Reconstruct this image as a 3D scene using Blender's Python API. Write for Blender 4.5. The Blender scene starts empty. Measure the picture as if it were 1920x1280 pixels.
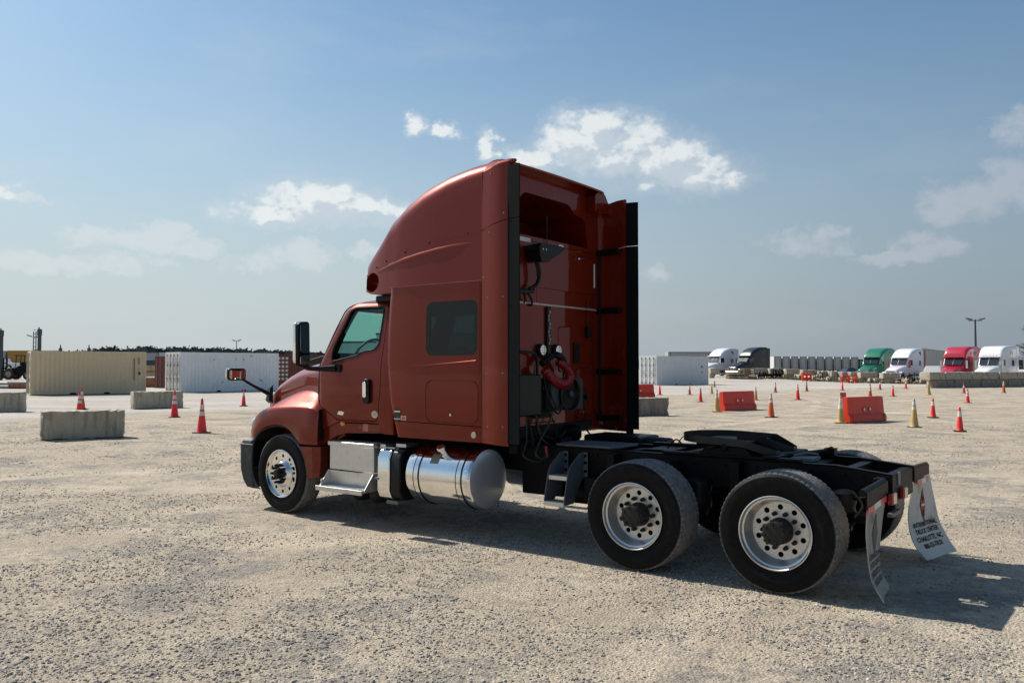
import bpy, bmesh, math, random
from mathutils import Vector, Matrix
import numpy as np
random.seed(7); np.random.seed(7)
S = bpy.context.scene
COL = S.collection
PI = math.pi
R = math.radians

# ------------------------------------------------------------------ camera, sky, sun, exposure
YAW = 0.6411; CAMP = Vector((3.055, -8.028, 1.86))
cam = bpy.data.cameras.new('camera'); camo = bpy.data.objects.new('camera', cam); COL.objects.link(camo)
camo.location = CAMP; camo.rotation_euler = (PI/2 + 0.0307, 0, YAW)
cam.sensor_width = 36; cam.lens = 1565.7/1920*36; cam.clip_start = 0.05; cam.clip_end = 6000
S.camera = camo
S.view_settings.view_transform = 'Standard'; S.view_settings.look = 'None'
S.view_settings.exposure = 0.35; S.view_settings.gamma = 1.0; S.view_settings.use_curve_mapping = False
SUN_EL = 45.3; SUN_AZ = -91.5          # azimuth clockwise from +Y
sd = bpy.data.lights.new('sun', 'SUN'); sd.energy = 5.0; sd.angle = R(0.6); sd.color = (1.0, 0.93, 0.83)
so = bpy.data.objects.new('sun', sd); COL.objects.link(so)
_dir = Vector((math.sin(R(SUN_AZ))*math.cos(R(SUN_EL)), math.cos(R(SUN_AZ))*math.cos(R(SUN_EL)), math.sin(R(SUN_EL))))
so.rotation_euler = _dir.to_track_quat('Z', 'Y').to_euler(); so.location = _dir*30

class NT:
    """small wrapper for building node trees"""
    def __init__(s, tree): s.t = tree; s.L = tree.links
    def new(s, typ, **kw):
        n = s.t.nodes.new(typ)
        for k, v in kw.items(): setattr(n, k, v)
        return n
    def put(s, sock, v):
        if v is None: return
        if isinstance(v, bpy.types.NodeSocket): s.L.new(v, sock)
        else:
            if isinstance(v, (tuple, list)) and len(v) == 3 and sock.type == 'RGBA': v = (*v, 1)
            sock.default_value = v
    def m(s, op, a, b=None, c=None, clamp=False):
        n = s.new('ShaderNodeMath', operation=op, use_clamp=clamp)
        for i, v in enumerate((a, b, c)): s.put(n.inputs[i], v)
        return n.outputs[0]
    def v(s, op, a, b=None):
        n = s.new('ShaderNodeVectorMath', operation=op)
        s.put(n.inputs[0], a)
        if b is not None: s.put(n.inputs[1], b)
        return n.outputs['Value'] if op in ('DOT_PRODUCT', 'LENGTH') else n.outputs['Vector']
    def mix(s, f, a, b, mode='MIX'):
        n = s.new('ShaderNodeMix', data_type='RGBA', blend_type=mode)
        s.put(n.inputs[0], f); s.put(n.inputs[6], a); s.put(n.inputs[7], b)
        return n.outputs[2]
    def ss(s, x, lo, hi, a=0.0, b=1.0):
        n = s.new('ShaderNodeMapRange', interpolation_type='SMOOTHSTEP')
        s.put(n.inputs[0], x); n.inputs[1].default_value = lo; n.inputs[2].default_value = hi
        n.inputs[3].default_value = a; n.inputs[4].default_value = b
        return n.outputs[0]
    def noise(s, vec, scale, detail=4, rough=0.55, lac=2.0):
        n = s.new('ShaderNodeTexNoise'); s.put(n.inputs['Vector'], vec)
        n.inputs['Scale'].default_value = scale; n.inputs['Detail'].default_value = detail
        n.inputs['Roughness'].default_value = rough; n.inputs['Lacunarity'].default_value = lac
        return n.outputs['Fac']
    def vor(s, vec, scale, feature='F1', rnd=1.0):
        n = s.new('ShaderNodeTexVoronoi', feature=feature); s.put(n.inputs['Vector'], vec)
        n.inputs['Scale'].default_value = scale; n.inputs['Randomness'].default_value = rnd
        return n
    def new_noise_vec(s, vec, scale, detail=3):
        n = s.new('ShaderNodeTexNoise'); s.put(n.inputs['Vector'], vec); n.inputs['Scale'].default_value = scale; n.inputs['Detail'].default_value = detail; n.inputs['Roughness'].default_value = .6
        return n.outputs['Color']
    def scale(s, vec, xyz):
        return s.v('MULTIPLY', vec, xyz)

def build_world():
    w = bpy.data.worlds.new('World'); S.world = w; w.use_nodes = True
    t = NT(w.node_tree); w.node_tree.nodes.clear()
    out = t.new('ShaderNodeOutputWorld'); bg = t.new('ShaderNodeBackground'); t.L.new(bg.outputs[0], out.inputs[0])
    STR = 0.062; bg.inputs[1].default_value = STR
    sky = t.new('ShaderNodeTexSky', sky_type='NISHITA', sun_disc=False)
    sky.sun_elevation = R(SUN_EL); sky.sun_rotation = R(SUN_AZ)
    sky.air_density = 1.3; sky.dust_density = 1.2; sky.ozone_density = 2.2; sky.altitude = 100
    d = t.new('ShaderNodeTexCoord').outputs['Generated']
    sp = t.new('ShaderNodeSeparateXYZ'); t.put(sp.inputs[0], d)
    az = t.m('MULTIPLY', t.m('ARCTAN2', sp.outputs[0], sp.outputs[1]), 57.2958)
    el = t.m('MULTIPLY', t.m('ARCSINE', sp.outputs[2]), 57.2958)
    sund = t.v('DOT_PRODUCT', d, tuple(_dir))
    # low hazy air: pale near the horizon, whiter on the sun side, slate away from it
    hz = t.ss(el, -1.0, 30.0, 1.0, 0.0)
    hz = t.m('POWER', hz, 1.7)
    hzc = t.mix(t.ss(sund, -0.02, 0.70), (3.35, 3.95, 4.8), (7.1, 7.75, 8.15))
    skyc = t.mix(1.0, sky.outputs[0], (1.0, 1.20, 1.28), 'MULTIPLY')
    base = t.mix(t.m('MULTIPLY', hz, 0.9), skyc, hzc)
    base = t.mix(1.0, base, (.99, 1.0, 1.0), 'MULTIPLY')
    strong = [(-30.5,14.6,3.9,1.7),(-33.1,15.3,1.77,1.4),(-30.9,16.1,2.12,.99),(-28.7,15.0,2.47,1.35),(-26.5,13.7,3.17,1.3),(-24.1,12.9,2.8,1.1),
              (-35.3,13.9,1.79,.79),(-22.5,12.4,1.92,.5),(-50.1,11.2,3.34,.8),(-52.5,10.0,3.31,.6),(-51.1,11.0,2.1,.91),(-46.6,10.6,3.03,.6),
              (-48.3,10.4,3.9,.7),(-68.6,10.2,1.1,.5),(-43.2,16.1,.75,.5),(-41.3,15.8,.8,.36),(-38.4,14.9,.7,.9)]
    faint = [(-59.2,8.5,1.85,.6),(-61.2,7.8,4.97,.6),(-57.1,7.6,2.05,.5),(-51.1,7.4,2.3,.9),(-53.8,6.8,2.6,.7),(-67.3,9.9,1.3,.3),
             (-17.3,8.0,2.6,.85),(-16.2,8.4,1.6,.45),(-5.7,13.7,1.2,1.1),(-7.0,10.1,3.6,1.3),(-8.7,9.5,2.0,.75),(-5.5,11.0,2.0,1.35),
             (-10.0,7.4,1.9,.75),(-12.0,6.8,1.9,.4),(-26.9,6.4,1.2,.45),(-46.6,7.8,1.4,.45),(-65.9,6.2,5.4,.6),(-61.8,6.6,2.5,.5)]
    # more of the same beyond the frame, all round
    rr = random.Random(3)
    for k in range(14):
        a = -75 - k*22 + rr.uniform(-6, 6); e = rr.uniform(7, 24); r_ = rr.uniform(2.5, 5)
        (strong if k % 2 else faint).append((((a+180) % 360)-180, e, r_, r_*0.35))
    def field(dv):
        q_ = t.new('ShaderNodeSeparateXYZ'); t.put(q_.inputs[0], dv)
        a_ = t.m('MULTIPLY', t.m('ARCTAN2', q_.outputs[0], q_.outputs[1]), 57.2958)
        e_ = t.m('MULTIPLY', t.m('ARCSINE', q_.outputs[2]), 57.2958)
        cb = t.new('ShaderNodeCombineXYZ'); t.put(cb.inputs[0], a_); t.put(cb.inputs[1], e_)
        dd = t.scale(dv, (1, 1, 1.35))
        n1 = t.noise(dd, 14, 3, .5); n2 = t.noise(dd, 60, 6, .62)
        nv = t.new_noise_vec(dd, 40, 6); wv = t.v('MULTIPLY', nv, (.012,)*3)
        # billows: rounded cells at falling sizes
        def cell(sc, off):
            v_ = t.vor(t.v('ADD', t.v('ADD', dd, off), wv), sc); return v_.outputs['Distance']
        b1 = cell(26, (0, 0, 0)); b2 = cell(58, (3, 1, 2)); b3 = cell(130, (5, 2, 8))
        bill = t.m('SUBTRACT', 1.0, t.m('ADD', t.m('MULTIPLY', b1, .85), t.m('ADD', t.m('MULTIPLY', b2, .42), t.m('MULTIPLY', b3, .22))))
        return cb.outputs[0], n1, n2, bill, nv
    def dens(F, lst, amp, ba):
        p, n1, n2, bill, nv = F
        p = t.v('ADD', p, t.v('MULTIPLY', t.v('SUBTRACT', nv, (.5, .5, .5)), (3.2, 1.7, 0)))
        cur = None
        for (a, e, ra, re) in lst:
            q = t.v('MULTIPLY', t.v('SUBTRACT', p, (a, e, 0)), (1/(ra*1.15), 1/(re*1.25), 0))
            dt = t.v('DOT_PRODUCT', q, q)
            cur = dt if cur is None else t.m('SMOOTH_MIN', cur, dt, .3)
        x = t.m('SUBTRACT', 1.24, cur)
        return t.m('ADD', x, t.m('ADD', t.m('MULTIPLY', t.m('SUBTRACT', n2, .5), amp), t.m('ADD', t.m('MULTIPLY', t.m('SUBTRACT', n1, .5), amp), t.m('MULTIPLY', t.m('SUBTRACT', bill, .35), ba))))
    F0 = field(d); F1 = field(t.v('NORMALIZE', t.v('ADD', d, (-.012, -.002, .016))))
    ds = dens(F0, strong, .9, 1.1); df = dens(F0, faint, 1.7, 1.0); dso = dens(F1, strong, .9, 1.1)
    a1 = t.m('MULTIPLY', t.ss(ds, .0, 1.0), .96); a2 = t.m('MULTIPLY', t.ss(df, -.15, 1.1), .60)
    relief = t.m('SUBTRACT', dso, ds)
    shade = t.ss(t.m('ADD', t.m('MULTIPLY', relief, 1.3), t.m('MULTIPLY', dso, .8)), .0, 1.05)
    sunny = t.ss(sund, -0.1, .75)
    white = t.mix(sunny, (8.4, 9.0, 9.5), (10.4, 10.9, 11.0))
    grey = t.mix(sunny, (5.2, 6.1, 7.3), (6.9, 8.0, 8.9))
    cc = t.mix(t.m('MULTIPLY', shade, .9), white, grey)
    fcol = t.mix(sunny, (5.2, 5.6, 6.6), (9.0, 9.6, 9.8))
    # very thin streaks
    thin = t.m('MULTIPLY', t.ss(t.noise(t.scale(d, (1, 1, 4)), 3.1, 6, .6), .5, .8), .16)
    c = t.mix(thin, base, fcol)
    c = t.mix(a2, c, fcol); c = t.mix(t.m('MULTIPLY', t.ss(ds, -1.2, .3), .22), c, fcol); c = t.mix(a1, c, cc)
    # everything under the horizon: dusty ground colour (only seen by stray rays)
    c = t.mix(t.ss(el, -2.0, -.4, 1, 0), c, (4.0, 3.6, 3.1))
    t.put(bg.inputs[0], c)
build_world()

# ------------------------------------------------------------------ materials
MATS = {}
def mat(name, col=(.5,.5,.5), rough=.5, metal=0., coat=0., noise=None, bump=None, spec=.5, trans=0., emit=None, coat_rough=.04, alpha=1., dirt=None):
    """noise=(scale, amount) varies value; bump=(scale,strength,distance); dirt=(colour, scale, lo, hi)"""
    if name in MATS: return MATS[name]
    m = bpy.data.materials.new(name); m.use_nodes = True
    t = NT(m.node_tree); b = m.node_tree.nodes['Principled BSDF']
    b.inputs['Base Color'].default_value = (*col, 1); b.inputs['Roughness'].default_value = rough
    b.inputs['Metallic'].default_value = metal; b.inputs['Coat Weight'].default_value = coat
    b.inputs['Coat Roughness'].default_value = coat_rough; b.inputs['Specular IOR Level'].default_value = spec
    b.inputs['Transmission Weight'].default_value = trans; b.inputs['Alpha'].default_value = alpha
    P = t.new('ShaderNodeTexCoord').outputs['Object']
    c = None
    if noise:
        n = t.noise(P, noise[0], 5, .6)
        k = t.m('MULTIPLY_ADD', t.m('SUBTRACT', n, .5), noise[1]*2, 1.0)
        mu = t.new('ShaderNodeVectorMath', operation='SCALE'); t.put(mu.inputs[0], col); t.put(mu.inputs['Scale'], k)
        c = mu.outputs[0]
        r_ = t.m('MULTIPLY_ADD', t.m('SUBTRACT', n, .5), .35*noise[1]*2, rough, clamp=True); t.put(b.inputs['Roughness'], r_)
    if dirt:
        dn = t.noise(t.scale(P, (1.6, 1.6, .22)) if 'concrete' in name or 'container' in name else P, dirt[1], 7, .65)
        f = t.ss(dn, dirt[2], dirt[3])
        c = t.mix(f, c if c is not None else col, dirt[0])
        if metal > 0: t.put(b.inputs['Metallic'], t.m('MULTIPLY', t.m('SUBTRACT', 1, f), metal))
    if c is not None: t.put(b.inputs['Base Color'], c)
    if bump:
        bn = t.new('ShaderNodeBump'); bn.inputs['Strength'].default_value = bump[1]; bn.inputs['Distance'].default_value = bump[2]
        t.put(bn.inputs['Height'], t.noise(P, bump[0], 5, .6)); t.L.new(bn.outputs[0], b.inputs['Normal'])
    if emit: b.inputs['Emission Color'].default_value = (*emit, 1); b.inputs['Emission Strength'].default_value = 1
    MATS[name] = m
    return m

DUST = (.30, .25, .19)
def paint(name, col, metal=.35, rough=.4):
    """clear-coated vehicle paint: flake sparkle and a faint film of road dust low down"""
    m = bpy.data.materials.new(name); m.use_nodes = True
    t = NT(m.node_tree); b = m.node_tree.nodes['Principled BSDF']
    g = t.new('ShaderNodeNewGeometry'); sp = t.new('ShaderNodeSeparateXYZ'); t.put(sp.inputs[0], g.outputs['Position'])
    P = g.outputs['Position']
    n = t.noise(P, 900, 1, .5); n2 = t.noise(t.scale(P, (1, 1, .35)), 2.2, 6, .65)
    k = t.m('ADD', t.m('MULTIPLY_ADD', t.m('SUBTRACT', n, .5), .5, 1.0), t.m('MULTIPLY', t.m('SUBTRACT', n2, .5), .22))
    mu = t.new('ShaderNodeVectorMath', operation='SCALE'); t.put(mu.inputs[0], col); t.put(mu.inputs['Scale'], k)
    low = t.ss(sp.outputs[2], .3, 1.6, .13, .003)
    dm = t.m('MULTIPLY', low, t.ss(t.noise(P, 3.0, 7, .7), .38, .7))
    t.put(b.inputs['Base Color'], t.mix(dm, mu.outputs[0], DUST))
    b.inputs['Metallic'].default_value = metal; b.inputs['Roughness'].default_value = rough
    b.inputs['Coat Weight'].default_value = .7; b.inputs['Coat IOR'].default_value = 1.42; b.inputs['Specular IOR Level'].default_value = .05
    t.put(b.inputs['Coat Roughness'], t.m('MULTIPLY_ADD', dm, .6, .018))
    bn = t.new('ShaderNodeBump'); bn.inputs['Strength'].default_value = .12; bn.inputs['Distance'].default_value = .012
    t.put(bn.inputs['Height'], t.noise(P, 2.6, 2, .5)); t.L.new(bn.outputs[0], b.inputs['Coat Normal'])
    MATS[name] = m
    return m

M_RED = paint('copper_red_paint', (.160, .0130, .0028), .42, .38)
M_BLK = mat('black_chassis_paint', (.0045, .0045, .005), .5, spec=.15, noise=(14, .35), dirt=((.028, .025, .021), 7, .56, .9), bump=(60, .2, .004))
M_BLKP = mat('black_plastic', (.006, .0065, .007), .45, spec=.25, noise=(30, .2), bump=(300, .15, .001))
M_GREYP = mat('weathered_grey_plastic', (.020, .0215, .023), .62, noise=(9, .25), bump=(240, .2, .001), dirt=((.16, .15, .13), 6, .5, .95))
M_RUB = mat('extender_rubber', (.006, .007, .008), .7, spec=.08, noise=(5, .2), bump=(90, .15, .001))
M_CHROME = mat('polished_aluminium', (.80, .80, .79), .10, 1.0, noise=(7, .09), dirt=((.36, .32, .27), 3.5, .58, 1.05), bump=(1.5, .12, .012))
M_ALU = mat('brushed_aluminium', (.60, .60, .59), .36, .9, noise=(26, .14), dirt=((.28, .25, .21), 9, .52, .95), bump=(160, .18, .001))
M_RIM = mat('machined_rim', (.66, .66, .645), .36, .8, noise=(22, .12), dirt=((.30, .27, .23), 12, .52, .9))
M_STEP = mat('galvanised_plate', (.15, .165, .18), .55, .4, noise=(30, .18), dirt=((.20, .18, .15), 9, .5, .9))
M_HUB = mat('greasy_hub', (.016, .0145, .0135), .6, .2, noise=(60, .5), bump=(110, .5, .004), dirt=((.05, .04, .03), 25, .55, .85))
M_DARK = mat('cab_interior', (.018, .017, .017), .8)
M_SEAT = mat('seat_cloth', (.05, .05, .055), .9, noise=(50, .2))
M_RUST = mat('rusty_steel', (.10, .045, .028), .75, noise=(20, .4), bump=(90, .4, .003), dirt=((.03, .028, .027), 8, .5, .75))
M_RTAPE = mat('red_reflective_tape', (.55, .045, .03), .35, noise=(90, .25))
M_WTAPE = mat('white_reflective_tape', (.62, .61, .57), .35, noise=(60, .15))
M_AMB = mat('amber_lens', (.75, .20, .012), .2, coat=1)
M_TAIL = mat('red_lens', (.35, .012, .012), .2, coat=1)
M_LENS = mat('work_lamp_lens', (.85, .85, .80), .15, coat=1, emit=(.10, .10, .095))
M_HOSE = mat('red_coiled_hose', (.28, .008, .012), .35, coat=.3)
M_CABLE = mat('green_black_cable', (.02, .035, .022), .5)
M_INK = mat('black_ink', (.02, .02, .022), .7)
M_ORED = mat('orange_red_ink', (.50, .07, .03), .7)
M_WHITEST = mat('sticker_white', (.72, .71, .68), .5)
M_CREAM = mat('sticker_cream', (.66, .58, .44), .5)

def glass(name, tint, rough=0.0, tr=.8):
    m = bpy.data.materials.new(name); m.use_nodes = True; t = NT(m.node_tree); m.node_tree.nodes.clear()
    out = t.new('ShaderNodeOutputMaterial'); tb = t.new('ShaderNodeBsdfTransparent'); gl = t.new('ShaderNodeBsdfGlossy')
    tb.inputs[0].default_value = (*tint, 1); gl.inputs['Roughness'].default_value = .015
    ge = t.new('ShaderNodeNewGeometry')
    cs = t.m('ABSOLUTE', t.v('DOT_PRODUCT', ge.outputs['Normal'], ge.outputs['Incoming']))
    sch = t.m('MULTIPLY_ADD', t.m('POWER', t.m('SUBTRACT', 1.0, cs), 5.0), .93, .045)
    sch = t.m('MULTIPLY', sch, t.m('SUBTRACT', 1.0, t.m('MULTIPLY', ge.outputs['Backfacing'], .8)))
    mx = t.new('ShaderNodeMixShader'); t.put(mx.inputs[0], sch)
    t.L.new(tb.outputs[0], mx.inputs[1]); t.L.new(gl.outputs[0], mx.inputs[2]); t.L.new(mx.outputs[0], out.inputs[0])
    MATS[name] = m; return m
M_GLASS = glass('green_tinted_glass', (.60, .82, .76))
M_GLASSD = glass('dark_privacy_glass', (.11, .16, .175))

def rubber_mat():
    m = bpy.data.materials.new('tyre_rubber'); m.use_nodes = True; t = NT(m.node_tree); b = m.node_tree.nodes['Principled BSDF']
    P = t.new('ShaderNodeTexCoord').outputs['Object']; sp = t.new('ShaderNodeSeparateXYZ'); t.put(sp.inputs[0], P)
    rad = t.m('SQRT', t.m('ADD', t.m('POWER', sp.outputs[0], 2), t.m('POWER', sp.outputs[2], 2)))
    tread = t.ss(rad, .472, .492)
    n = t.noise(P, 18, 6, .65)
    c0 = t.mix(t.ss(n, .4, .8), (.0055, .0055, .006), (.013, .0125, .012))
    c1 = t.mix(t.ss(n, .3, .7), (.13, .13, .135), (.24, .23, .21))
    t.put(b.inputs['Base Color'], t.mix(tread, c0, c1)); t.put(b.inputs['Roughness'], t.m('MULTIPLY_ADD', tread, .3, .55))
    b.inputs['Specular IOR Level'].default_value = .12
    # sidewall mould rings and lettering-like relief
    ring = t.m('SINE', t.m('MULTIPLY', rad, 420))
    bn = t.new('ShaderNodeBump'); bn.inputs['Strength'].default_value = .25; bn.inputs['Distance'].default_value = .003
    t.put(bn.inputs['Height'], t.m('ADD', t.m('MULTIPLY', ring, .35), t.noise(P, 60, 3))); t.L.new(bn.outputs[0], b.inputs['Normal'])
    MATS['tyre'] = m; return m
M_TYRE = rubber_mat()

# ------------------------------------------------------------------ mesh helpers
class MB:
    def __init__(s): s.v = []; s.f = []
    def add(s, vs, fs):
        o = len(s.v); s.v += [tuple(p) for p in vs]; s.f += [tuple(i+o for i in f) for f in fs]; return s
    def box(s, x0, x1, y0, y1, z0, z1):
        vs = [(x, y, z) for z in (z0, z1) for y in (y0, y1) for x in (x0, x1)]
        return s.add(vs, [(0,2,3,1),(4,5,7,6),(0,1,5,4),(2,6,7,3),(0,4,6,2),(1,3,7,5)])
    def prism(s, poly, a0, a1, axis='y'):
        """poly in the two other axes, extruded along axis"""
        n = len(poly)
        def P(u, v, a): return {'x': (a, u, v), 'y': (u, a, v), 'z': (u, v, a)}[axis]
        vs = [P(u, v, a0) for u, v in poly] + [P(u, v, a1) for u, v in poly]
        fs = [tuple(range(n)), tuple(range(2*n-1, n-1, -1))] + [(i, i+n, (i+1) % n + n, (i+1) % n) for i in range(n)]
        return s.add(vs, fs)
    def cyl(s, p0, p1, r0, r1=None, n=16, cap=True):
        r1 = r0 if r1 is None else r1
        p0 = Vector(p0); p1 = Vector(p1); d = (p1-p0).normalized()
        a = d.orthogonal().normalized(); b = d.cross(a)
        vs = []
        for p, r in ((p0, r0), (p1, r1)):
            for i in range(n):
                t_ = 2*PI*i/n; vs.append(p + a*math.cos(t_)*r + b*math.sin(t_)*r)
        fs = [(i, (i+1) % n, (i+1) % n+n, i+n) for i in range(n)]
        if cap: fs += [tuple(range(n-1, -1, -1)), tuple(range(n, 2*n))]
        return s.add(vs, fs)
    def tube(s, pts, r, n=8, smooth=0):
        pts = [Vector(p) for p in pts]
        if smooth:
            if isinstance(r, (list, tuple)):
                k = len(r); r = [r[min(int(i/smooth), k-1)]*(1-(i/smooth-int(i/smooth))) + r[min(int(i/smooth)+1, k-1)]*(i/smooth-int(i/smooth)) for i in range((len(pts)-1)*smooth+1)]
            pts = catmull(pts, smooth)
        rings = []; prev = None
        for i, p in enumerate(pts):
            d = (pts[min(i+1, len(pts)-1)] - pts[max(i-1, 0)]).normalized()
            a = (prev - d*prev.dot(d)) if prev is not None else d.orthogonal()
            a.normalize(); prev = a; b = d.cross(a)
            rr = r[i] if isinstance(r, (list, tuple)) else r
            rings.append([p + a*math.cos(2*PI*k/n)*rr + b*math.sin(2*PI*k/n)*rr for k in range(n)])
        return s.loft(rings)
    def loft(s, rings, cap=True, closed=True):
        n = len(rings[0]); o = []
        for r in rings: o += r
        fs = []
        m = n if closed else n-1
        for j in range(len(rings)-1):
            for i in range(m):
                fs.append((j*n+i, j*n+(i+1) % n, (j+1)*n+(i+1) % n, (j+1)*n+i))
        if cap: fs += [tuple(range(n-1, -1, -1)), tuple(range((len(rings)-1)*n, len(rings)*n))]
        return s.add(o, fs)
    def lathe(s, prof, c=(0,0,0), axis='y', n=48, closed_prof=False, rmod=None):
        """prof: list of (radius, along)"""
        rings = []
        for i in range(n):
            a = 2*PI*i/n; ring = []
            for k, (r, h) in enumerate(prof):
                if rmod: r = rmod(i, k, r, h)
                u, w = r*math.cos(a), r*math.sin(a)
                p = {'y': (u, h, w), 'x': (h, u, w), 'z': (u, w, h)}[axis]
                ring.append((p[0]+c[0], p[1]+c[1], p[2]+c[2]))
            rings.append(ring)
        m = len(prof); o = []
        for r in rings: o += r
        fs = []
        for j in range(n):
            for i in range(m if closed_prof else m-1):
                i2 = (i+1) % m; j2 = (j+1) % n
                fs.append((j*m+i, j2*m+i, j2*m+i2, j*m+i2))
        return s.add(o, fs)
    def sphere(s, c, r, n=12, m=8, sc=(1,1,1)):
        prof = [(max(1e-4, math.sin(PI*k/m))*r, -math.cos(PI*k/m)*r) for k in range(m+1)]
        k0 = len(s.v); s.lathe(prof, (0,0,0), 'z', n)
        for i in range(k0, len(s.v)):
            x, y, z = s.v[i]; s.v[i] = (c[0]+x*sc[0], c[1]+y*sc[1], c[2]+z*sc[2])
        return s
    def mirror_y(s):
        o = MB(); o.v = [(x, -y, z) for x, y, z in s.v]; o.f = [tuple(reversed(f)) for f in s.f]; return o
    def join(s, o): return s.add(o.v, o.f)
    def xf(s, M_): s.v = [tuple(M_ @ Vector(p)) for p in s.v]; return s

def catmull(P, k):
    out = []
    for i in range(len(P)-1):
        p0 = P[max(i-1, 0)]; p1 = P[i]; p2 = P[i+1]; p3 = P[min(i+2, len(P)-1)]
        for j in range(k):
            t = j/k
            out.append(.5*((2*p1) + (p2-p0)*t + (2*p0-5*p1+4*p2-p3)*t*t + (3*p1-p0-3*p2+p3)*t**3))
    out.append(P[-1]); return out

def finish(me, angle=35):
    bm = bmesh.new(); bm.from_mesh(me); bmesh.ops.recalc_face_normals(bm, faces=bm.faces); bm.to_mesh(me); bm.free()
    for p in me.polygons: p.use_smooth = True
    me.set_sharp_from_angle(angle=R(angle))

SOLID = []
def obj(name, mb, m, parent=None, bevel=0, angle=35, seg=2, solid=0, weld=False):
    me = bpy.data.meshes.new(name); me.from_pydata(mb.v, [], mb.f); me.update()
    if weld:
        bm = bmesh.new(); bm.from_mesh(me); bmesh.ops.remove_doubles(bm, verts=bm.verts, dist=.0005); bm.to_mesh(me); bm.free()
    finish(me, angle)
    me.materials.append(m)
    o = bpy.data.objects.new(name, me); COL.objects.link(o)
    if parent: o.parent = parent
    if solid:
        md = o.modifiers.new('s', 'SOLIDIFY'); md.thickness = solid; md.offset = -1; SOLID.append((o, angle))
    if bevel:
        md = o.modifiers.new('b', 'BEVEL'); md.width = bevel; md.segments = seg; md.limit_method = 'ANGLE'; md.angle_limit = R(40); md.harden_normals = True
    return o

def apply_mods(o, angle=30):
    dg = bpy.context.evaluated_depsgraph_get(); dg.update()
    me = bpy.data.meshes.new_from_object(o.evaluated_get(dg)); old = o.data
    o.modifiers.clear(); o.data = me
    if old.users == 0: bpy.data.meshes.remove(old)
    for p in me.polygons: p.use_smooth = True
    me.set_sharp_from_angle(angle=R(angle))

def boolean(o, mb, op='DIFFERENCE', angle=30):
    c = obj('cutter', mb, M_DARK); md = o.modifiers.new('bool', 'BOOLEAN'); md.operation = op; md.object = c; md.solver = 'EXACT'
    bpy.context.view_layer.update(); apply_mods(o, angle)
    me = c.data; bpy.data.objects.remove(c); bpy.data.meshes.remove(me)

def clone_obj(o, name):
    c = o.copy(); c.data = o.data.copy(); c.name = name; COL.objects.link(c); return c

def fill_poly(loops, f3, thick_axis=None):
    """triangulated planar region with holes; loops of 2D points; f3 maps 2D->3D. returns MB"""
    bm = bmesh.new(); es = []
    for lp in loops:
        vs = [bm.verts.new((p[0], p[1], 0)) for p in lp]
        es += [bm.edges.new((vs[i], vs[(i+1) % len(vs)])) for i in range(len(vs))]
    bmesh.ops.triangle_fill(bm, use_beauty=True, edges=es)
    bm.verts.index_update(); mb = MB()
    mb.add([f3(v.co.x, v.co.y) for v in bm.verts], [tuple(v.index for v in f.verts) for f in bm.faces]); bm.free()
    return mb

def rrect(x0, x1, z0, z1, r, n=5):
    out = []
    for cx, cz, a0 in ((x1-r, z1-r, 0), (x0+r, z1-r, 90), (x0+r, z0+r, 180), (x1-r, z0+r, 270)):
        for i in range(n+1):
            a = R(a0 + 90*i/n); out.append((cx+r*math.cos(a), cz+r*math.sin(a)))
    return out

def round_poly(P, r, n=4):
    out = []; N = len(P)
    for i in range(N):
        a = Vector(P[i-1]); b = Vector(P[i]); c = Vector(P[(i+1) % N])
        rr = r[i] if isinstance(r, (list, tuple)) else r
        u = (a-b); v = (c-b); rr = min(rr, u.length*.45, v.length*.45)
        p = b+u.normalized()*rr; q = b+v.normalized()*rr
        for k in range(n+1):
            t = k/n; out.append(tuple((1-t)**2*p + 2*t*(1-t)*b + t*t*q))
    return out

def grow(P, d):
    xs = [p[0] for p in P]; zs = [p[1] for p in P]; cx = (min(xs)+max(xs))/2; cz = (min(zs)+max(zs))/2
    sx = 1+2*d/(max(xs)-min(xs)); sz = 1+2*d/(max(zs)-min(zs))
    return [(cx+(x-cx)*sx, cz+(z-cz)*sz) for x, z in P]

def tag(o, label=None, cat=None, group=None, kind=None):
    if label: o['label'] = label
    if cat: o['category'] = cat
    if group: o['group'] = group
    if kind: o['kind'] = kind
    return o
def empty(name, loc, rz, label, cat, group=None):
    o = bpy.data.objects.new(name, None); COL.objects.link(o); o.location = loc; o.rotation_euler = (0, 0, rz)
    o.empty_display_size = .2
    return tag(o, label, cat, group)
def copy_obj(o, parent=None):
    c = o.copy(); COL.objects.link(c); c.parent = parent
    return c
CHILD = {}
def copy_tree(o, parent=None):
    c = copy_obj(o, parent)
    for ch in [q for q in o.children]: copy_tree(ch, c)
    return c
def lerp_tab(x, tab):
    if x <= tab[0][0]: return tab[0][1]
    for (a, u), (b, v) in zip(tab, tab[1:]):
        if x <= b: return u + (v-u)*(x-a)/(b-a)
    return tab[-1][1]

# site frame: metres ahead of / to the right of where the photographer stands
FH = Vector((-math.sin(YAW), math.cos(YAW), 0)); RH = Vector((math.cos(YAW), math.sin(YAW), 0))
def site(d, s, z=0.0):
    p = Vector((CAMP.x, CAMP.y, 0)) + FH*d + RH*s
    return (p.x, p.y, z)

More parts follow.
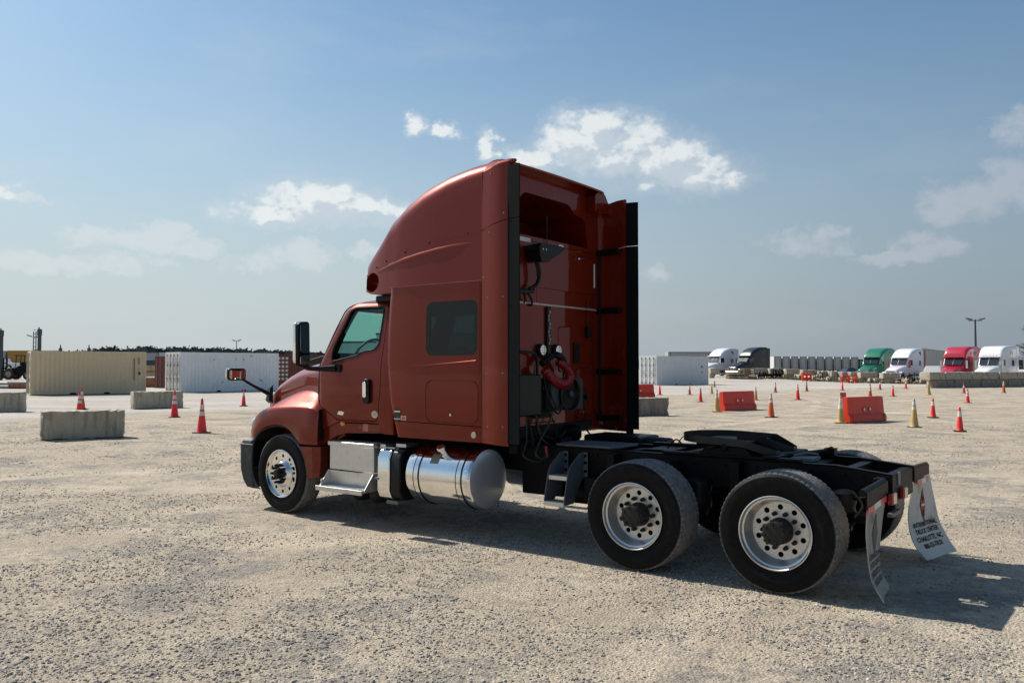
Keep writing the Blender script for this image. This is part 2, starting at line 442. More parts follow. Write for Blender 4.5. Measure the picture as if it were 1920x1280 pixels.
# ------------------------------------------------------------------ ground
def ground_mat():
    m = bpy.data.materials.new('crushed_stone'); m.use_nodes = True; t = NT(m.node_tree); b = m.node_tree.nodes['Principled BSDF']
    P = t.new('ShaderNodeNewGeometry').outputs['Position']
    # stretched along the driving direction (roughly across the view)
    drv = t.v('ADD', P, (0, 0, 0))
    dA = t.v('DOT_PRODUCT', P, tuple(FH)); sA = t.v('DOT_PRODUCT', P, tuple(RH))
    cb = t.new('ShaderNodeCombineXYZ'); t.put(cb.inputs[0], t.m('MULTIPLY', sA, .32)); t.put(cb.inputs[1], dA)
    Q = cb.outputs[0]
    big = t.noise(Q, .28, 5, .6); mid = t.noise(Q, 1.1, 6, .62); patch = t.noise(P, .75, 7, .68); fine = t.noise(P, 9, 6, .72); grit = t.noise(P, 70, 4, .75)
    v = t.vor(P, 42); vc = t.new('ShaderNodeSeparateColor'); t.put(vc.inputs[0], v.outputs['Color'])
    v2 = t.vor(P, 95); vc2 = t.new('ShaderNodeSeparateColor'); t.put(vc2.inputs[0], v2.outputs['Color'])
    tan = t.mix(t.ss(mid, .3, .7), (.445, .372, .280), (.600, .508, .388))
    tan = t.mix(t.ss(fine, .35, .72), tan, (.33, .282, .218))
    grey = t.mix(t.ss(fine, .3, .7), (.315, .293, .260), (.185, .173, .156))
    # gravelly patches
    gp = t.ss(t.m('ADD', t.m('MULTIPLY', patch, .6), t.m('ADD', t.m('MULTIPLY', mid, .25), t.m('MULTIPLY', fine, .15))), .485, .575)
    c = t.mix(t.m('MULTIPLY', gp, .88), tan, grey)
    # compacted bright dust along the wheel tracks
    tr = t.ss(t.noise(Q, .55, 6, .6), .53, .68)
    c = t.mix(t.m('MULTIPLY', tr, .42), c, (.72, .62, .47))
    # wheel tracks: pairs of compacted, dusty arcs left by turning trucks
    tn = t.m('MULTIPLY', t.m('SUBTRACT', t.noise(P, .8, 3, .5), .5), .5); tsum = None
    for (cd, cs_, r0) in ((60, -34, 52.5), (60, -34, 54.6), (-14, 30, 33.0), (-14, 30, 35.1), (40, 62, 66.0), (40, 62, 68.1), (120, -10, 107.0), (120, -10, 109.1)):
        cx_, cy_, _ = site(cd, cs_)
        ds_ = t.v('LENGTH', t.v('MULTIPLY', t.v('SUBTRACT', P, (cx_, cy_, 0)), (1, 1, 0)))
        b_ = t.ss(t.m('ABSOLUTE', t.m('ADD', t.m('SUBTRACT', ds_, r0), tn)), .34, .10)
        tsum = b_ if tsum is None else t.m('MAXIMUM', tsum, b_)
    tsum = t.m('MULTIPLY', tsum, t.ss(t.noise(P, .35, 4, .6), .38, .60))
    ridge = t.ss(t.noise(P, 5.5, 2, .5), .45, .6)
    c = t.mix(t.m('MULTIPLY', tsum, t.m('MULTIPLY_ADD', ridge, .25, .35)), c, (.64, .55, .42))
    # stones
    st = t.m('MULTIPLY', t.ss(vc.outputs[0], .60, .78), t.ss(v.outputs['Distance'], .016*42*.9, .008*42*.9))
    st = t.m('MULTIPLY', st, t.m('MULTIPLY_ADD', gp, .7, .3))
    stc = t.mix(vc.outputs[1], (.12, .115, .108), (.33, .315, .29))
    c = t.mix(st, c, stc)
    st2 = t.ss(vc2.outputs[0], .45, .9)
    c = t.mix(t.m('MULTIPLY', st2, .42), c, t.mix(vc2.outputs[1], (.13, .12, .11), (.42, .37, .30)))
    c = t.mix(t.ss(grit, .56, .8, 0, .45), c, (.12, .105, .09))
    # damp oily spots
    oil = t.ss(t.noise(P, .9, 3, .5), .72, .80, 0, .45)
    c = t.mix(oil, c, (.11, .09, .07))
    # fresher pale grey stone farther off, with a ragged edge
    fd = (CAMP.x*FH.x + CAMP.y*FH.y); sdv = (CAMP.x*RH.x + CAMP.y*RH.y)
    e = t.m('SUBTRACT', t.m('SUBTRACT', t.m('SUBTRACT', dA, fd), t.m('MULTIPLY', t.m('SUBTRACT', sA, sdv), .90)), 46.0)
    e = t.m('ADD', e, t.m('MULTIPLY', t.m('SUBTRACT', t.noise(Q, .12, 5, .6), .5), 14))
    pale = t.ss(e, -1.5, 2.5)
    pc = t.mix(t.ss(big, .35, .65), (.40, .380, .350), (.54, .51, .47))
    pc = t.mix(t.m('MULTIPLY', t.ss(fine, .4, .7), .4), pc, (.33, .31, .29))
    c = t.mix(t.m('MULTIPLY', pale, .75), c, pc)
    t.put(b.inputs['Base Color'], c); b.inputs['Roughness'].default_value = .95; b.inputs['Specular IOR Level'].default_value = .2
    h = t.m('ADD', t.m('MULTIPLY', grit, .9), t.m('ADD', t.m('MULTIPLY', fine, 1.2), t.m('ADD', t.m('MULTIPLY', t.m('SUBTRACT', .6, v.outputs['Distance']), .9), t.m('ADD', t.m('MULTIPLY', mid, 2.2), t.m('MULTIPLY', tsum, -.9)))))
    bn = t.new('ShaderNodeBump'); bn.inputs['Strength'].default_value = .75; bn.inputs['Distance'].default_value = .028
    t.put(bn.inputs['Height'], h); t.L.new(bn.outputs[0], b.inputs['Normal'])
    return m

def vnoise(x, y, seed=0):
    """smooth value noise, vectorised"""
    xi = np.floor(x).astype(int); yi = np.floor(y).astype(int); fx = x-xi; fy = y-yi
    fx = fx*fx*(3-2*fx); fy = fy*fy*(3-2*fy)
    def h(a, b):
        n = (a*374761393 + b*668265263 + seed*1442695041) & 0x7fffffff
        n = ((n ^ (n >> 13))*1274126177) & 0x7fffffff
        return ((n ^ (n >> 16)) & 0xffff)/65535.0
    return (h(xi, yi)*(1-fx)+h(xi+1, yi)*fx)*(1-fy) + (h(xi, yi+1)*(1-fx)+h(xi+1, yi+1)*fx)*fy

def gz(x, y):
    """gentle unevenness of the yard, flat under the truck's wheels"""
    d = (x-CAMP.x)*FH.x + (y-CAMP.y)*FH.y
    a = (vnoise(x*.45+9, y*.45+5, 1)-.5)*.05 + (vnoise(x*1.7, y*1.7, 2)-.5)*.022 + (vnoise(x*4.3, y*4.3, 3)-.5)*.010
    near = np.clip((45-d)/15, 0, 1)
    inside = np.clip(np.maximum(np.abs(y)-1.35, np.maximum(x-1.9, -6.9-x))/1.2, 0.15, 1)
    return (a-.012)*near*inside

def ramp(d, s):
    """the yard rises a little under the far block row"""
    t = np.clip((d-90)/13, 0, 1); t = t*t*(3-2*t); u = np.clip((49-s)/17, 0, 1); v = np.clip((s-16)/8, 0, 1)
    return .50*t*u*v
def build_ground():
    # fine near part (grid in the site frame), coarse skirt to the horizon, one sheet
    ds = list(np.arange(2.0, 16.0, .10)) + list(np.arange(16.0, 46.0, .6)) + [46, 60, 75, 85] + list(np.arange(88, 106, 1.5)) + [110, 130, 180, 400, 1000, 2500]
    ds = [-2500, -300, -30, -4, 0] + ds
    us = [-2500, -700, -200, -80, -40, -28] + list(np.arange(-22, -12, .6)) + list(np.arange(-12, 12, .10)) + list(np.arange(12, 22, .6)) + list(np.arange(24, 60, 2.0)) + [80, 200, 700, 2500]
    D, U = np.meshgrid(np.array(ds, float), np.array(us, float), indexing='ij')
    X = CAMP.x + FH.x*D + RH.x*U; Y = CAMP.y + FH.y*D + RH.y*U
    Z = gz(X, Y)
    fade = np.clip((np.abs(U) - 26)/-6, 0, 1); Z = Z*fade*(D > 0) + ramp(D, U)
    n, m_ = D.shape
    vs = np.stack([X, Y, Z], -1).reshape(-1, 3)
    idx = np.arange(n*m_).reshape(n, m_)
    fs = np.stack([idx[:-1, :-1], idx[1:, :-1], idx[1:, 1:], idx[:-1, 1:]], -1).reshape(-1, 4)
    me = bpy.data.meshes.new('gravel_ground'); me.from_pydata(vs.tolist(), [], fs[:, ::-1].tolist()); me.update()
    bm = bmesh.new(); bm.from_mesh(me)
    bm.normal_update()
    if sum(f.normal.z for f in bm.faces[:200]) < 0: bmesh.ops.reverse_faces(bm, faces=bm.faces)
    bm.to_mesh(me); bm.free()
    for p in me.polygons: p.use_smooth = True
    me.materials.append(ground_mat())
    o = bpy.data.objects.new('gravel_ground', me); COL.objects.link(o); tag(o, kind='structure')
build_ground()

def build_pebbles():
    rng = np.random.default_rng(5)
    N = 420000
    # sample so that near strips get the most stones
    d = 3.6 + (rng.random(N)**1.55)*24; u = (rng.random(N)*2-1)*(d*.70+.8)
    x = CAMP.x + FH.x*d + RH.x*u; y = CAMP.y + FH.y*d + RH.y*u
    q = .5*vnoise(x*.8, y*.8, 11) + .3*vnoise(x*2.3, y*2.3, 12) + .2*vnoise(x*6, y*6, 13)
    strip = .5*vnoise(u*.35, d*1.3, 21)+.5*vnoise(u*.8, d*2.7, 22)
    pr = np.clip((q*.65+strip*.35-.45)*5.5, .03, 1)
    k = rng.random(N) < pr*np.clip(1.15-(d-4)/32, .25, 1)*.62
    x, y, d = x[k], y[k], d[k]
    r = (.0035 + .0095*rng.random(len(x))**2.8)*(1+d*.012)
    big = rng.random(len(x)) < .0012; r[big] *= 1.9
    z = gz(x, y) + r*.15
    me = bpy.data.meshes.new('loose_gravel'); me.from_pydata(np.stack([x, y, z], -1).tolist(), [], []); me.update()
    at = me.attributes.new('rad', 'FLOAT', 'POINT'); at.data.foreach_set('value', r.astype('f'))
    o = bpy.data.objects.new('loose_gravel', me); COL.objects.link(o)
    m = bpy.data.materials.new('pebble'); m.use_nodes = True; t = NT(m.node_tree); b = m.node_tree.nodes['Principled BSDF']
    oi = t.new('ShaderNodeObjectInfo').outputs['Random']
    cr = t.new('ShaderNodeValToRGB'); t.put(cr.inputs[0], oi); e = cr.color_ramp
    e.elements[0].color = (.13, .122, .115, 1); e.elements[1].position = 1; e.elements[1].color = (.52, .47, .39, 1)
    for ps, c in ((.3, (.24, .225, .21, 1)), (.6, (.34, .31, .275, 1)), (.85, (.42, .375, .31, 1))):
        el = e.elements.new(ps); el.color = c
    t.put(b.inputs['Base Color'], cr.outputs[0]); b.inputs['Roughness'].default_value = .9
    me.materials.append(m)
    g = bpy.data.node_groups.new('scatter', 'GeometryNodeTree')
    g.interface.new_socket('Geometry', in_out='INPUT', socket_type='NodeSocketGeometry')
    g.interface.new_socket('Geometry', in_out='OUTPUT', socket_type='NodeSocketGeometry')
    N_ = g.nodes.new; L = g.links.new
    gi = N_('NodeGroupInput'); go = N_('NodeGroupOutput'); ico = N_('GeometryNodeMeshIcoSphere'); ico.inputs['Radius'].default_value = 1; ico.inputs['Subdivisions'].default_value = 2
    sp = N_('GeometryNodeSetPosition'); rv = N_('FunctionNodeRandomValue'); rv.data_type = 'FLOAT_VECTOR'
    rv.inputs[0].default_value = (-.22, -.22, -.22); rv.inputs[1].default_value = (.22, .22, .22)
    L(ico.outputs[0], sp.inputs['Geometry']); L(rv.outputs[0], sp.inputs['Offset'])
    sm = N_('GeometryNodeSetMaterial'); sm.inputs['Material'].default_value = m; L(sp.outputs[0], sm.inputs[0])
    ip = N_('GeometryNodeInstanceOnPoints'); L(gi.outputs[0], ip.inputs['Points']); L(sm.outputs[0], ip.inputs['Instance'])
    rr = N_('FunctionNodeRandomValue'); rr.data_type = 'FLOAT_VECTOR'; rr.inputs[0].default_value = (-.5, -.5, 0); rr.inputs[1].default_value = (.5, .5, 6.28)
    L(rr.outputs[0], ip.inputs['Rotation'])
    na = N_('GeometryNodeInputNamedAttribute'); na.data_type = 'FLOAT'; na.inputs[0].default_value = 'rad'
    rs = N_('FunctionNodeRandomValue'); rs.data_type = 'FLOAT_VECTOR'; rs.inputs[0].default_value = (.8, .6, .35); rs.inputs[1].default_value = (1.4, 1.0, .8); rs.inputs['Seed'].default_value = 4
    vm = N_('ShaderNodeVectorMath'); vm.operation = 'SCALE'; L(rs.outputs[0], vm.inputs[0]); L(na.outputs[0], vm.inputs['Scale']); L(vm.outputs[0], ip.inputs['Scale'])
    L(ip.outputs[0], go.inputs[0])
    md = o.modifiers.new('scatter', 'NODES'); md.node_group = g
    tag(o, 'loose grey and tan gravel stones strewn over the dusty yard around the truck', 'gravel', kind='stuff')
build_pebbles()

# ------------------------------------------------------------------ concrete blocks, cones, barriers
def concrete(name, a, b_):
    return mat(name, a, .9, noise=(5, .34), bump=(16, .9, .04), dirt=(b_, 3.2, .45, .72))
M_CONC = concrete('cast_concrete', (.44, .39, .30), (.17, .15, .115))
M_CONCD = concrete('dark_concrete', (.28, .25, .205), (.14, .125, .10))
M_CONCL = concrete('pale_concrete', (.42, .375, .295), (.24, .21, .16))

def block_mesh(L, H, W, seed, chip=.026):
    rnd = random.Random(seed); bm = bmesh.new(); bmesh.ops.create_cube(bm, size=1)
    for v in bm.verts: v.co = Vector((v.co.x*L, v.co.y*W, (v.co.z+.5)*H))
    cuts = 9
    bmesh.ops.subdivide_edges(bm, edges=[e for e in bm.edges if abs((e.verts[0].co-e.verts[1].co).x) > .01], cuts=cuts*2, use_grid_fill=True)
    bmesh.ops.subdivide_edges(bm, edges=[e for e in bm.edges if abs((e.verts[0].co-e.verts[1].co).z) > H*.5], cuts=5, use_grid_fill=True)
    bmesh.ops.subdivide_edges(bm, edges=[e for e in bm.edges if abs((e.verts[0].co-e.verts[1].co).y) > W*.5], cuts=4, use_grid_fill=True)
    for v in bm.verts:
        ex = (abs(v.co.x) > L/2-1e-4) + (abs(v.co.y) > W/2-1e-4) + (v.co.z > H-1e-4) + (v.co.z < 1e-4)
        c = Vector((0, 0, H/2))
        if ex >= 2:
            v.co += (c-v.co).normalized()*rnd.uniform(0, chip*2.2)*(2.2 if rnd.random() < .12 else 1)
        if v.co.z > .02: v.co += Vector((rnd.uniform(-1, 1), rnd.uniform(-1, 1), rnd.uniform(-1.3, .6)))*chip*.35
    me = bpy.data.meshes.new('b'); bm.to_mesh(me); bm.free(); finish(me, 25); return me

def conc_block(d0, s0, d1, s1, H, W, label, group, m=M_CONC, z=0, seed=1, lug=False):
    """front lower edge runs between two site points"""
    a = Vector(site(d0, s0)); b = Vector(site(d1, s1)); v = b-a; L = v.length; n = Vector((-v.y, v.x, 0)).normalized()
    if n.dot(FH) < 0: n = -n
    c = (a+b)/2 + n*W/2
    o = bpy.data.objects.new('concrete_block', block_mesh(L, H, W, seed)); COL.objects.link(o); o.data.materials.append(m)
    o.location = (c.x, c.y, z + float(ramp(d0, s0))); o.rotation_euler = (0, 0, math.atan2(v.y, v.x)); tag(o, label, 'concrete block', group)
    return o
G_YARD = 'loose concrete barrier blocks in the yard'
conc_block(21.3, -12.0, 22.3, -10.3, .73, .62, 'nearest long stained concrete block left of the truck, with red cones behind it', G_YARD, seed=3)
conc_block(34.2, -21.6, 34.7, -20.25, .83, .62, 'concrete block cut off by the left edge of the photo, before the beige container', G_YARD, seed=5)
conc_block(36.9, -16.7, 38.2, -15.0, .78, .62, 'rough concrete block between the beige and white containers with a cone at its right end', G_YARD, seed=8)
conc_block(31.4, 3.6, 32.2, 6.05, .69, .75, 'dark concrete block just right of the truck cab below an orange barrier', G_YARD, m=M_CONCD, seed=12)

C_RED = ('fluorescent_red_cone', (.78, .030, .028)); C_ORG = ('faded_orange_cone', (.50, .105, .028)); C_YEL = ('faded_yellow_cone', (.47, .315, .105))
C_PINK = ('pinkish_red_cone', (.86, .045, .055)); C_DUL = ('dull_red_cone', (.40, .075, .055)); C_PALE = ('bleached_orange_cone', (.52, .25, .12))
M_COL = mat('cone_collar', (.62, .60, .55), .5, noise=(14, .2)); M_COLG = mat('grimy_collar', (.30, .29, .27), .6, noise=(14, .3))
M_CBASE = mat('black_cone_base', (.02, .02, .02), .7, noise=(12, .3), dirt=((.14, .12, .1), 10, .5, .8))
def cmat(c): return mat(c[0], c[1], .5, noise=(6, .14), dirt=((c[1][0]*.55+.05, c[1][1]*.6+.05, c[1][2]*.6+.04), 7, .55, .85))
CONES = {}
def cone_proto(H, col, base, collars, grimy, top):
    key = (round(H, 2), col[0], base, tuple(collars), grimy, top)
    def rad(z): return .128*(H/.9) * (1-z/H) + .026*(z/H)
    root = bpy.data.objects.new('traffic_cone', None)
    cm = cmat(col)
    b = MB(); hw = .19*(H/.9)**.6
    b.prism(round_poly([(-hw, -hw), (hw, -hw), (hw, hw), (-hw, hw)], .05, 3), 0.0, .028, 'z')
    parts = [('base', b, M_CBASE if base == 'black' else (cmat(base) if not isinstance(base, str) else cm))]
    body = MB(); pr = [(rad(0)+.012, .02), (rad(0)+.004, .045)] + [(rad(z), z) for z in np.linspace(.06, H-.02, 8)] + [(rad(H)*.75, H-.006), (.001, H-.004)]
    body.lathe(pr, n=20, axis='z'); parts.append(('body', body, cm))
    for (z0, z1) in collars:
        cl = MB(); z0 *= H; z1 *= H
        cl.lathe([(rad(z0)-.002, z0), (rad(z0)+.004, z0), (rad(z1)+.004, z1), (rad(z1)-.002, z1)], n=20, axis='z')
        parts.append(('collar', cl, M_COLG if grimy else M_COL))
    if top:
        cl = MB(); z0 = .86*H; cl.lathe([(rad(z0)+.003, z0), (rad(H)+.004, H-.02), (.001, H)], n=20, axis='z'); parts.append(('tip', cl, M_COLG))
    return parts
def cone(d, s, H, label, col=C_RED, base='black', collars=(), grimy=False, top=False, lean=0., group='traffic cones', rz=None, lying=False, z=0):
    x, y, _ = site(d, s)
    rz = random.uniform(0, 1.57) if rz is None else rz
    key = (round(H, 2), col[0], str(base), tuple(collars), grimy, top)
    root = empty('traffic_cone', (x, y, z), rz, label, 'traffic cone', group)
    if lean: root.rotation_euler = (lean, 0, rz)
    if key not in CONES:
        CONES[key] = [obj(nm, mb, m, root, angle=50) for nm, mb, m in cone_proto(H, col, base, collars, grimy, top)]
    else:
        for q in CONES[key]: copy_obj(q, root)
    if lying: root.rotation_euler = (R(-97), 0, rz); root.location.z = .19
    return root
TWO = ((.50, .62), (.68, .82)); ONE = ((.55, .76),); HI = ((.62, .72), (.78, .90))
GL = 'cones left of the truck'; GR = 'cones spread over the gravel right of the truck'
cone(32.5, -16.8, .93, 'red cone with two white collars directly behind the nearest concrete block', C_RED, 'black', TWO, group=GL)
cone(36.9, -18.95, .95, 'dull orange leaning cone behind the red cone at the nearest concrete block', C_ORG, 'black', TWO, group=GL, lean=.05)
cone(31.0, -12.5, 1.0, 'tall red cone with two white collars before the right end of a concrete block', C_RED, 'black', TWO, group=GL)
cone(23.7, -8.78, .98, 'largest nearest red cone left of the truck, two white collars, black base', C_RED, 'black', TWO, group=GL)
cone(39.9, -12.8, .79, 'single collar red cone just below the hood mirror, in front of the white container', C_RED, 'black', ((.62, .84),), group=GL)
cone(56.0, 9.9, .75, 'plain pink red cone beside the half hidden orange barrier near the cab', C_PINK, 'black', group=GR)
cone(56.5, 12.0, .74, 'orange cone with white collars before the right white container', C_ORG, 'own', TWO, group=GR)
cone(44.8, 10.1, .77, 'red cone with grimy double collar left of the orange barrier', C_RED, 'black', HI, True, group=GR, top=True)
cone(58.2, 13.9, .74, 'dull yellow cone by the right corner of the white container', C_YEL, 'own', ((.72, .86),), group=GR)
cone(78.0, 18.9, .62, 'dark red cone in the container shadow, farthest back beside it', C_DUL, 'black', group=GR)
cone(35.1, 8.6, .94, 'bleached yellow cone leaning against the left end of the middle orange barrier', C_YEL, C_PALE, HI, group=GR)
cone(47.0, 13.7, .75, 'bleached orange cone behind the right end of the middle orange barrier', C_PALE, 'own', ((.7, .85),), group=GR)
cone(61.9, 19.5, .75, 'small dull red cone with white collars on pale gravel behind the tall orange cone', C_DUL, 'own', TWO, group=GR)
cone(31.0, 9.6, .89, 'tall rust orange cone with two white collars right of the middle barrier', C_ORG, 'black', HI, group=GR, top=True)
cone(47.7, 16.3, .90, 'bright red cone with two collars between the two orange barriers', C_RED, 'black', HI, group=GR)
cone(64.7, 22.8, .76, 'small dull red cone just right of the bright red cone between the barriers', C_DUL, 'black', TWO, True, group=GR)
cone(66.8, 26.4, .71, 'small red cone with no collar below the jumbled orange barricade', C_PINK, 'black', ((.75, .85),), group=GR)
cone(69.3, 30.5, .75, 'small dull red cone farthest back below the green truck', C_DUL, 'black', ((.6, .8),), group=GR)
cone(52.9, 24.1, .74, 'bright pink red cone behind the right end of the near orange barrier', C_PINK, 'black', ((.68, .8),), group=GR)
cone(72.8, 34.3, .79, 'small red cone with one wide white collar at the wheel of the white truck', C_RED, 'black', ONE, group=GR)
cone(50.2, 21.5, .9, 'orange cone with striped collars behind the near orange barrier', C_ORG, 'own', TWO, group=GR)
cone(56.0, 27.9, 1.0, 'tall bleached yellow cone at the left end of the concrete block wall', C_YEL, C_PALE, ((.68, .86),), group=GR)
cone(59.4, 32.1, .72, 'faded pinkish cone close behind a red cone before the block wall', C_DUL, 'own', ONE, group=GR)
cone(43.5, 23.7, .74, 'red cone with two white collars before the block wall below the red truck', C_RED, 'black', TWO, group=GR)
cone(60.7, 35.7, .89, 'orange cone with pale collars at the foot of the block wall, farthest right', C_ORG, 'black', HI, group=GR)
cone(28.0, 11.0, .91, 'bleached yellow cone with white top at the left end of the near orange barrier', C_YEL, C_PALE, ((.52, .70), (.72, .9)), group=GR)
cone(25.8, 12.4, .89, 'mustard yellow cone with pale collars right of the near orange barrier', C_YEL, 'black', HI, group=GR, top=True)
cone(31.0, 15.6, .71, 'red cone with one white collar right of the mustard yellow cone', C_RED, 'black', ((.62, .82),), group=GR)
cone(24.3, 13.0, .71, 'nearest bright red cone on the right, one white collar and black base', C_RED, 'black', ((.60, .82),), group=GR)
cone(49.5, 19.6, .75, 'toppled red cone lying with its square base toward the camera', C_DUL, 'own', group=GR, lying=True, rz=YAW-.35)

M_BAR = mat('orange_plastic_barrier', (.66, .036, .008), .45, noise=(2.5, .14), coat=.1, dirt=((.42, .07, .03), 4, .60, .95), bump=(7, .25, .01))
def barrier(d0, s0, d1, s1, H, label, n_holes=2):
    a = Vector(site(d0, s0)); b = Vector(site(d1, s1)); v = b-a; L = v.length
    n = Vector((-v.y, v.x, 0)).normalized(); n = n if n.dot(FH) > 0 else -n
    c = (a+b)/2 + n*.24
    r = empty('water_barrier', (c.x, c.y, 0), math.atan2(v.y, v.x), label, 'barrier', 'orange water filled barriers')
    prof = [(-.23, 0), (.23, 0), (.23, .16), (.20, .22), (.135, .30), (.105, H-.05), (.085, H), (-.085, H), (-.105, H-.05), (-.135, .30), (-.20, .22), (-.23, .16)]
    rings = []
    xs = [-.5, -.495, -.47, -.30, -.10, .10, .30, .47, .495, .5]
    mb = MB()
    for k, u in enumerate(xs):
        ring = []
        for (yy, zz) in prof:
            e = 0
            if zz > .25 and abs(u) > .45: e = -.035*math.copysign(1, u)*math.sin((zz-.25)/(H-.25)*PI*.9)*1.6
            ring.append((u*L+e, yy*(1-.10*(abs(u) > .49)), zz - (.012 if abs(u) > .49 and zz > H-.06 else 0)))
        rings.append(ring)
    mb.loft(rings)
    o = obj('shell', mb, M_BAR, r, angle=28)
    cut = MB()
    for k in range(n_holes):
        hx = (-.16 + .34*k) if n_holes == 2 else .05
        cut.cyl((hx, -.4, .42), (hx, .4, .42), .052, n=14)
    cut.box(-.22, -.06, -.5, .5, -.05, .07); cut.box(.12, .28, -.5, .5, -.05, .07)
    boolean(o, cut)
    o.modifiers.clear()
    for k in range(n_holes):
        rb = MB()
        hx = (-.16 + .34*k) if n_holes == 2 else .05
        pg = MB(); pg.cyl((hx, -.158, .42), (hx, -.150, .42), .050, n=14); obj('hole_disc', pg, M_WHITEST, r)  # pale disc set over each barrier hole
        rb.lathe([(.052, -.145), (.085, -.150), (.092, -.13), (.092, -.10)], (hx, 0, .42), 'y', 20)
        obj('hole_ring', rb, M_BAR, r, angle=30)
    for x in (-L*.42, L*.42): rb = MB(); rb.box(x-.03, x+.03, -.245, -.20, .02, .24); obj('rib', rb, M_BAR, r, angle=30)
barrier(35.6, 9.08, 37.0, 10.85, .81, 'middle orange plastic barrier with two round holes, between yellow cones')
barrier(27.9, 11.3, 29.2, 13.1, .85, 'nearest big orange plastic barrier with two round holes behind the truck tail')
barrier(50.8, 6.9, 51.6, 8.85, .80, 'orange plastic barrier half hidden behind the truck cab', 1)

# ------------------------------------------------------------------ shipping containers
def cont_mat(name, col, rustc, lo, hi):
    return mat(name, col, .55, noise=(1.4, .10), dirt=(rustc, 2.6, lo, hi))
M_BEIGE = cont_mat('beige_container', (.64, .50, .315), (.33, .25, .16), .62, .9)
M_WHC = cont_mat('scuffed_white_container', (.74, .75, .74), (.12, .075, .055), .665, .74)
M_WHC2 = cont_mat('pale_grey_container', (.62, .63, .63), (.3, .3, .3), .6, .9)
M_BRC = cont_mat('brown_container', (.125, .030, .020), (.075, .03, .022), .5, .8)
M_YLC = cont_mat('yellow_container', (.36, .20, .035), (.2, .11, .03), .55, .85)
M_GRC = cont_mat('grey_container', (.30, .31, .31), (.2, .2, .2), .55, .85)
M_ROD = mat('galvanised_rod', (.35, .35, .35), .5, .5); M_RODD = mat('dark_rod', (.07, .06, .055), .6)
def container(d0, s0, d1, s1, H, m, label, doors='left', rod=M_ROD, W=2.44, z=0.0, text=None):
    """front long side's lower edge runs from (d0,s0) to (d1,s1)"""
    a = Vector(site(d0, s0)); b = Vector(site(d1, s1)); v = b-a; L = v.length
    rz = math.atan2(v.y, v.x)
    r = empty('shipping_container', (a.x, a.y, z), rz, label, 'shipping container', 'shipping containers')
    def side(y, sg):
        mb = MB(); x = .16; pts = [(.10, 0)]; p = .278; n = int((L-.32)/p); p = (L-.32)/n
        prof = []
        for k in range(n):
            x0 = .16+k*p; prof += [(x0, 0), (x0+p*.25, 0), (x0+p*.5, .040), (x0+p*.75, .040)]
        prof += [(L-.16, 0), (L-.10, 0)]; prof = [(.10, 0)]+prof
        vs = []; 
        for (xx, dp) in prof: vs += [(xx, y+sg*(dp+.02), .16), (xx, y+sg*(dp+.02), H-.12)]
        fs = [(2*i, 2*i+2, 2*i+3, 2*i+1) for i in range(len(prof)-1)]
        mb.add(vs, fs); return mb
    w = side(0, 1); w.join(side(W, -1))
    w.add([(.08, .06, .1), (.08, W-.06, .1), (.08, W-.06, H-.1), (.08, .06, H-.1)], [(0, 1, 2, 3)])
    w.add([(L-.08, .06, .1), (L-.08, W-.06, .1), (L-.08, W-.06, H-.1), (L-.08, .06, H-.1)], [(3, 2, 1, 0)])
    obj('side_wall', w, m, r, angle=20)
    fr = MB()
    for x in (0, L-.11):
        for y in (0, W-.11): fr.box(x, x+.11, y, y+.11, 0, H)
    for y in (0, W-.07): fr.box(.11, L-.11, y, y+.07, H-.12, H); 
    for x in (0, L-.10): fr.box(x, x+.10, .11, W-.11, H-.14, H); fr.box(x, x+.10, .11, W-.11, .0, .16)
    # bottom rails with fork pockets
    for y in (0, W-.07):
        c0, c1 = L*.5-1.03, L*.5+1.03
        segs = [(.11, c0-.18), (c0+.18, c1-.18), (c1+.18, L-.11)]
        for x0, x1 in segs: fr.box(x0, x1, y, y+.07, .02, .17)
        for c in (c0, c1): fr.box(c-.18, c+.18, y, y+.07, .125, .17)
    obj('frame', fr, m, r, bevel=.006)
    rf = MB(); rf.box(.06, L-.06, .05, W-.05, H-.07, H-.03)
    n = int(L/.55)
    for k in range(n): rf.box(.2+k*(L-.4)/n, .2+(k+.55)*(L-.4)/n, .12, W-.12, H-.03, H-.012)
    obj('roof', rf, m, r)
    fl = MB(); fl.box(.06, L-.06, .08, W-.08, .10, .16); fl.box(L*.5-1.25, L*.5-.82, .09, W-.09, .015, .1); fl.box(L*.5+.82, L*.5+1.25, .09, W-.09, .015, .1); obj('floor', fl, M_BLK, r)  # black boxes added behind the fork pockets stand in for the shade inside
    xd = -0.02 if doors == 'left' else L+.02; sg = -1 if doors == 'left' else 1
    dr = None
    for half in (0, 1):
        y0 = .12 + half*(W-.24)/2; y1 = y0 + (W-.24)/2 - .012
        db = MB(); db.box(min(xd, xd-sg*.05), max(xd, xd-sg*.05), y0, y1, .17, H-.15)
        for k in range(4):
            zz = .30+k*(H-.6)/4; db.box(min(xd, xd+sg*.02), max(xd, xd+sg*.02), y0+.08, y1-.08, zz, zz+(H-.6)/4*.42)
        dr = obj('door', db, m, r)
        for yy in (y0+.27, y1-.27):
            rb = MB(); rb.cyl((xd+sg*.05, yy, .1), (xd+sg*.05, yy, H-.1), .022, n=8)
            for zz in (.2, H*.33, H*.66, H-.3): rb.box(min(xd+sg*.02, xd+sg*.07), max(xd+sg*.02, xd+sg*.07), yy-.05, yy+.05, zz, zz+.09)
            obj('lock_rod', rb, rod, dr)
        hb = MB(); hb.box(min(xd+sg*.04, xd+sg*.075), max(xd+sg*.04, xd+sg*.075), y0+.2, y1-.2, H*.42, H*.42+.03); obj('handle', hb, rod, dr)
    for (x0, x1, z0, z1, mm) in (text or []):
        tb = MB(); tb.box(x0*L, x1*L, -.012, .018, z0*H, z1*H); obj('marking', tb, mm, r)
    return r
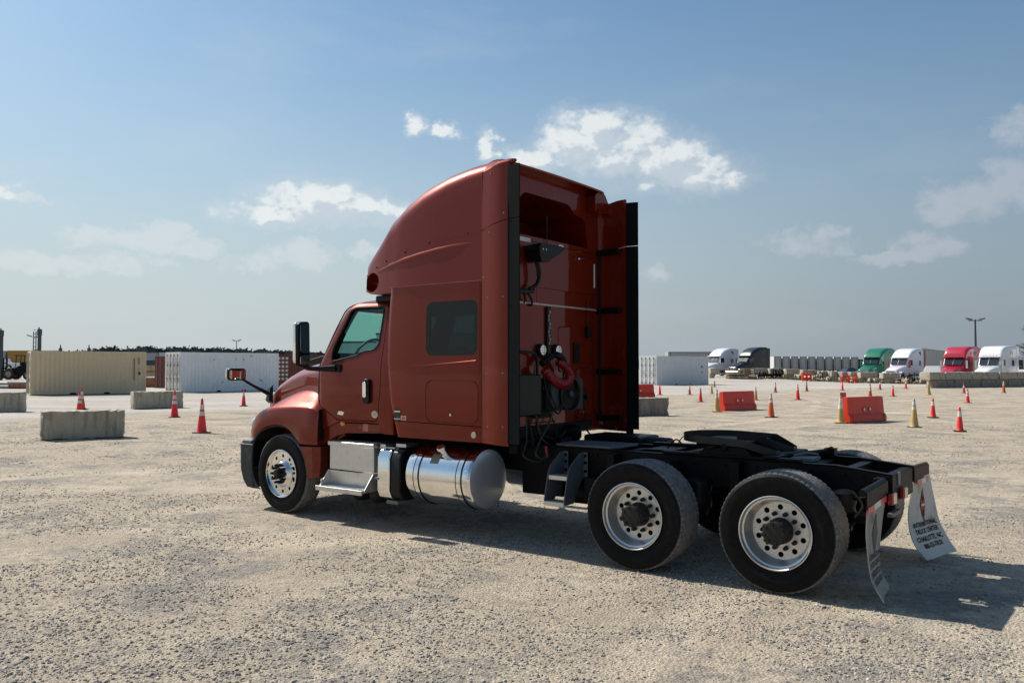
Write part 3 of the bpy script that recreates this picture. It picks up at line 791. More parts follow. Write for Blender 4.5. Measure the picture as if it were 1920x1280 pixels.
vt = [(.885+.0*k, .893, .80-k*.052, .835-k*.052, M_INK) for k in range(10)] + [(.928, .938, .70-.0, .86, mat('faint_marking', (.25, .21, .15), .7)), (.928, .942, .57, .615, mat('dull_yellow_mark', (.45, .36, .06), .6)), (.928, .945, .45, .52, M_INK)]
container(54.6, -31.45, 58.6, -25.65, 2.90, M_BEIGE, 'long beige shipping container at the left with a column of small markings', 'left', z=.02, text=vt)
wsc = []
rr = random.Random(4)
for k in range(8): x = rr.uniform(.08, .92); z0 = rr.choice([rr.uniform(.78, .93), rr.uniform(.15, .5)]); wsc.append((x, x+rr.uniform(.006, .018), z0, z0+rr.uniform(.01, .035), M_INK))
container(60.5, -24.0, 66.4, -18.55, 2.95, M_WHC, 'scuffed white shipping container behind the hood mirror with dark scratches', 'left', rod=mat('rusted_rod', (.22, .13, .08), .7), z=0, text=wsc)
container(73.5, -29.9, 79.5, -26.2, 2.85, M_BRC, 'rust brown container standing in the gap between the beige and white containers', 'left', rod=mat('pinkish_rod', (.22, .13, .11), .7))
M_LET = mat('white_lettering', (.55, .50, .45), .7)
bt = []
for k in range(6):
    for c in range(3): bt.append((.012+c*.028, .030+c*.028, .86-k*.12, .93-k*.12, M_LET))
for k in range(4):
    for c in range(2): bt.append((.345+c*.03, .365+c*.03, .86-k*.13, .92-k*.13, M_LET))
BR = container(71.5, -20.2, 78.5, -10.0, 2.93, M_BRC, 'rust brown container with white lettering behind the truck hood', 'left', text=bt)
def flat_text(body, size, m, name, parent, M_, ext=.004, bold=0.0, curve=None, align='CENTER', spacing=1.0, res=3):
    c = bpy.data.curves.new('t', 'FONT'); c.body = body; c.size = size; c.align_x = align; c.extrude = ext; c.offset = bold; c.space_character = spacing; c.resolution_u = res
    o = bpy.data.objects.new('t', c); COL.objects.link(o); bpy.context.view_layer.update()
    me = bpy.data.meshes.new_from_object(o.evaluated_get(bpy.context.evaluated_depsgraph_get())); bpy.data.objects.remove(o); bpy.data.curves.remove(c)
    for v in me.vertices:
        p = M_ @ v.co; v.co = curve(p) if curve else p
    me.materials.clear(); me.materials.append(m)
    ob = bpy.data.objects.new(name, me); COL.objects.link(ob); ob.parent = parent; return ob
RX90 = Matrix.Rotation(PI/2, 4, 'X')
flat_text('T', 1.15, M_LET, 'lettering', BR, Matrix.Translation((8.9, -.012, 1.55)) @ RX90, .006, .02)
container(85.2, 14.75, 90.2, 21.2, 3.0, M_WHC2, 'clean pale grey container right of the cab with dark locking rods on its door end', 'left', rod=M_RODD, text=[(.865, .88, .60, .67, M_INK), (.865, .88, .42, .46, M_INK)])
container(89.5, 9.0, 93.5, 13.6, 3.05, M_BRC, 'brown container edge peeking out beside the truck cab rubber strip', 'left')
container(146, -88.2, 147, -80.5, 3.35, M_YLC, 'yellow container far left behind the forklift', 'left', z=1.42)
container(146, -96.6, 146, -88.6, 3.3, M_GRC, 'grey container far left behind the white pickup', 'left', z=1.42)

# ------------------------------------------------------------------ things farther off
def bank():
    P = [(121, -140, 0), (121, -48, 0), (127, -140, 1.38), (127, -50, 1.38), (200, -160, 1.45), (200, -56, 1.45), (127, -44, -.05), (200, -48, -.05)]
    mb = MB(); mb.add([site(*p) for p in P], [(0, 1, 3, 2), (2, 3, 5, 4), (1, 6, 3), (3, 6, 7, 5)])
    o = obj('gravel_bank', mb, mat('bank_gravel', (.42, .38, .33), .95, noise=(1.2, .2), bump=(6, .5, .05))); tag(o, kind='structure')
bank()

M_GLB = mat('dark_window', (.015, .02, .024), .08, coat=1)
M_TYD = mat('plain_tyre', (.022, .022, .022), .8)
M_WHP = mat('white_paint', (.72, .73, .74), .35, coat=.6); M_CHR = mat('chrome_trim', (.7, .7, .7), .15, 1)
def wheel_simple(parent, x, y, r, w, rim=M_CHR):
    mb = MB(); mb.lathe([(r*.58, -w/2), (r*.93, -w/2), (r, -w*.35), (r, w*.35), (r*.93, w/2), (r*.58, w/2)], (x, y, r), 'y', 24)
    o = obj('wheel', mb, M_TYD, parent)
    rm = MB(); rm.lathe([(.02, -w*.3), (r*.2, -w*.34), (r*.5, -w*.2), (r*.58, -w*.45), (r*.58, w*.45), (r*.5, w*.2), (.02, w*.3)], (x, y, r), 'y', 20)
    obj('rim', rm, rim, o)
def pickup(d, s, z, rz, m, label, sc=1.0, lo=5.6):
    x, y, _ = site(d, s); r = empty('pickup_truck', (x, y, z), rz, label, 'pickup truck'); r.scale = (sc,)*3
    H = .95
    mb = MB(); prof = [(-2.8, .45), (-2.8, 1.0), (-1.55, 1.12), (-.95, 1.12), (2.8, 1.12), (2.8, .45), (2.1, .45), (1.95, .78), (1.6, .9), (1.25, .78), (1.1, .45), (-1.3, .45), (-1.45, .78), (-1.8, .9), (-2.15, .78), (-2.3, .45)]
    mb.prism(prof, -H, H); obj('body', mb, m, r, bevel=.05)
    cb = MB(); a = [(-1.3, 1.1), (-.7, 1.75), (1.0, 1.78), (1.35, 1.1)]
    rings = []
    for yy, k in ((-.93, 0), (-.72, 1), (.72, 1), (.93, 0)):
        rings.append([(x_, yy, z_) if k or z_ < 1.2 else (x_*.98, yy*.9, z_-.03) for x_, z_ in a])
    cb.loft(rings); obj('cab', cb, m, r, bevel=.04)
    for sgn in (-1, 1):
        for (x0, x1, t0, t1) in ((-1.0, -.15, -.58, -.15), (-.05, .95, -.05, .85)):
            wb = MB(); wb.add([(x0, sgn*.935, 1.14), (x1, sgn*.935, 1.14), (t1, sgn*.86, 1.66), (t0, sgn*.86, 1.66)], [(0, 1, 2, 3)]); obj('side_window', wb, M_GLB, r, solid=.01)
        for wx in (-1.8, 1.6): wheel_simple(r, wx, sgn*.82, .40, .26)
    return r
pickup(131, -80.2, 1.40, YAW+.1, M_WHP, 'white pickup truck parked at the far left edge beside the forklift')
pickup(138, -59.6, 1.42, YAW, mat('black_car_paint', (.012, .014, .02), .3, coat=1), 'black pickup behind the lumber in the gap between containers', .95)

def rough_forklift(d, s):
    x, y, _ = site(d, s); r = empty('rough_terrain_forklift', (x, y, .08), YAW+.05, 'dark rough terrain forklift with big pale wheel left of the beige container', 'forklift')
    b = MB(); b.prism([(-1.6, .7), (-1.5, 1.6), (-.2, 1.75), (.2, 2.0), (1.9, 2.0), (2.3, 1.5), (2.3, .75), (1.0, .6)], -.85, .85); obj('body', b, M_BLK, r, bevel=.06)
    c = MB()
    for yy in (-.6, .6):
        for (xa, xb) in ((-.4, -.25), (.9, .8)): c.cyl((xa, yy, 1.8), (xb, yy, 3.4), .05)
    c.box(-.6, 1.1, -.7, .7, 3.38, 3.48); c.box(.1, .7, -.3, .3, 2.0, 2.5); obj('cab_frame', c, M_BLK, r)
    m = MB()
    for yy in (-.45, .45): m.box(-2.25, -2.05, yy-.07, yy+.07, .2, 3.0)
    for zz in (.6, 1.5, 2.3, 2.95): m.box(-2.2, -2.1, -.45, .45, zz, zz+.12)
    obj('mast', m, M_BLK, r)
    f = MB()
    for yy in (-.4, .4): f.box(-3.4, -2.25, yy-.07, yy+.07, .15, .23)
    f.box(-2.3, -2.25, -.7, .7, .15, .7); obj('fork', f, mat('dark_red_steel', (.12, .015, .02), .6), r)
    e = MB(); e.cyl((1.2, -.4, 2.0), (1.25, -.4, 3.0), .06); obj('exhaust', e, M_BLK, r)
    pr = mat('dusty_wheel', (.33, .26, .21), .8)
    for sg in (-1, 1):
        for wx, rr_ in ((-1.1, .78), (1.5, .62)): wheel_simple(r, wx, sg*.95, rr_, .45, pr)
rough_forklift(119, -70.0)

M_MAST = mat('dark_mast_steel', (.045, .05, .05), .6)
def mast(d, s, ztop, label, wide=.55, lad=True):
    x, y, _ = site(d, s); r = empty('lift_mast', (x, y, 0), YAW, label, 'lift mast', 'lift masts at the far left')
    m = MB(); m.box(-.17, .17, -.2, .2, 0, ztop); m.box(-.22, .22, -.24, .24, ztop-.9, ztop-.1); m.cyl((-.1, 0, ztop), (-.1, 0, ztop+.25), .09); obj('column', m, M_MAST, r)
    if lad:
        l = MB()
        for xx in (-.85, -.5): l.box(xx-.05, xx+.05, -.06, .06, 0, ztop-.35)
        for k in range(int(ztop/.6)): l.box(-.85, -.5, -.04, .04, .5+k*.6, .58+k*.6)
        l.box(-.7, -.15, -.05, .05, ztop-1.2, ztop-1.05); l.box(-.7, -.15, -.05, .05, ztop-3, ztop-2.85); obj('ladder', l, mat('pale_mast_steel', (.16, .17, .17), .6), r)
mast(118, -66.8, 7.25, 'taller dark lift mast with a pale ladder above the left end of the beige container')
mast(118, -72.2, 7.1, 'dark lift mast cut by the left edge of the photo', .55)
for d, s, zt, lb in ((120, -64.9, 5.1, 'short dark post top poking over the roof of the beige container, left one'), (120, -60.8, 5.1, 'short dark post top poking over the roof of the beige container, right one')):
    x, y, _ = site(d, s); r = MB(); r.box(x-.14, x+.14, y-.14, y+.14, 0, zt-.5); r.box(x-.17, x+.17, y-.17, y+.17, zt-1.1, zt-.5); r.cyl((x, y, zt-.5), (x, y, zt), .1, .05); tag(obj('exhaust_post', r, M_MAST), lb, 'post', 'post tops over the beige container')
def lamp(d, s, H, label, heads=2, t=.12):
    x, y, _ = site(d, s); r = empty('yard_light', (x, y, 0), YAW, label, 'lamp post', 'yard light poles')
    m = MB(); m.cyl((0, 0, 0), (0, 0, H), t*1.3, t*.7, 10); obj('pole', m, M_MAST, r)
    a = MB(); a.cyl((-.9 if heads > 1 else -.6, 0, H-.15), (.9 if heads > 1 else 0, 0, H-.15), .05)
    obj('arm', a, M_MAST, r)
    for k in range(heads):
        sx = (-1, 1)[k]; h = MB(); h.add([(sx*.45, -.25, H+.05), (sx*1.25, -.25, H+.25), (sx*1.25, .25, H+.25), (sx*.45, .25, H+.05), (sx*.5, -.2, H-.12), (sx*1.2, -.2, H+.03), (sx*1.2, .2, H+.03), (sx*.5, .2, H-.12)], [(0,1,2,3),(4,7,6,5),(0,4,5,1),(1,5,6,2),(2,6,7,3),(3,7,4,0)]); obj('lamp_head', h, M_STEP, r)
lamp(112, 62.2, 8.25, 'tall dark light pole with two lamp heads behind the red truck', 2, .15)
lamp(230, -75.9, 9.2, 'thin light pole with two heads far behind the scuffed white container', 2, .13)
lamp(170, -97.5, 8.2, 'thin light pole beside the lift mast at the far left', 1, .1)

def boxthing(name, d, s, w, dp, h, m, label, cat, z=0, group=None, rz=0, strap=False):
    x, y, _ = site(d, s); r = empty(name, (x, y, z), YAW+rz, label, cat, group); return r
M_WOOD = mat('sawn_lumber', (.42, .29, .165), .85, noise=(4, .3), bump=(30, .3, .01)); M_WOODD = mat('weathered_pallet_wood', (.23, .165, .10), .9, noise=(5, .4))
M_BOXB = mat('brown_crate', (.27, .13, .065), .8, noise=(3, .2)); M_TARP = mat('white_wrap', (.6, .6, .58), .6)
def lumber(d, s, w, h, layers, label, top=True):
    x, y, _ = site(d, s); r = empty('lumber_stack', (x, y, 0), YAW, label, 'lumber stack', 'lumber stacks among the containers')
    for k in range(layers):
        for j in range(3):
            b = MB(); z0 = .08+k*h/layers; b.box(-w/2+j*w/3+.02, -w/2+(j+1)*w/3-.02, -.6, 3.0, z0, z0+h/layers-.09)
            obj('board_bundle', b, M_WOOD if k else M_BOXB, r)
        b = MB(); b.box(-w/2, w/2, -.3, -.2, k*h/layers, .08+k*h/layers); b.box(-w/2, w/2, 2, 2.1, k*h/layers, .08+k*h/layers); obj('bearer', b, M_WOODD, r)
    if top:
        b = MB(); b.box(-w/2-.02, w/2+.02, -.62, 3.02, h, h+.10); obj('wrap', b, M_TARP, r)
lumber(77.5, -33.2, 2.3, .86, 1, 'low brown crate stack with white top in the gap between the beige and white containers')
lumber(88, -38.2, 2.6, 2.05, 3, 'tall tan lumber stack behind the low crate in the container gap', False)
lumber(72.5, -42.6, 1.6, .52, 1, 'low lumber pile beside the left end of the beige container')
x, y, _ = site(72.5, -43.9); r = empty('pipe_bundle', (x, y, 0), YAW+1.2, 'bundle of grey green pipes lying left of the beige container', 'pipe bundle')
for k, (a, b) in enumerate(((-.3, .16), (0, .16), (.3, .16), (-.15, .42), (.15, .42))):
    p = MB(); p.lathe([(.13, -.9), (.155, -.9), (.155, .9), (.13, .9)], (a, 0, b), 'y', 12, True); obj('pipe', p, mat('pipe_grey_green', (.16, .19, .17), .6), r)

def trailer(d, s, w, h, L, m, rz, label, group=None, z=0):
    x, y, _ = site(d, s, z); r = empty('box_trailer', (x, y, z), rz, label, 'trailer', group)
    b = MB(); b.box(-w/2, w/2, 0, L, 1.15, h); obj('body', b, m, r, bevel=.03)
    for k in (0, 1):
        dd = MB(); dd.box(-w/2+.08+k*(w-.16)/2, -w/2+.06+(k+1)*(w-.16)/2, -.035, -.003, 1.25, h-.12); o = obj('door', dd, M_GRC, r)
        rb = MB(); xx = -w/2+.35+k*(w-.7); rb.box(xx-.03, xx+.03, -.07, -.04, 1.2, h-.05); obj('lock_rod', rb, M_RODD, o)
    f = MB(); f.box(-w/2, w/2, -.06, 0, 1.0, 1.15); f.box(-w/2, w/2, -.05, 0, h-.08, h+.03); f.box(-w/2-.02, -w/2+.06, -.055, -.0, 1.15, h); f.box(w/2-.06, w/2+.02, -.055, -.0, 1.15, h); f.box(-w*.3, w*.3, -.03, .03, .5, .6); f.box(-w*.3, -w*.26, 0, .05, .5, 1.1); f.box(w*.26, w*.3, 0, .05, .5, 1.1); f.box(-.5, .5, .5, L-.5, .95, 1.15)
    obj('frame', f, M_RODD, r)
    for sg in (-1, 1):
        wheel = MB(); wheel.lathe([(.3, -.25), (.5, -.22), (.5, .22), (.3, .25)], (0, 0, 0), 'x', 16, True); wheel.xf(Matrix.Translation((sg*(w/2-.3), 1.6, .5))); obj('wheel', wheel, M_TYD, r)
    return r
M_TRL = mat('trailer_grey', (.50, .51, .52), .5, noise=(1, .1)); M_TRB = mat('trailer_blue_grey', (.33, .40, .45), .5)
for k in range(10):
    px = 1458 + k*16.0
    d = 228; s = (px-960)/1565.7*d
    trailer(d, s, 1.95, 4.75-.02*k, 9, M_TRL, YAW-.05, 'grey box trailer in the far row, %s' % ['next to the black truck', 'second from the black truck', 'third from the black truck', 'fourth from the black truck', 'fifth from the black truck', 'fifth from the green truck', 'fourth from the green truck', 'third from the green truck', 'second from the green truck', 'next to the green truck'][k], 'row of grey trailers far behind')
trailer(138, 30.6, 9.5, 4.35, 3, M_GRC, YAW, 'long dull trailer seen above the pale grey container roof')
trailer(150, -66, 5.2, 4.5, 4, M_TRB, YAW, 'blue grey trailer far behind the container gap', z=0)

def warehouse():
    r = empty('warehouse', site(190, 93.5, 0), YAW+.0, 'large grey metal warehouse with a low pitched roof behind the trucks', 'building')
    m = mat('corrugated_wall', (.36, .37, .36), .6, noise=(.4, .08)); b = MB()
    L, W = 26, 60
    a = [(0, 0), (8, 0), (8, 4.0), (0, 6.2)]
    b.loft([[(0, 0, 0), (0, 8, 0), (0, 8, 4.6), (0, 4, 5.9), (0, 0, 6.0)], [(11, 0, 0), (11, 8, 0), (11, 8, 4.2), (11, 4, 4.5), (11, 0, 4.6)]])
    obj('wall', b, m, r, angle=10)
    rb = MB()
    for k in range(18): rb.box(.1+k*.6, .16+k*.6, -.06, 0, 0, 5.9-k*.6/11*1.35)
    tag(obj('wall_rib', rb, m, r), kind='stuff')
    g = MB(); g.add([(-.2, -.25, 6.0), (11.2, -.25, 4.6), (11.2, -.25, 4.75), (-.2, -.25, 6.18), (-.2, 0, 6.0), (11.2, 0, 4.6), (11.2, 0, 4.75), (-.2, 0, 6.18)], [(0,1,2,3),(4,7,6,5),(3,2,6,7),(0,4,5,1)]); obj('roof_edge', g, M_ROD, r)
warehouse()

def depot():
    r = empty('depot_building', site(150, -31.2, 0), YAW, 'pale low depot building seen through the truck cab windows', 'building')
    m = mat('pale_depot_wall', (.50, .52, .52), .7, noise=(.5, .08)); b = MB()
    b.box(0, 7, 0, 12, 0, 6.2); b.box(7, 24, -1, 14, 0, 7.6); obj('wall', b, m, r)
    p = MB(); p.box(-.1, 6.98, -.15, 12, 6.2, 6.5); p.box(6.9, 24.1, -1.15, 14, 7.6, 7.95); obj('roof_edge', p, M_GREYP, r)
    for k in range(5):
        w = MB(); w.box(8+k*3.2, 10.4+k*3.2, -1.06, -.98, 3.3, 5.6); f = obj('window', w, M_GLB, r)
        g = MB(); g.box(8+k*3.2-.1, 10.4+k*3.2+.1, -1.10, -1.0, 5.6, 5.75); g.box(9.15+k*3.2, 9.25+k*3.2, -1.09, -1.06, 3.3, 5.6); obj('window_frame', g, m, f)
    for k in range(2):
        w = MB(); w.box(1+k*3, 3.2+k*3, -.06, .02, 0, 3.6); obj('roller_door', w, M_GREYP, r)
depot()

# far rows of concrete blocks (each its own)
rr = random.Random(11)
def px_s(px, d): return (px-960)/1565.7*d
def base_d(px): return lerp_tab(px, [(1330, 104), (1400, 103), (1470, 102), (1560, 98), (1740, 93), (1925, 80)])
spans = [(1332,1352),(1413,1440),(1444,1468),(1474,1501),(1505,1533),(1542,1558),(1559,1574),(1579,1594),(1595,1611),(1613,1648),(1655,1690)]
names = ['behind the white truck hood, leftmost in the far row', 'behind the leaning black racks, first of two', 'behind the leaning black racks, second of two', 'with a dark gap under it, right of the racks', 'behind the small orange barricade', 'left of the dark car, first of a touching pair', 'left of the dark car, second of a touching pair',
         'under the green truck nose, first of a pair', 'under the green truck nose, second of a pair', 'below the green truck, above a square dark gap', 'right before the hood of the white truck']
for k, ((a, b), nm) in enumerate(zip(spans, names)):
    d = base_d((a+b)/2); sc = d/1565.7
    hz = .62*(1 + .25*(d > 120))
    conc_block(d, px_s(a, d), d+.3, px_s(b, d), 10.5*sc, .8, 'upper far concrete block '+nm, 'far concrete block row', M_CONCL if k % 3 else M_CONC, z=8.2*sc, seed=40+k)
low = [(1330,1340),(1470,1490),(1497,1508),(1553,1568),(1574,1592),(1605,1628),(1640,1652),(1662,1680),(1700,1712),(1726,1742)]
lown = ['beneath the leftmost far block', 'right of the leaning racks', 'left of the small orange barricade', 'beside the white drum', 'behind the orange jumble', 'left of the square dark gap', 'right of the square dark gap', 'under the truck hood on grass', 'under the dark bench frame', 'by the tall yellow cone']
for k, ((a, b), nm) in enumerate(zip(low, lown)):
    d = base_d((a+b)/2)-.2; sc = d/1565.7
    conc_block(d, px_s(a, d), d+.2, px_s(b, d), 8.2*sc, .9, 'lower far concrete block '+nm, 'far concrete block row', M_CONC, z=0, seed=60+k)
# grass strip at the blocks' feet
gb = MB(); rr2 = random.Random(2)
for k in range(1400):
    px = rr2.uniform(1400, 1745); d = base_d(px)-1.0-rr2.random()*1.2; s = px_s(px, d); x, y, _ = site(d, s)
    h = rr2.uniform(.05, .28)*(2 if rr2.random() < .1 else 1); a = rr2.uniform(0, 3.14); w = .12
    z_ = float(ramp(d, s)); gb.add([(x-w*math.cos(a), y-w*math.sin(a), z_), (x+w*math.cos(a), y+w*math.sin(a), z_), (x+rr2.uniform(-.1, .1), y+rr2.uniform(-.1, .1), z_+h)], [(0, 1, 2)])
tag(obj('dry_grass', gb, mat('dry_grass', (.15, .135, .06), .9)), 'strip of dry grass and weeds at the foot of the far blocks', 'grass', kind='stuff')

wall = [(1742,1773,1),(1773,1823,1),(1823,1873,1),(1873,1935,1),(1755,1790,0),(1790,1840,0),(1840,1890,0),(1890,1935,0)]
wn = ['upper block at the left end of the two tier wall, pale', 'upper block of the two tier wall below the red truck', 'upper block of the two tier wall between red and white trucks', 'upper block of the two tier wall at the right edge', 'lower block at the left end of the two tier wall', 'second lower block of the two tier wall from its left end', 'third lower block of the two tier wall, behind a red cone', 'lower block of the two tier wall at the right edge']
for (a, b, up), nm in zip(wall, wn):
    da = 74.6+(a-1765)*.027; db = 74.6+(b-1765)*.027
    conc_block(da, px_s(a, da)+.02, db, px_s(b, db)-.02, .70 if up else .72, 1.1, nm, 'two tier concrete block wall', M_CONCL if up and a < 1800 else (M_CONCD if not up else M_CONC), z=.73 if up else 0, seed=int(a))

def pallets(d, s, n, w, label):
    x, y, _ = site(d, s); r = empty('pallet_stack', (x, y, float(ramp(d, s))), YAW+.1, label, 'pallet stack', 'wooden pallet stacks')
    for k in range(n):
        z = k*.22; b = MB()
        for j in range(3): b.box(-w/2, w/2, -.5+j*.45, -.4+j*.45, z, z+.12)
        p = obj('pallet', b, M_WOODD, r)
        for j in range(5): bb = MB(); bb.box(-w/2+j*w/4.6, -w/2+j*w/4.6+w*.14, -.55, .6, z+.125, z+.16); obj('plank', bb, M_WOOD if j % 2 else M_WOODD, p)
pallets(101, px_s(1372, 101), 6, 1.2, 'tan wooden pallet stack below the black truck, left one with leaning planks'); pallets(100.6, px_s(1387, 100.6), 5, 1.1, 'wooden pallet stack below the black truck, middle one'); pallets(100.3, px_s(1402, 100.3), 6, 1.3, 'wooden pallet stack below the black truck, right one')
def racks(px0, px1, label, m, d=None, h=1.2, n=7):
    d = d or base_d((px0+px1)/2)-1.5; x, y, _ = site(d, px_s((px0+px1)/2, d)); w = (px1-px0)*d/1565.7
    r = empty('steel_rack', (x, y, float(ramp(d, px_s((px0+px1)/2, d)))), YAW, label, 'steel rack', 'steel racks leaning on the far blocks')
    for k in range(n):
        u = -w/2+w*(k+.5)/n; b = MB(); dx = rr.uniform(-.3, .3)
        b.tube([(u, 0, 0), (u+dx, .2, h*rr.uniform(.8, 1.05)), (u+dx+.35, .3, h*.75), (u+.4, .1, 0)], .045, 6)
        b.tube([(u-.1, .1, h*.3), (u+.5, .1, h*.5)], .035, 6); obj('rail', b, m, r)
racks(1415, 1440, 'black bent steel racks leaning on the first pale block pair', M_BLK, h=.8); racks(1443, 1466, 'dense black steel racks leaning on the second pale block', M_BLK, h=1.25, n=9)
racks(1523, 1545, 'reddish brown steel racks right of the small orange barricade', M_RUST, h=1.15, n=6)
racks(1699, 1735, 'thin dark bench frame beside the white truck wheel', M_BLK, h=1.35, n=4)
def sawhorse(px0, px1, label, n, jumble=False, h=.95):
    d = base_d((px0+px1)/2)-3; x, y, _ = site(d, px_s((px0+px1)/2, d)); w = (px1-px0)*d/1565.7
    r = empty('orange_barricade', (x, y, float(ramp(d, px_s((px0+px1)/2, d)))), YAW, label, 'barricade', 'orange barricades by the far blocks')
    for k in range(n):
        b = MB(); a = rr.uniform(-.5, .5) if jumble else 0
        z = .15+k*h/n; b.box(-w/2, w/2, -.04, .04, z, z+h/n*.55); b.xf(Matrix.Translation((0, -.05*k, z)) @ Matrix.Rotation(a, 4, 'Y') @ Matrix.Translation((0, 0, -z))); obj('rail', b, M_BAR, r)
    for u in (-w*.42, 0, w*.42):
        b = MB(); b.box(u-.09, u+.09, -.15, .15, 0, h*(rr.uniform(.6, 1.05) if jumble else 1)); obj('post', b, M_BAR, r)
sawhorse(1503, 1521, 'small orange barricade standing below the grey trailers', 2); sawhorse(1575, 1606, 'jumbled pile of orange barricade boards below the dark car', 4, True, .8); sawhorse(1741, 1758, 'crumpled orange barricade at the left end of the block wall', 3, True, 1.15)
x, y, _ = site(97, px_s(1552, 97)); b = MB(); b.cyl((x, y, 0), (x, y, .62), .22); b.lathe([(.22, .3), (.235, .31), (.235, .35), (.22, .36)], (x, y, 0), 'z', 16); tag(obj('drum', b, M_TARP), 'small white drum standing by the far blocks', 'drum')
x, y, _ = site(101, px_s(1592, 101))

def far_car(d, s, rz):
    x, y, _ = site(d, s); r = empty('dark_car', (x, y, .2), rz, 'dark sedan roof showing over the far blocks left of the green truck', 'car')
    m = mat('navy_car_paint', (.012, .014, .022), .3, coat=1); b = MB()
    b.prism([(-2.3, .3), (-2.35, .8), (-1.4, .98), (1.6, 1.0), (2.3, .9), (2.3, .3)], -.85, .85); obj('body', b, m, r, bevel=.08)
    b = MB(); b.loft([[(-1.3, y_, .95), (-.5, y_*.8, 1.5), (.6, y_*.8, 1.52), (1.5, y_, .98)] for y_ in (-.8, .8)]); obj('cabin', b, M_GLB, r, bevel=.05)
    b = MB(); b.box(-.5, .6, -.62, .62, 1.5, 1.55); obj('roof', b, m, r, bevel=.02)
    for sg in (-1, 1):
        for wx in (-1.45, 1.45): wheel_simple(r, wx, sg*.78, .33, .2)
far_car(132, px_s(1591, 132), YAW+.3)

# ------------------------------------------------------------------ parked road tractors behind the blocks
def bg_truck(d, s, hd, m, label, H=4.0, hood=1.75, dark_vent=False, sleeper=3.6, m2=None, round_roof=True, stack=False):
    """front looks along local -x"""
    x, y, _ = site(d, s); r = empty('parked_semi_truck', (x, y, float(ramp(d, s))), hd, label, 'semi truck', 'semi trucks parked behind the blocks')
    rings = []
    tab = [(-.05, 1.9, 1.0), (.1, 2.25, 1.02), (.45, 2.78, 1.05), (.62, 2.92, 1.07)]
    b = MB()
    def sec(x_, zt, w, rad, zb=.95):
        pts = []
        for (yy, zz) in [(w, zb), (w, zb+.5), (w, max(zb+.6, zt-rad-.4)), (w, zt-rad)]: pts.append((x_, -yy, zz))
        for k in range(1, 6):
            a = PI/2*k/6; pts.append((x_, -(w-rad+rad*math.cos(a)), zt-rad+rad*math.sin(a)))
        pts.append((x_, -(w-rad), zt)); pts.append((x_, -(w-rad)*.4, zt+.02))
        return pts + [(p[0], -p[1], p[2]) for p in reversed(pts)]
    secs = [(-.12, 1.95, .98, .06), (0, 2.05, 1.0, .08), (.22, 2.45, 1.02, .12), (.42, 2.80, 1.05, .16), (.50, 3.02, 1.07, .22), (.62, 3.2, 1.1, .3), (.9, 3.48, 1.15, .4), (1.3, 3.74, 1.19, .45), (1.8, 3.92, 1.22, .42), (2.4, H, 1.24, .34), (sleeper, H, 1.24, .28)]
    if not round_roof: secs = [(-.12, 1.95, .98, .06), (0, 2.05, 1.0, .08), (.22, 2.45, 1.02, .12), (.42, 2.80, 1.05, .16), (.38, 2.98, 1.08, .22), (.5, 3.3, 1.1, .3), (.75, 3.65, 1.13, .36), (1.05, 3.85, 1.17, .36), (1.5, H-.02, 1.22, .3), (2.4, H+.02, 1.24, .25), (sleeper, H+.02, 1.24, .2)]
    b.loft([sec(*q) for q in secs]); obj('cab', b, m, r, angle=40)
    # hood with sloping nose
    h = MB(); hs = []
    for x_, zt, w, zb in ((-hood-.10, 1.05, .55, .95), (-hood, 1.42, .72, .9), (-hood*.8, 1.62, .80, .85), (-hood*.4, 1.82, .90, .8), (-.1, 1.98, .97, .8), (.3, 2.0, .99, .8)):
        pts = [(x_, -w, zb), (x_, -w, zt-.35), (x_, -w*.96, zt-.15), (x_, -w*.8, zt-.04), (x_, -w*.4, zt)]
        hs.append(pts + [(p[0], -p[1], p[2]) for p in reversed(pts)])
    h.loft(hs); obj('hood', h, m, r, angle=45)
    fd = MB()
    for sg in (-1, 1):
        rings = []
        for k in range(9):
            a = PI*k/8; rings.append([(-hood+.55-.68*math.cos(a), sg*yy, .52+.68*math.sin(a)*zz) for yy, zz in ((1.2, 1), (1.17, 1.1), (.85, 1.18), (.85, 1.0))])
        fd.loft(rings)
        wheel_simple(r, -hood+.55, sg*1.02, .5, .28)
        for wx in (sleeper+1.2, sleeper+2.5): wheel_simple(r, wx, sg*.95, .5, .5)
        mi = MB(); mi.box(.12, .22, sg*1.25-.09, sg*1.25+.09, 1.75, 2.55); mi.cyl((.2, sg*1.0, 1.85), (.17, sg*1.2, 1.85), .03); obj('mirror', mi, M_CHR if m2 is None else m2, r)
        def wy(z): return sg*(1.06 if z > 2.2 else 1.03)
        w = MB(); w.add([(.33, sg*1.063, 2.0), (1.05, sg*1.165, 2.0), (1.05, sg*1.165, 2.6), (.55, sg*1.10, 2.62)], [(0, 1, 2, 3)]); obj('side_window', w, M_GLB, r, solid=-.02)
        w = MB(); w.add([(p, sg*1.252, q) for p, q in rrect(2.45, 2.95, 1.95, 2.55, .08, 3)], [tuple(range(16))]) if False else w.prism(rrect(2.45, 2.95, 1.95, 2.55, .08, 3), sg*1.22, sg*1.252)
        obj('sleeper_window', w, M_GLB, r)
        w = MB(); vp = [(2.35, 3.55), (2.95, 3.1), (2.95, 3.55), (2.7, 3.62)] if round_roof else rrect(2.1, 2.75, 3.15, 3.5, .1, 3)
        w.prism(vp, sg*1.20, sg*1.256); obj('vent_window', w, M_GLB, r)
        hl = MB(); hl.box(-hood-.02, -hood+.28, sg*.98-.16, sg*.98+.16, .92, 1.14); obj('headlight', hl, M_CHR, r, bevel=.03)
        ex = MB(); ex.box(sleeper, sleeper+.45, sg*1.24-.02, sg*1.24+.02, 1.1, H-.15); obj('side_fairing', ex, m2 or m, r)
    obj('fender', fd, m, r, angle=40)
    ws = MB(); g = []
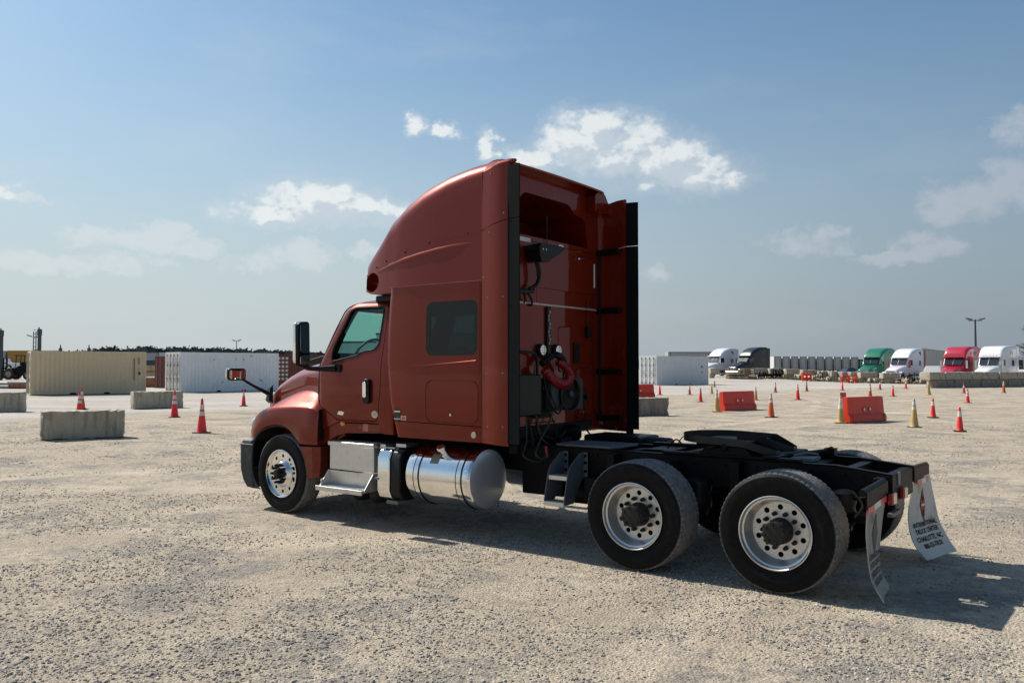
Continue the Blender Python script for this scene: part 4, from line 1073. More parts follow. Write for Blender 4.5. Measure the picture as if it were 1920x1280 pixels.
    ws.add([(-.09, -.86, 2.07), (-.09, .86, 2.07), (.345, .90, 2.78), (.345, -.90, 2.78)], [(0, 1, 2, 3)]); ws.xf(Matrix.Translation((-.055, 0, .03))); o = obj('windshield', ws, M_GLB, r, solid=-.05)
    pl = MB(); pl.box(-.02, .30, -.02, .02, 2.1, 2.15); pl.cyl((-.165, 0, 2.09), (.28, 0, 2.82), .02); obj('pillar', pl, m, r)
    vs = MB(); vs.box(.05, .5, -1.0, 1.0, 2.86, 2.92); obj('visor', vs, m, r, bevel=.02)
    gr = MB(); gr.box(-hood-.14, -hood-.02, -.5, .5, .75, 1.36)
    gg = obj('grille', gr, M_CHR, r, bevel=.02)
    bp = MB(); bp.box(-hood-.32, -hood+.1, -1.2, 1.2, .4, .8); obj('bumper', bp, M_CHR, r, bevel=.06)
    fr = MB(); fr.box(-hood, sleeper+3.3, -.43, .43, .65, .9); obj('frame', fr, M_BLK, r)
    ft = MB(); ft.cyl((1.0, -.9, .6), (2.6, -.9, .6), .33); ft.cyl((1.0, .9, .6), (2.6, .9, .6), .33); obj('fuel_tank', ft, M_CHR, r)
    if stack:
        e = MB(); e.cyl((sleeper-.1, 1.35, .9), (sleeper-.1, 1.35, 3.6), .08); obj('exhaust_stack', e, M_CHR, r)
    mk = MB()
    for k in range(5): mk.box(.52, .58, -.6+k*.3-.04, -.6+k*.3+.04, 3.0, 3.06) if round_roof else mk.box(.36, .42, -.6+k*.3-.04, -.6+k*.3+.04, 2.96, 3.02)
    tag(obj('marker_light', mk, M_AMB, r), kind='stuff')
    return r
M_TGRN = mat('green_truck_paint', (.012, .16, .085), .3, coat=1); M_TRED = mat('crimson_truck_paint', (.42, .012, .035), .3, coat=1)
M_TBLK = mat('black_truck_paint', (.006, .007, .010), .35, coat=.5); M_TWHT = mat('white_truck_paint', (.74, .75, .78), .3, coat=1)
def hd(deg): return YAW + R(deg)    # 90: nose toward the photographer, less: nose to the left
bg_truck(117, px_s(1336, 117), hd(36), M_TWHT, 'white truck with curved roof partly behind the pale grey container', 4.05)
bg_truck(114, px_s(1392, 114), hd(32), M_TBLK, 'black truck with curved roof behind the wooden pallets', 4.1, m2=M_TBLK)
bg_truck(101, px_s(1632, 101), hd(44), M_TGRN, 'dark green truck left of a white one behind the blocks', 4.05, m2=M_TGRN)
bg_truck(98, px_s(1684, 98), hd(38), M_TWHT, 'white truck with red rear panel between the green truck and the warehouse', 4.0, m2=mat('red_fairing', (.28, .02, .03), .4, coat=.5))
bg_truck(86, px_s(1787, 86), hd(42), M_TRED, 'crimson red truck behind the two tier block wall', 4.0, round_roof=False)
bg_truck(84, px_s(1853, 84), hd(38), M_TWHT, 'white truck right of the crimson one behind the block wall', 4.0, round_roof=False)
bg_truck(86, px_s(1944, 86), hd(38), M_TWHT, 'white truck cut off by the right edge of the photo', 4.0, round_roof=False)
bg_truck(104, px_s(1772, 104), hd(70), mat('silver_truck_paint', (.4, .41, .42), .35, coat=1), 'small silver truck showing between warehouse and crimson truck', 2.3, round_roof=True) if False else None
pickup(96, px_s(1752, 96), .25, hd(50), mat('silver_paint', (.42, .43, .44), .35, coat=1), 'silver pickup nose showing left of the crimson truck', 1.0)

# ------------------------------------------------------------------ trees
def pine(d, s, H, label):
    x, y, _ = site(d, s); r = empty('pine_tree', (x, y, 0), 0, label, 'tree'); q = random.Random(5)
    t = MB(); t.tube([(0, 0, 0), (.05, .02, H*.5), (.02, 0, H*.98)], [.22, .14, .03], 8); obj('trunk', t, mat('pine_bark', (.09, .065, .045), .9, bump=(12, .6, .02)), r)
    lm = MB(); lf = MB()
    for k in range(46):
        z = H*(.18+.8*k/46); L = (1-k/52)*H*.30*q.uniform(.7, 1.15)+.25; a = q.uniform(0, 2*PI)
        e = Vector((math.cos(a)*L, math.sin(a)*L, L*.35)); lm.tube([(0, 0, z), tuple(Vector((0, 0, z))+e*.5-Vector((0, 0, .05))), tuple(Vector((0, 0, z))+e)], [.04, .03, .01], 5)
        for j in range(int(22+L*18)):
            u = q.uniform(.25, 1.05); c = Vector((0, 0, z))+e*u + Vector((q.gauss(0, .14), q.gauss(0, .14), q.gauss(0, .09)))
            dv = Vector((q.gauss(0, 1)+math.cos(a), q.gauss(0, 1)+math.sin(a), q.uniform(.2, 1.6))).normalized()*q.uniform(.12, .3); sd_ = dv.cross(Vector((q.random(), q.random(), q.random()))).normalized()*.03
            lf.add([tuple(c-sd_), tuple(c+sd_), tuple(c+dv)], [(0, 1, 2)])
    obj('limb', lm, MATS['pine_bark'], r)
    m = mat('pine_needles', (.055, .078, .022), .8, noise=(3, .5)); tag(obj('foliage', lf, m, r), kind='stuff')
pine(96, px_s(1934, 96), 6.9, 'pine tree with upswept branches at the right edge behind the white truck')

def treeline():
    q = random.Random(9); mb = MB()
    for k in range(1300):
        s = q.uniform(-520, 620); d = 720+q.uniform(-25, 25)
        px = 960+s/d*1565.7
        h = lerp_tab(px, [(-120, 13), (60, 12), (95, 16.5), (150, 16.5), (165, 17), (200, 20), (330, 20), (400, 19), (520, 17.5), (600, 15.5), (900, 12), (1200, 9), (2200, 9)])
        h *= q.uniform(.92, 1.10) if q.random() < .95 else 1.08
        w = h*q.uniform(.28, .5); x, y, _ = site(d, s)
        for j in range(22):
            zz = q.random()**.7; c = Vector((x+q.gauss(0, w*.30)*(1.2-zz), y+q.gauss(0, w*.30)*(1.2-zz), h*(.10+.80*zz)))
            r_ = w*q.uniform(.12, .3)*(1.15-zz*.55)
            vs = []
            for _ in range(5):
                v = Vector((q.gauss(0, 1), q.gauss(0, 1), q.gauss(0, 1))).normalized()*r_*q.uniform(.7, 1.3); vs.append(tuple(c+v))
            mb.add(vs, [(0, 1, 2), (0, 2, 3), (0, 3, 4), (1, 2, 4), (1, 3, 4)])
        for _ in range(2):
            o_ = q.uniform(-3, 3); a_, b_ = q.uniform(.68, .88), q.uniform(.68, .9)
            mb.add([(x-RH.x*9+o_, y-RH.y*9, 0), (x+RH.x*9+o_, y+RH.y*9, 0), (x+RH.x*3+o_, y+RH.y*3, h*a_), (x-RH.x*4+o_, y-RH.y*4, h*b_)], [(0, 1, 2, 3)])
    me = obj('treeline', mb, mat('hazed_foliage', (.050, .068, .070), .9), angle=180)  # distance haze is mixed into the leaf colour, lighter and bluer
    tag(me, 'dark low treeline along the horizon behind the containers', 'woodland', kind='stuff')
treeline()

# ================================================================== THE MAIN TRUCK (x to the rear, driver's side at -y)
T = empty('semi_truck', (0, 0, 0), 0, 'copper red sleeper cab semi truck parked on the gravel with tandem wide rear wheels', 'semi truck')
XF = -5.743                                  # front axle
# ---- wheels
def tyre_mb(Ro, Ri, w, nseg, ribs, notch):
    """outer face at y=-w/2. ribbed tread with shoulder notches"""
    hw = w/2; pr = [(Ri, -hw+.03), (Ri+.012, -hw+.012), (Ri+.035, -hw+.012), (Ri+.05, -hw+.004), (Ri+(Ro-Ri)*.42, -hw-.004), (Ri+(Ro-Ri)*.5, -hw-.006), (Ri+(Ro-Ri)*.8, -hw+.002), (Ro-.028, -hw+.012), (Ro-.010, -hw+.022)]
    n0 = len(pr)
    tw = w-.05; g = .009
    u = -tw/2; pw = (tw-g*(ribs-1))/ribs
    for k in range(ribs):
        cr = lambda yy: Ro-.006*(abs(yy)/(tw/2))**2*1.4
        pr += [(cr(u), u), (cr(u+pw), u+pw)]
        if k < ribs-1: pr += [(Ro-.016, u+pw+.001), (Ro-.016, u+pw+g-.001)]
        u += pw+g
    n1 = len(pr)
    pr += [(r, -y_) for r, y_ in reversed(pr[:n0])]
    def rmod(i, k, r, h):
        if n0-1 <= k <= n0+1 or n1-2 <= k <= n1:
            if i % notch == 0: return r-.007
        elif n0 < k < n1 and r > Ro-.012:
            if (i+int(abs(h)*60)) % notch == 0: return r-.003
        return r
    mb = MB(); mb.lathe(pr, (0, 0, 0), 'y', nseg, False, rmod); return mb
def holes(cx, cz, r, n=16): return [(cx+r*math.cos(2*PI*i/n), cz+r*math.sin(2*PI*i/n)) for i in range(n)]
def circ(r, n=48): return [(r*math.cos(2*PI*i/n), r*math.sin(2*PI*i/n)) for i in range(n)]

def rear_wheel(x, side):
    """wide single; deep outboard dish. built with outer face to -y, mirrored for the far side"""
    r = .305; hw = .20; yo = 0  # local origin = wheel centre, outer sidewall plane at -hw
    loops = [circ(.238), circ(.10, 32)] + [holes(.196*math.cos(R(18+36*k)), .196*math.sin(R(18+36*k)), .0235) for k in range(10)] + [holes(.146*math.cos(R(36*k)), .146*math.sin(R(36*k)), .0195, 14) for k in range(10)]
    disc = fill_poly(loops, lambda u, w: (u, -hw+.145, w))
    rim = MB()
    rim.lathe([(.302, -hw+.012), (.306, -hw-.004), (.298, -hw-.007), (.290, -hw+.004), (.286, -hw+.022), (.272, -hw+.030), (.266, -hw+.045), (.262, -hw+.085), (.250, -hw+.105), (.240, -hw+.140), (.238, -hw+.145)], (0, 0, 0), 'y', 64)
    dk = MB(); dk.lathe([(.262, -hw+.15), (.262, hw-.02), (.302, hw)], (0, 0, 0), 'y', 48); 
    dk.lathe([(.001, -hw+.20), (.25, -hw+.20)], (0, 0, 0), 'y', 32)
    hub = MB(); hub.lathe([(.001, -hw-.030), (.070, -hw-.030), (.094, -hw-.026), (.100, -hw-.010), (.101, -hw+.06), (.104, -hw+.09), (.108, -hw+.11), (.11, -hw+.15)], (0, 0, 0), 'y', 40)
    for k in range(8): a = R(45*k+10); hub.cyl((.080*math.cos(a), -hw-.022, .080*math.sin(a)), (.080*math.cos(a), -hw-.043, .080*math.sin(a)), .014, n=6)
    for k in range(8): a = R(45*k+10); hub.cyl((.097*math.cos(a), -hw-.022, .097*math.sin(a)), (.097*math.cos(a), -hw+.0, .097*math.sin(a)), .016, n=8)
    nut = MB(); nut.cyl((0, 0, 0), (0, -.038, 0), .019, .017, 6); nut.cyl((0, -.035, 0), (0, -.055, 0), .010, n=8)
    ty = tyre_mb(.5, .300, .40, 264, 11, 4)
    def fx(m): return m.mirror_y() if side > 0 else m
    ww = obj('wheel', fx(rim), M_RIM, T, angle=30); d = obj('wheel_disc', fx(disc), M_RIM, ww, solid=.012)
    cy = side*(1.22-hw); ww.location = (x, cy, .5)
    parts = [d, obj('drum', fx(dk), M_BLK, ww), obj('hub', fx(hub), M_HUB, ww, angle=40), obj('tyre', fx(ty), M_TYRE, ww, angle=28)]
    me = None
    for k in range(10):
        a = R(36*k); o = obj('lug_nut', fx(nut), M_HUB, ww) if me is None else bpy.data.objects.new('lug_nut', me)
        if me is None: me = o.data
        else: COL.objects.link(o); o.parent = ww
        o.location = (.146*math.cos(a), side*(hw-.140), .146*math.sin(a))
    return ww
for ax in (-.66, .66):
    w0 = rear_wheel(ax, -1)
    w1 = rear_wheel(ax, 1)
def front_wheel(side):
    hw = .142
    def dome(u, w):
        return (u, -hw+.034, w)
    loops = [circ(.272), circ(.176)] + [holes(.225*math.cos(R(18+36*k)), .225*math.sin(R(18+36*k)), .0215) for k in range(10)]
    disc = fill_poly(loops, dome)
    disc.lathe([(.176, -hw+.034), (.168, -hw+.028), (.150, -hw-.006), (.138, -hw-.016), (.078, -hw-.016), (.07, -hw-.010), (.068, -hw+.02)], (0, 0, 0), 'y', 48)
    rim = MB(); rim.lathe([(.302, -hw+.012), (.305, -hw-.002), (.297, -hw-.005), (.290, -hw+.006), (.284, -hw+.024), (.278, -hw+.030), (.272, -hw+.034)], (0, 0, 0), 'y', 64)
    dk = MB(); dk.lathe([(.26, -hw+.06), (.26, hw-.02), (.302, hw)], (0, 0, 0), 'y', 48); dk.lathe([(.001, -hw+.12), (.25, -hw+.12)], (0, 0, 0), 'y', 32)
    hub = MB(); hub.lathe([(.001, -hw-.075), (.045, -hw-.075), (.058, -hw-.068), (.062, -hw-.05), (.066, -hw-.015)], (0, 0, 0), 'y', 32)
    for k in range(6): a = R(60*k); hub.cyl((.048*math.cos(a), -hw-.068, .048*math.sin(a)), (.048*math.cos(a), -hw-.084, .048*math.sin(a)), .009, n=6)
    nut = MB(); nut.cyl((0, 0, 0), (0, -.045, 0), .019, .016, 8); nut.cyl((0, -.04, 0), (0, -.062, 0), .015, .009, 8)
    ty = tyre_mb(.5, .298, .284, 160, 5, 40)
    def fx(m): return m.mirror_y() if side > 0 else m
    ww = obj('wheel', fx(rim), M_CHROME, T, angle=30); ww.location = (XF, side*(1.19-hw), .5)
    obj('wheel_disc', fx(disc), M_CHROME, ww, solid=.01, angle=30); obj('drum', fx(dk), M_BLK, ww); obj('hub', fx(hub), M_BLKP, ww, angle=40); obj('tyre', fx(ty), M_TYRE, ww, angle=28)
    me = None
    for k in range(10):
        a = R(36*k); o = obj('lug_nut', fx(nut), M_BLKP, ww) if me is None else bpy.data.objects.new('lug_nut', me)
        if me is None: me = o.data
        else: COL.objects.link(o); o.parent = ww
        o.location = (.112*math.cos(a), side*(hw+.014), .112*math.sin(a))
front_wheel(-1); front_wheel(1)

# ---- day cab
def plan(xf, xr, w, z, rf, rr_, bow, nc=5, nf=7):
    pts = []
    # near side rear -> near side front -> far front -> far rear
    def arc(cx, cy, r, a0, a1): return [(cx+r*math.cos(R(a0+(a1-a0)*i/nc)), cy+r*math.sin(R(a0+(a1-a0)*i/nc))) for i in range(nc+1)]
    pts += arc(xr-rr_, -w+rr_, rr_, 0, -90)
    for t in (.25, .5, .75): pts.append((xr-rr_+(xf+rf-xr+rr_)*t, -w))
    pts += arc(xf+rf, -w+rf, rf, -90, -180)
    for i in range(1, nf): pts.append((xf, -w+rf+(2*w-2*rf)*i/nf))
    pts += arc(xf+rf, w-rf, rf, 180, 90)
    for t in (.75, .5, .25): pts.append((xr-rr_+(xf+rf-xr+rr_)*t, w))
    pts += arc(xr-rr_, w-rr_, rr_, 90, 0)
    out = []
    for (x_, y_) in pts:
        fr = max(0, min(1, (xf+.35-x_)/.35))
        out.append((x_-bow*(1-(y_/w)**2)*fr, y_, z))
    return out
def cab_w(z): return lerp_tab(z, [(1.0, 1.10), (1.5, 1.125), (1.86, 1.115), (2.0, 1.09), (2.55, .985), (2.62, .95), (2.66, .90), (2.70, .74)])
def cab_xf(z): return lerp_tab(z, [(1.0, -5.12), (1.86, -5.16), (1.95, -5.12), (2.3, -4.95), (2.55, -4.80), (2.62, -4.73), (2.67, -4.60), (2.70, -4.30)])
zs = [1.08, 1.2, 1.4, 1.6, 1.8, 1.9, 1.97, 2.1, 2.3, 2.45, 2.55, 2.60, 2.635, 2.665, 2.685, 2.70]
def cab_hull(off=0, z0=1.08, z1=2.70, zlist=zs):
    rings = []
    for z in zlist:
        zz = min(max(z, z0), z1)
        rings.append(plan(cab_xf(z)+off, -3.82-off*.5, cab_w(z)-off, zz, .10, .03, lerp_tab(z, [(1.8, .10), (2.0, .26), (2.6, .20), (2.7, .1)])))
    m = MB(); m.loft(rings); return m
cab = obj('cab_body', cab_hull(), M_RED, T, angle=30)
inner = MB(); inner.loft([plan(cab_xf(z)+.09, -3.84-.06, cab_w(z)-.05, z, .08, .03, .18) for z in (1.24, 1.5, 1.9, 2.1, 2.3, 2.5, 2.60)])
win_near = round_poly([(-4.885, 1.925), (-4.60, 1.975), (-4.44, 2.00), (-4.36, 2.045), (-4.17, 2.065), (-4.105, 2.12), (-4.095, 2.575), (-4.585, 2.585), (-4.66, 2.56), (-4.90, 2.08)], [.05, .05, .06, .05, .05, .05, .06, .05, .06, .08], 4)
boolean(cab, inner)
cm = MB(); cm.prism(win_near, -1.6, 1.6, 'y'); boolean(cab, cm)
cm = MB(); cm.prism([(-.88, 2.02), (.88, 2.02), (.80, 2.56), (-.80, 2.56)], -6, -4.62, 'x'); boolean(cab, cm)
cm = MB(); cm.prism([(-5.3, 1.0), (-4.76, 1.195), (-4.06, 1.205), (-3.99, 1.09), (-3.9, 1.0)], -2, 2, 'y'); boolean(cab, cm)
door_o = round_poly([(-5.125, 1.40), (-4.76, 1.215), (-4.075, 1.225), (-4.02, 1.60), (-4.02, 2.50), (-4.05, 2.625), (-4.64, 2.640), (-4.78, 2.585), (-4.93, 2.31), (-5.125, 1.86)], [.08, .06, .05, .1, .1, .04, .08, .06, .2, .06], 3)
dk = clone_obj(cab, 'door')
cm = MB(); cm.prism(grow(door_o, -.0045), -1.7, -.6, 'y'); boolean(dk, cm, 'INTERSECT'); dk.parent = T
cm = MB(); cm.prism(grow(door_o, .0045), -1.7, -.9, 'y'); boolean(cab, cm)
gap = MB()
def cy(z, o=0.0): return -(cab_w(z)+o)
gap.loft([[(x_, cy(z_, -.03), z_) for x_, z_ in grow(door_o, .03)], [(x_, cy(z_, -.028), z_) for x_, z_ in grow(door_o, .03)]], cap=False)
gap = MB(); P_ = grow(door_o, .006); gap.tube([(x_, cy(z_, -.026), z_) for x_, z_ in P_]+[(P_[0][0], cy(P_[0][1], -.026), P_[0][1])], .008, 6); obj('door_seal', gap, M_BLKP, dk)
def pane(poly, yoff, name, m, parent, wfun=cab_w, sgn=-1):
    mb = fill_poly([poly], lambda u, w: (u, sgn*(wfun(w)+yoff), w)); return obj(name, mb, m, parent, solid=.004)
pane(grow(win_near, .01), -.022, 'side_window', M_GLASS, dk); pane(grow(win_near, .01), -.022, 'side_window', M_GLASS, T, sgn=1)
P_ = grow(win_near, .002); sl = MB(); pp = [(x_, cy(z_, -.004), z_) for x_, z_ in P_]; sl.tube(pp+[pp[0]], .013, 6); obj('window_seal', sl, M_BLKP, dk)
ws = MB(); g = []
for i in range(9):
    yy = -.86+1.72*i/8
    g.append([(cab_xf(z)-(.25 if z < 2.3 else .20)*(1-(yy/1.05)**2)+.02, yy*(1 if z < 2.3 else .93), z) for z in (2.02, 2.2, 2.4, 2.55)])
ws.loft(g, cap=False, closed=False); obj('windshield', ws, M_GLASS, T)
# vent window divider
dv = MB(); dv.tube([(-4.50, cy(2.585, -.02), 2.585), (-4.63, cy(2.3, -.02), 2.33), (-4.70, cy(1.95, -.02), 1.955)], .008, 6); 
# door handle
hd_ = MB(); hd_.prism(rrect(-4.285, -4.175, 1.43, 1.72, .04, 4), -1.16, -1.112, 'y'); h0 = obj('handle', hd_, M_BLKP, dk, bevel=.01)
hh = MB(); hh.prism(rrect(-4.265, -4.205, 1.50, 1.69, .025, 4), -1.180, -1.155, 'y'); obj('handle', hh, M_CHROME, dk, bevel=.008)
# stickers on door
st = fill_poly([[(-4.035-.14+.052*math.cos(a)*1.0, 1.305+.042*math.sin(a)) for a in np.linspace(0, 2*PI, 25)[:-1]]], lambda u, w: (u+.06, -(cab_w(w)+.003), w)); obj('round_sticker', st, M_CREAM, dk)
st = MB()
for k in range(3): st.box(-4.155+.012, -4.085, -(cab_w(1.3)+.006), -(cab_w(1.3)+.001), 1.29+k*.014, 1.294+k*.014)
tag(obj('sticker_print', st, mat('faded_print', (.30, .24, .18), .7), dk), kind='stuff')
st = MB(); st.prism([(-4.76, 1.285), (-4.66, 1.275), (-4.64, 1.31), (-4.67, 1.325), (-4.74, 1.325)], -(cab_w(1.3)+.006), -(cab_w(1.3)+.001)); obj('emblem', st, M_CHR, dk)
# cab lower valance with amber marker
va = MB(); va.prism([(-5.10, 1.33), (-4.765, 1.185), (-4.07, 1.195), (-4.01, 1.085), (-4.62, 1.06), (-4.80, 1.02), (-5.0, .93), (-5.06, .92)], -1.085, -1.02, 'y'); va.join(va.mirror_y()); obj('cab_valance', va, M_RED, T, bevel=.012)
am = MB(); am.sphere((-4.70, -1.09, 1.175), .03, sc=(1.5, .5, 1)); obj('marker_light', am, M_AMB, T)
st = MB()
for k in range(4): st.box(-4.42, -4.05, -1.0885, -1.0865, 1.115+k*.016, 1.117+k*.016)
st.box(-4.34, -4.25, -1.0895, -1.0865, 1.10, 1.185); tag(obj('sticker', st, mat('pink_sticker', (.40, .16, .12), .6), T), kind='stuff')

# interior
it = MB(); it.box(-4.62, -3.9, -.86, .86, 2.57, 2.60); it.box(-5.05, -3.9, -1.0, 1.0, 1.24, 1.30); it.box(-5.05, -4.72, -.95, .95, 1.3, 1.93); obj('dashboard', it, M_DARK, T, bevel=.04)
for yy in (-.55, .55):
    sb = MB(); sb.box(-4.42, -3.98, yy-.26, yy+.26, 1.40, 1.56); sb.prism([(-4.02, 1.55), (-3.95, 2.02), (-3.86, 2.02), (-3.90, 1.55)], yy-.24, yy+.24); obj('seat', sb, M_SEAT, T, bevel=.05)
sw = MB()
ring = [(-4.80+.11*math.sin(a), -.55+.23*math.cos(a), 2.03+.18*math.sin(a)) for a in np.linspace(0, 2*PI, 25)]
sw.tube(ring, .017, 8); sw.cyl((-4.80, -.55, 2.03), (-4.95, -.55, 1.88), .05); sw.tube([ring[0], (-4.80, -.55, 2.03), ring[12]], .015, 6); sw.tube([(-4.80, -.55, 2.03), ring[18]], .015, 6); obj('steering_wheel', sw, M_BLKP, T)

# ---- sleeper body
XS0, XS1 = -3.87, -2.425
def sl_w(z): return lerp_tab(z, [(1.06, 1.20), (1.3, 1.215), (2.2, 1.21), (2.8, 1.20)])
def sl_xf(z): return lerp_tab(z, [(1.0, -3.70), (1.25, -3.76), (1.5, -3.83), (1.9, -3.875), (2.3, -3.865), (2.77, -3.83)])
body = MB(); body.loft([plan(sl_xf(z), XS1, sl_w(z), z, .11, .05, 0, 6) for z in (1.07, 1.2, 1.35, 1.5, 1.7, 1.9, 2.1, 2.3, 2.5, 2.65, 2.77)])
slp = obj('sleeper_body', body, M_RED, T, angle=30)
sin_ = MB(); sin_.loft([plan(-3.79, -2.47, 1.13, z, .05, .05, 0) for z in (1.22, 2.73)]); boolean(slp, sin_)
ln = MB(); ln.loft([plan(-3.785, -2.475, 1.125, z, .05, .05, 0) for z in (1.225, 2.725)], cap=True); lin = obj('interior_lining', ln, M_DARK, T)
wn = rrect(-3.215, -2.485, 1.985, 2.575, .085, 6)
cm = MB(); cm.prism(wn, -1.7, 1.7, 'y'); boolean(slp, cm)
boolean(lin, (lambda c: (c.prism(wn, -1.7, 1.7, 'y'), c)[1])(MB()))
cm = MB(); cm.loft([plan(-3.78, -2.48, 1.12, z, .05, .05, 0) for z in (1.23, 2.72)]); boolean(lin, cm)
cm = MB(); cm.prism(rrect(-.55, .55, 1.35, 2.6, .1), -4.0, -3.70, 'x'); boolean(lin, cm); cm = MB(); cm.prism(rrect(-.55, .55, 1.35, 2.6, .1), -4.0, -3.70, 'x'); boolean(slp, cm)
cm = MB(); cm.prism(rrect(-.54, .54, 1.35, 2.59, .1), -4.0, -3.70, 'x'); boolean(cab, cm)      # walk-through
skirt = clone_obj(slp, 'side_skirt'); skirt.parent = T
cl = [(-3.95, 1.0), (-3.95, 1.252), (-2.44, 1.232), (-2.44, 1.0)]
cm = MB(); cm.prism(cl, -1.7, 1.7, 'y'); boolean(skirt, cm, 'INTERSECT'); cm = MB(); cm.box(-3.9, -2.43, -1.10, 3.10, 1.0, 1.35); boolean(skirt, cm)
skirt2 = clone_obj(skirt, 'side_skirt'); skirt2.parent = T
for v in skirt2.data.vertices: v.co.y *= -1
skirt2.data.flip_normals()
cl = [(-3.95, .9), (-3.95, 1.260), (-2.435, 1.240), (-2.435, .9)]; cm = MB(); cm.prism(cl, -1.7, -1.12, 'y'); cm.prism(cl, 1.12, 1.7, 'y'); boolean(slp, cm)
hp = rrect(-3.215, -2.475, 1.265, 1.715, .09, 6)
hat = clone_obj(slp, 'baggage_door'); hat.parent = T
cm = MB(); cm.prism(grow(hp, -.003), -1.7, -1.155, 'y'); boolean(hat, cm, 'INTERSECT'); cm = MB(); cm.prism(grow(hp, .0035), -1.7, -1.195, 'y'); boolean(slp, cm)
pane(grow(wn, -.003), -.0035, 'sleeper_window', M_GLASSD, T, sl_w); pane(grow(wn, -.003), -.012, 'sleeper_window', M_GLASSD, T, sl_w, 1)
fr = fill_poly([grow(wn, .0), rrect(-3.165, -2.535, 2.035, 2.525, .06, 6)], lambda u, w: (u, -(sl_w(w)-.0015), w)); obj('window_border', fr, mat('ceramic_border', (.004, .005, .006), .25, spec=.35), T, solid=.003)
kb = MB(); kb.sphere((-2.855, -1.217, 1.345), .014, sc=(1, .6, 1)); obj('lock_button', kb, M_CHR, T)
rf = MB(); rf.lathe([(.001, -.008), (.030, -.008), (.034, -.002), (.034, .004)], (-2.535, -1.212, 1.145), 'y', 20); obj('round_reflector', rf, mat('cloudy_lens', (.52, .48, .42), .25, coat=1), T)
# character crease below the window
cr = MB(); pts = [(-3.60, 1.865), (-3.3, 1.872), (-3.0, 1.889), (-2.7, 1.908), (-2.505, 1.922)]
cr.loft([[(x_, -(sl_w(z_)-.006), z_-.03), (x_, -(sl_w(z_)+h), z_-.002), (x_, -(sl_w(z_)+h*.9), z_+.006), (x_, -(sl_w(z_)-.006), z_+.018)] for (x_, z_), h in zip(pts, (-.003, .003, .006, .008, .009))]); obj('body_crease', cr, M_RED, T, angle=60)
# warning stickers near the front of the sleeper
sg_ = MB()
def stk(x0, x1, z0, z1, m, dy=0, nm='sticker'):
    b = MB(); b.box(x0, x1, -(1.2165+dy), -(1.214), z0, z1); return obj(nm, b, m, T)
stk(-3.70, -3.60, 1.345, 1.39, M_INK); stk(-3.695, -3.605, 1.352, 1.368, M_WHITEST, .001); stk(-3.70, -3.60, 1.285, 1.335, M_GREYP); stk(-3.70, -3.60, 1.236+.03, 1.283, M_INK); stk(-3.695, -3.605, 1.272, 1.281, M_WHITEST, .001)
stk(-3.595, -3.51, 1.262, 1.315, mat('pink_white', (.55, .34, .31), .6)); b = MB(); b.lathe([(.013, -1.2185), (.021, -1.2185), (.021, -1.216)], (-3.5525, 0, 1.289), 'y', 18); b.box(-3.57, -3.535, -1.2185, -1.2155, 1.286, 1.292); obj('sticker_symbol', b, M_RTAPE, T)

# ---- roof fairing
def roof_zt(x_): return lerp_tab(x_, [(-4.53, 2.945), (-4.505, 3.01), (-4.46, 3.09), (-4.36, 3.22), (-4.12, 3.46), (-3.90, 3.69), (-3.66, 3.835), (-3.35, 3.955), (-3.0, 4.035), (-2.7, 4.07), (-2.4, 4.08)])
def roof_sec(x_, w, zb, rad, crown, lean):
    zt = roof_zt(x_); hgt = zt-zb; rad = min(rad, hgt*.48); pts = []
    for k in range(6):
        z = zb+(hgt-rad)*k/5; pts.append((x_, -(w-lean*(z-zb)), z))
    yb = w-lean*(hgt-rad)
    for k in range(1, 8):
        a = PI/2*k/8; pts.append((x_, -(yb-rad*1.25+rad*1.25*math.cos(a)), zt-rad+rad*math.sin(a)))
    yt = yb-rad*1.25
    for k in range(4):
        u = 1-k/4*1.0; pts.append((x_, -yt*u, zt+crown*(1-u*u)))
    pts.append((x_, 0, zt+crown))
    return pts + [(p[0], -p[1], p[2]) for p in reversed(pts[:-1])]
tabw = [(-4.53, .62), (-4.505, .80), (-4.46, .93), (-4.36, 1.03), (-4.12, 1.11), (-3.9, 1.155), (-3.6, 1.185), (-3.2, 1.20), (-2.4, 1.205)]
tabzb = [(-4.53, 2.88), (-4.505, 2.82), (-4.46, 2.815), (-4.36, 2.765), (-4.22, 2.722), (-4.1, 2.712), (-3.80, 2.712), (-3.775, 2.774), (-2.4, 2.774)]
tabr = [(-4.53, .03), (-4.46, .12), (-4.36, .2), (-4.12, .30), (-3.8, .34), (-3.3, .28), (-2.8, .22), (-2.4, .18)]
rings = []
for x_ in (-4.53, -4.52, -4.505, -4.485, -4.46, -4.42, -4.36, -4.25, -4.12, -4.0, -3.9, -3.80, -3.775, -3.66, -3.5, -3.35, -3.18, -3.0, -2.85, -2.7, -2.55, -2.42):
    rings.append(roof_sec(x_, lerp_tab(x_, tabw), lerp_tab(x_, tabzb), lerp_tab(x_, tabr), lerp_tab(x_, [(-4.5, .01), (-3.8, .03), (-2.4, .012)]), .05))
rb = MB(); rb.loft(rings); roof = obj('roof_fairing', rb, M_RED, T, angle=40)
# hollow storage recess open to the rear
open_p = round_poly([(-.90, 3.345), (-.84, 3.70), (-.59, 3.72), (-.47, 3.83), (.47, 3.83), (.59, 3.72), (.84, 3.70), (.90, 3.345)], [.02, .08, .06, .06, .06, .06, .08, .02], 4)
cm = MB(); cm.prism(open_p, -3.25, -2.3, 'x'); boolean(roof, cm, angle=40)
# scoops at both front corners
for sg in (-1, 1):
    cm = MB(); cm.sphere((-4.225, sg*1.16, 2.865), 1, 28, 16, (.168, .30, .124)); boolean(roof, cm, angle=40)
q = MB(); q.box(-4.30, -3.84, -.94, .94, 2.64, 2.722); obj('roof_mount', q, M_BLKP, T, bevel=.02)
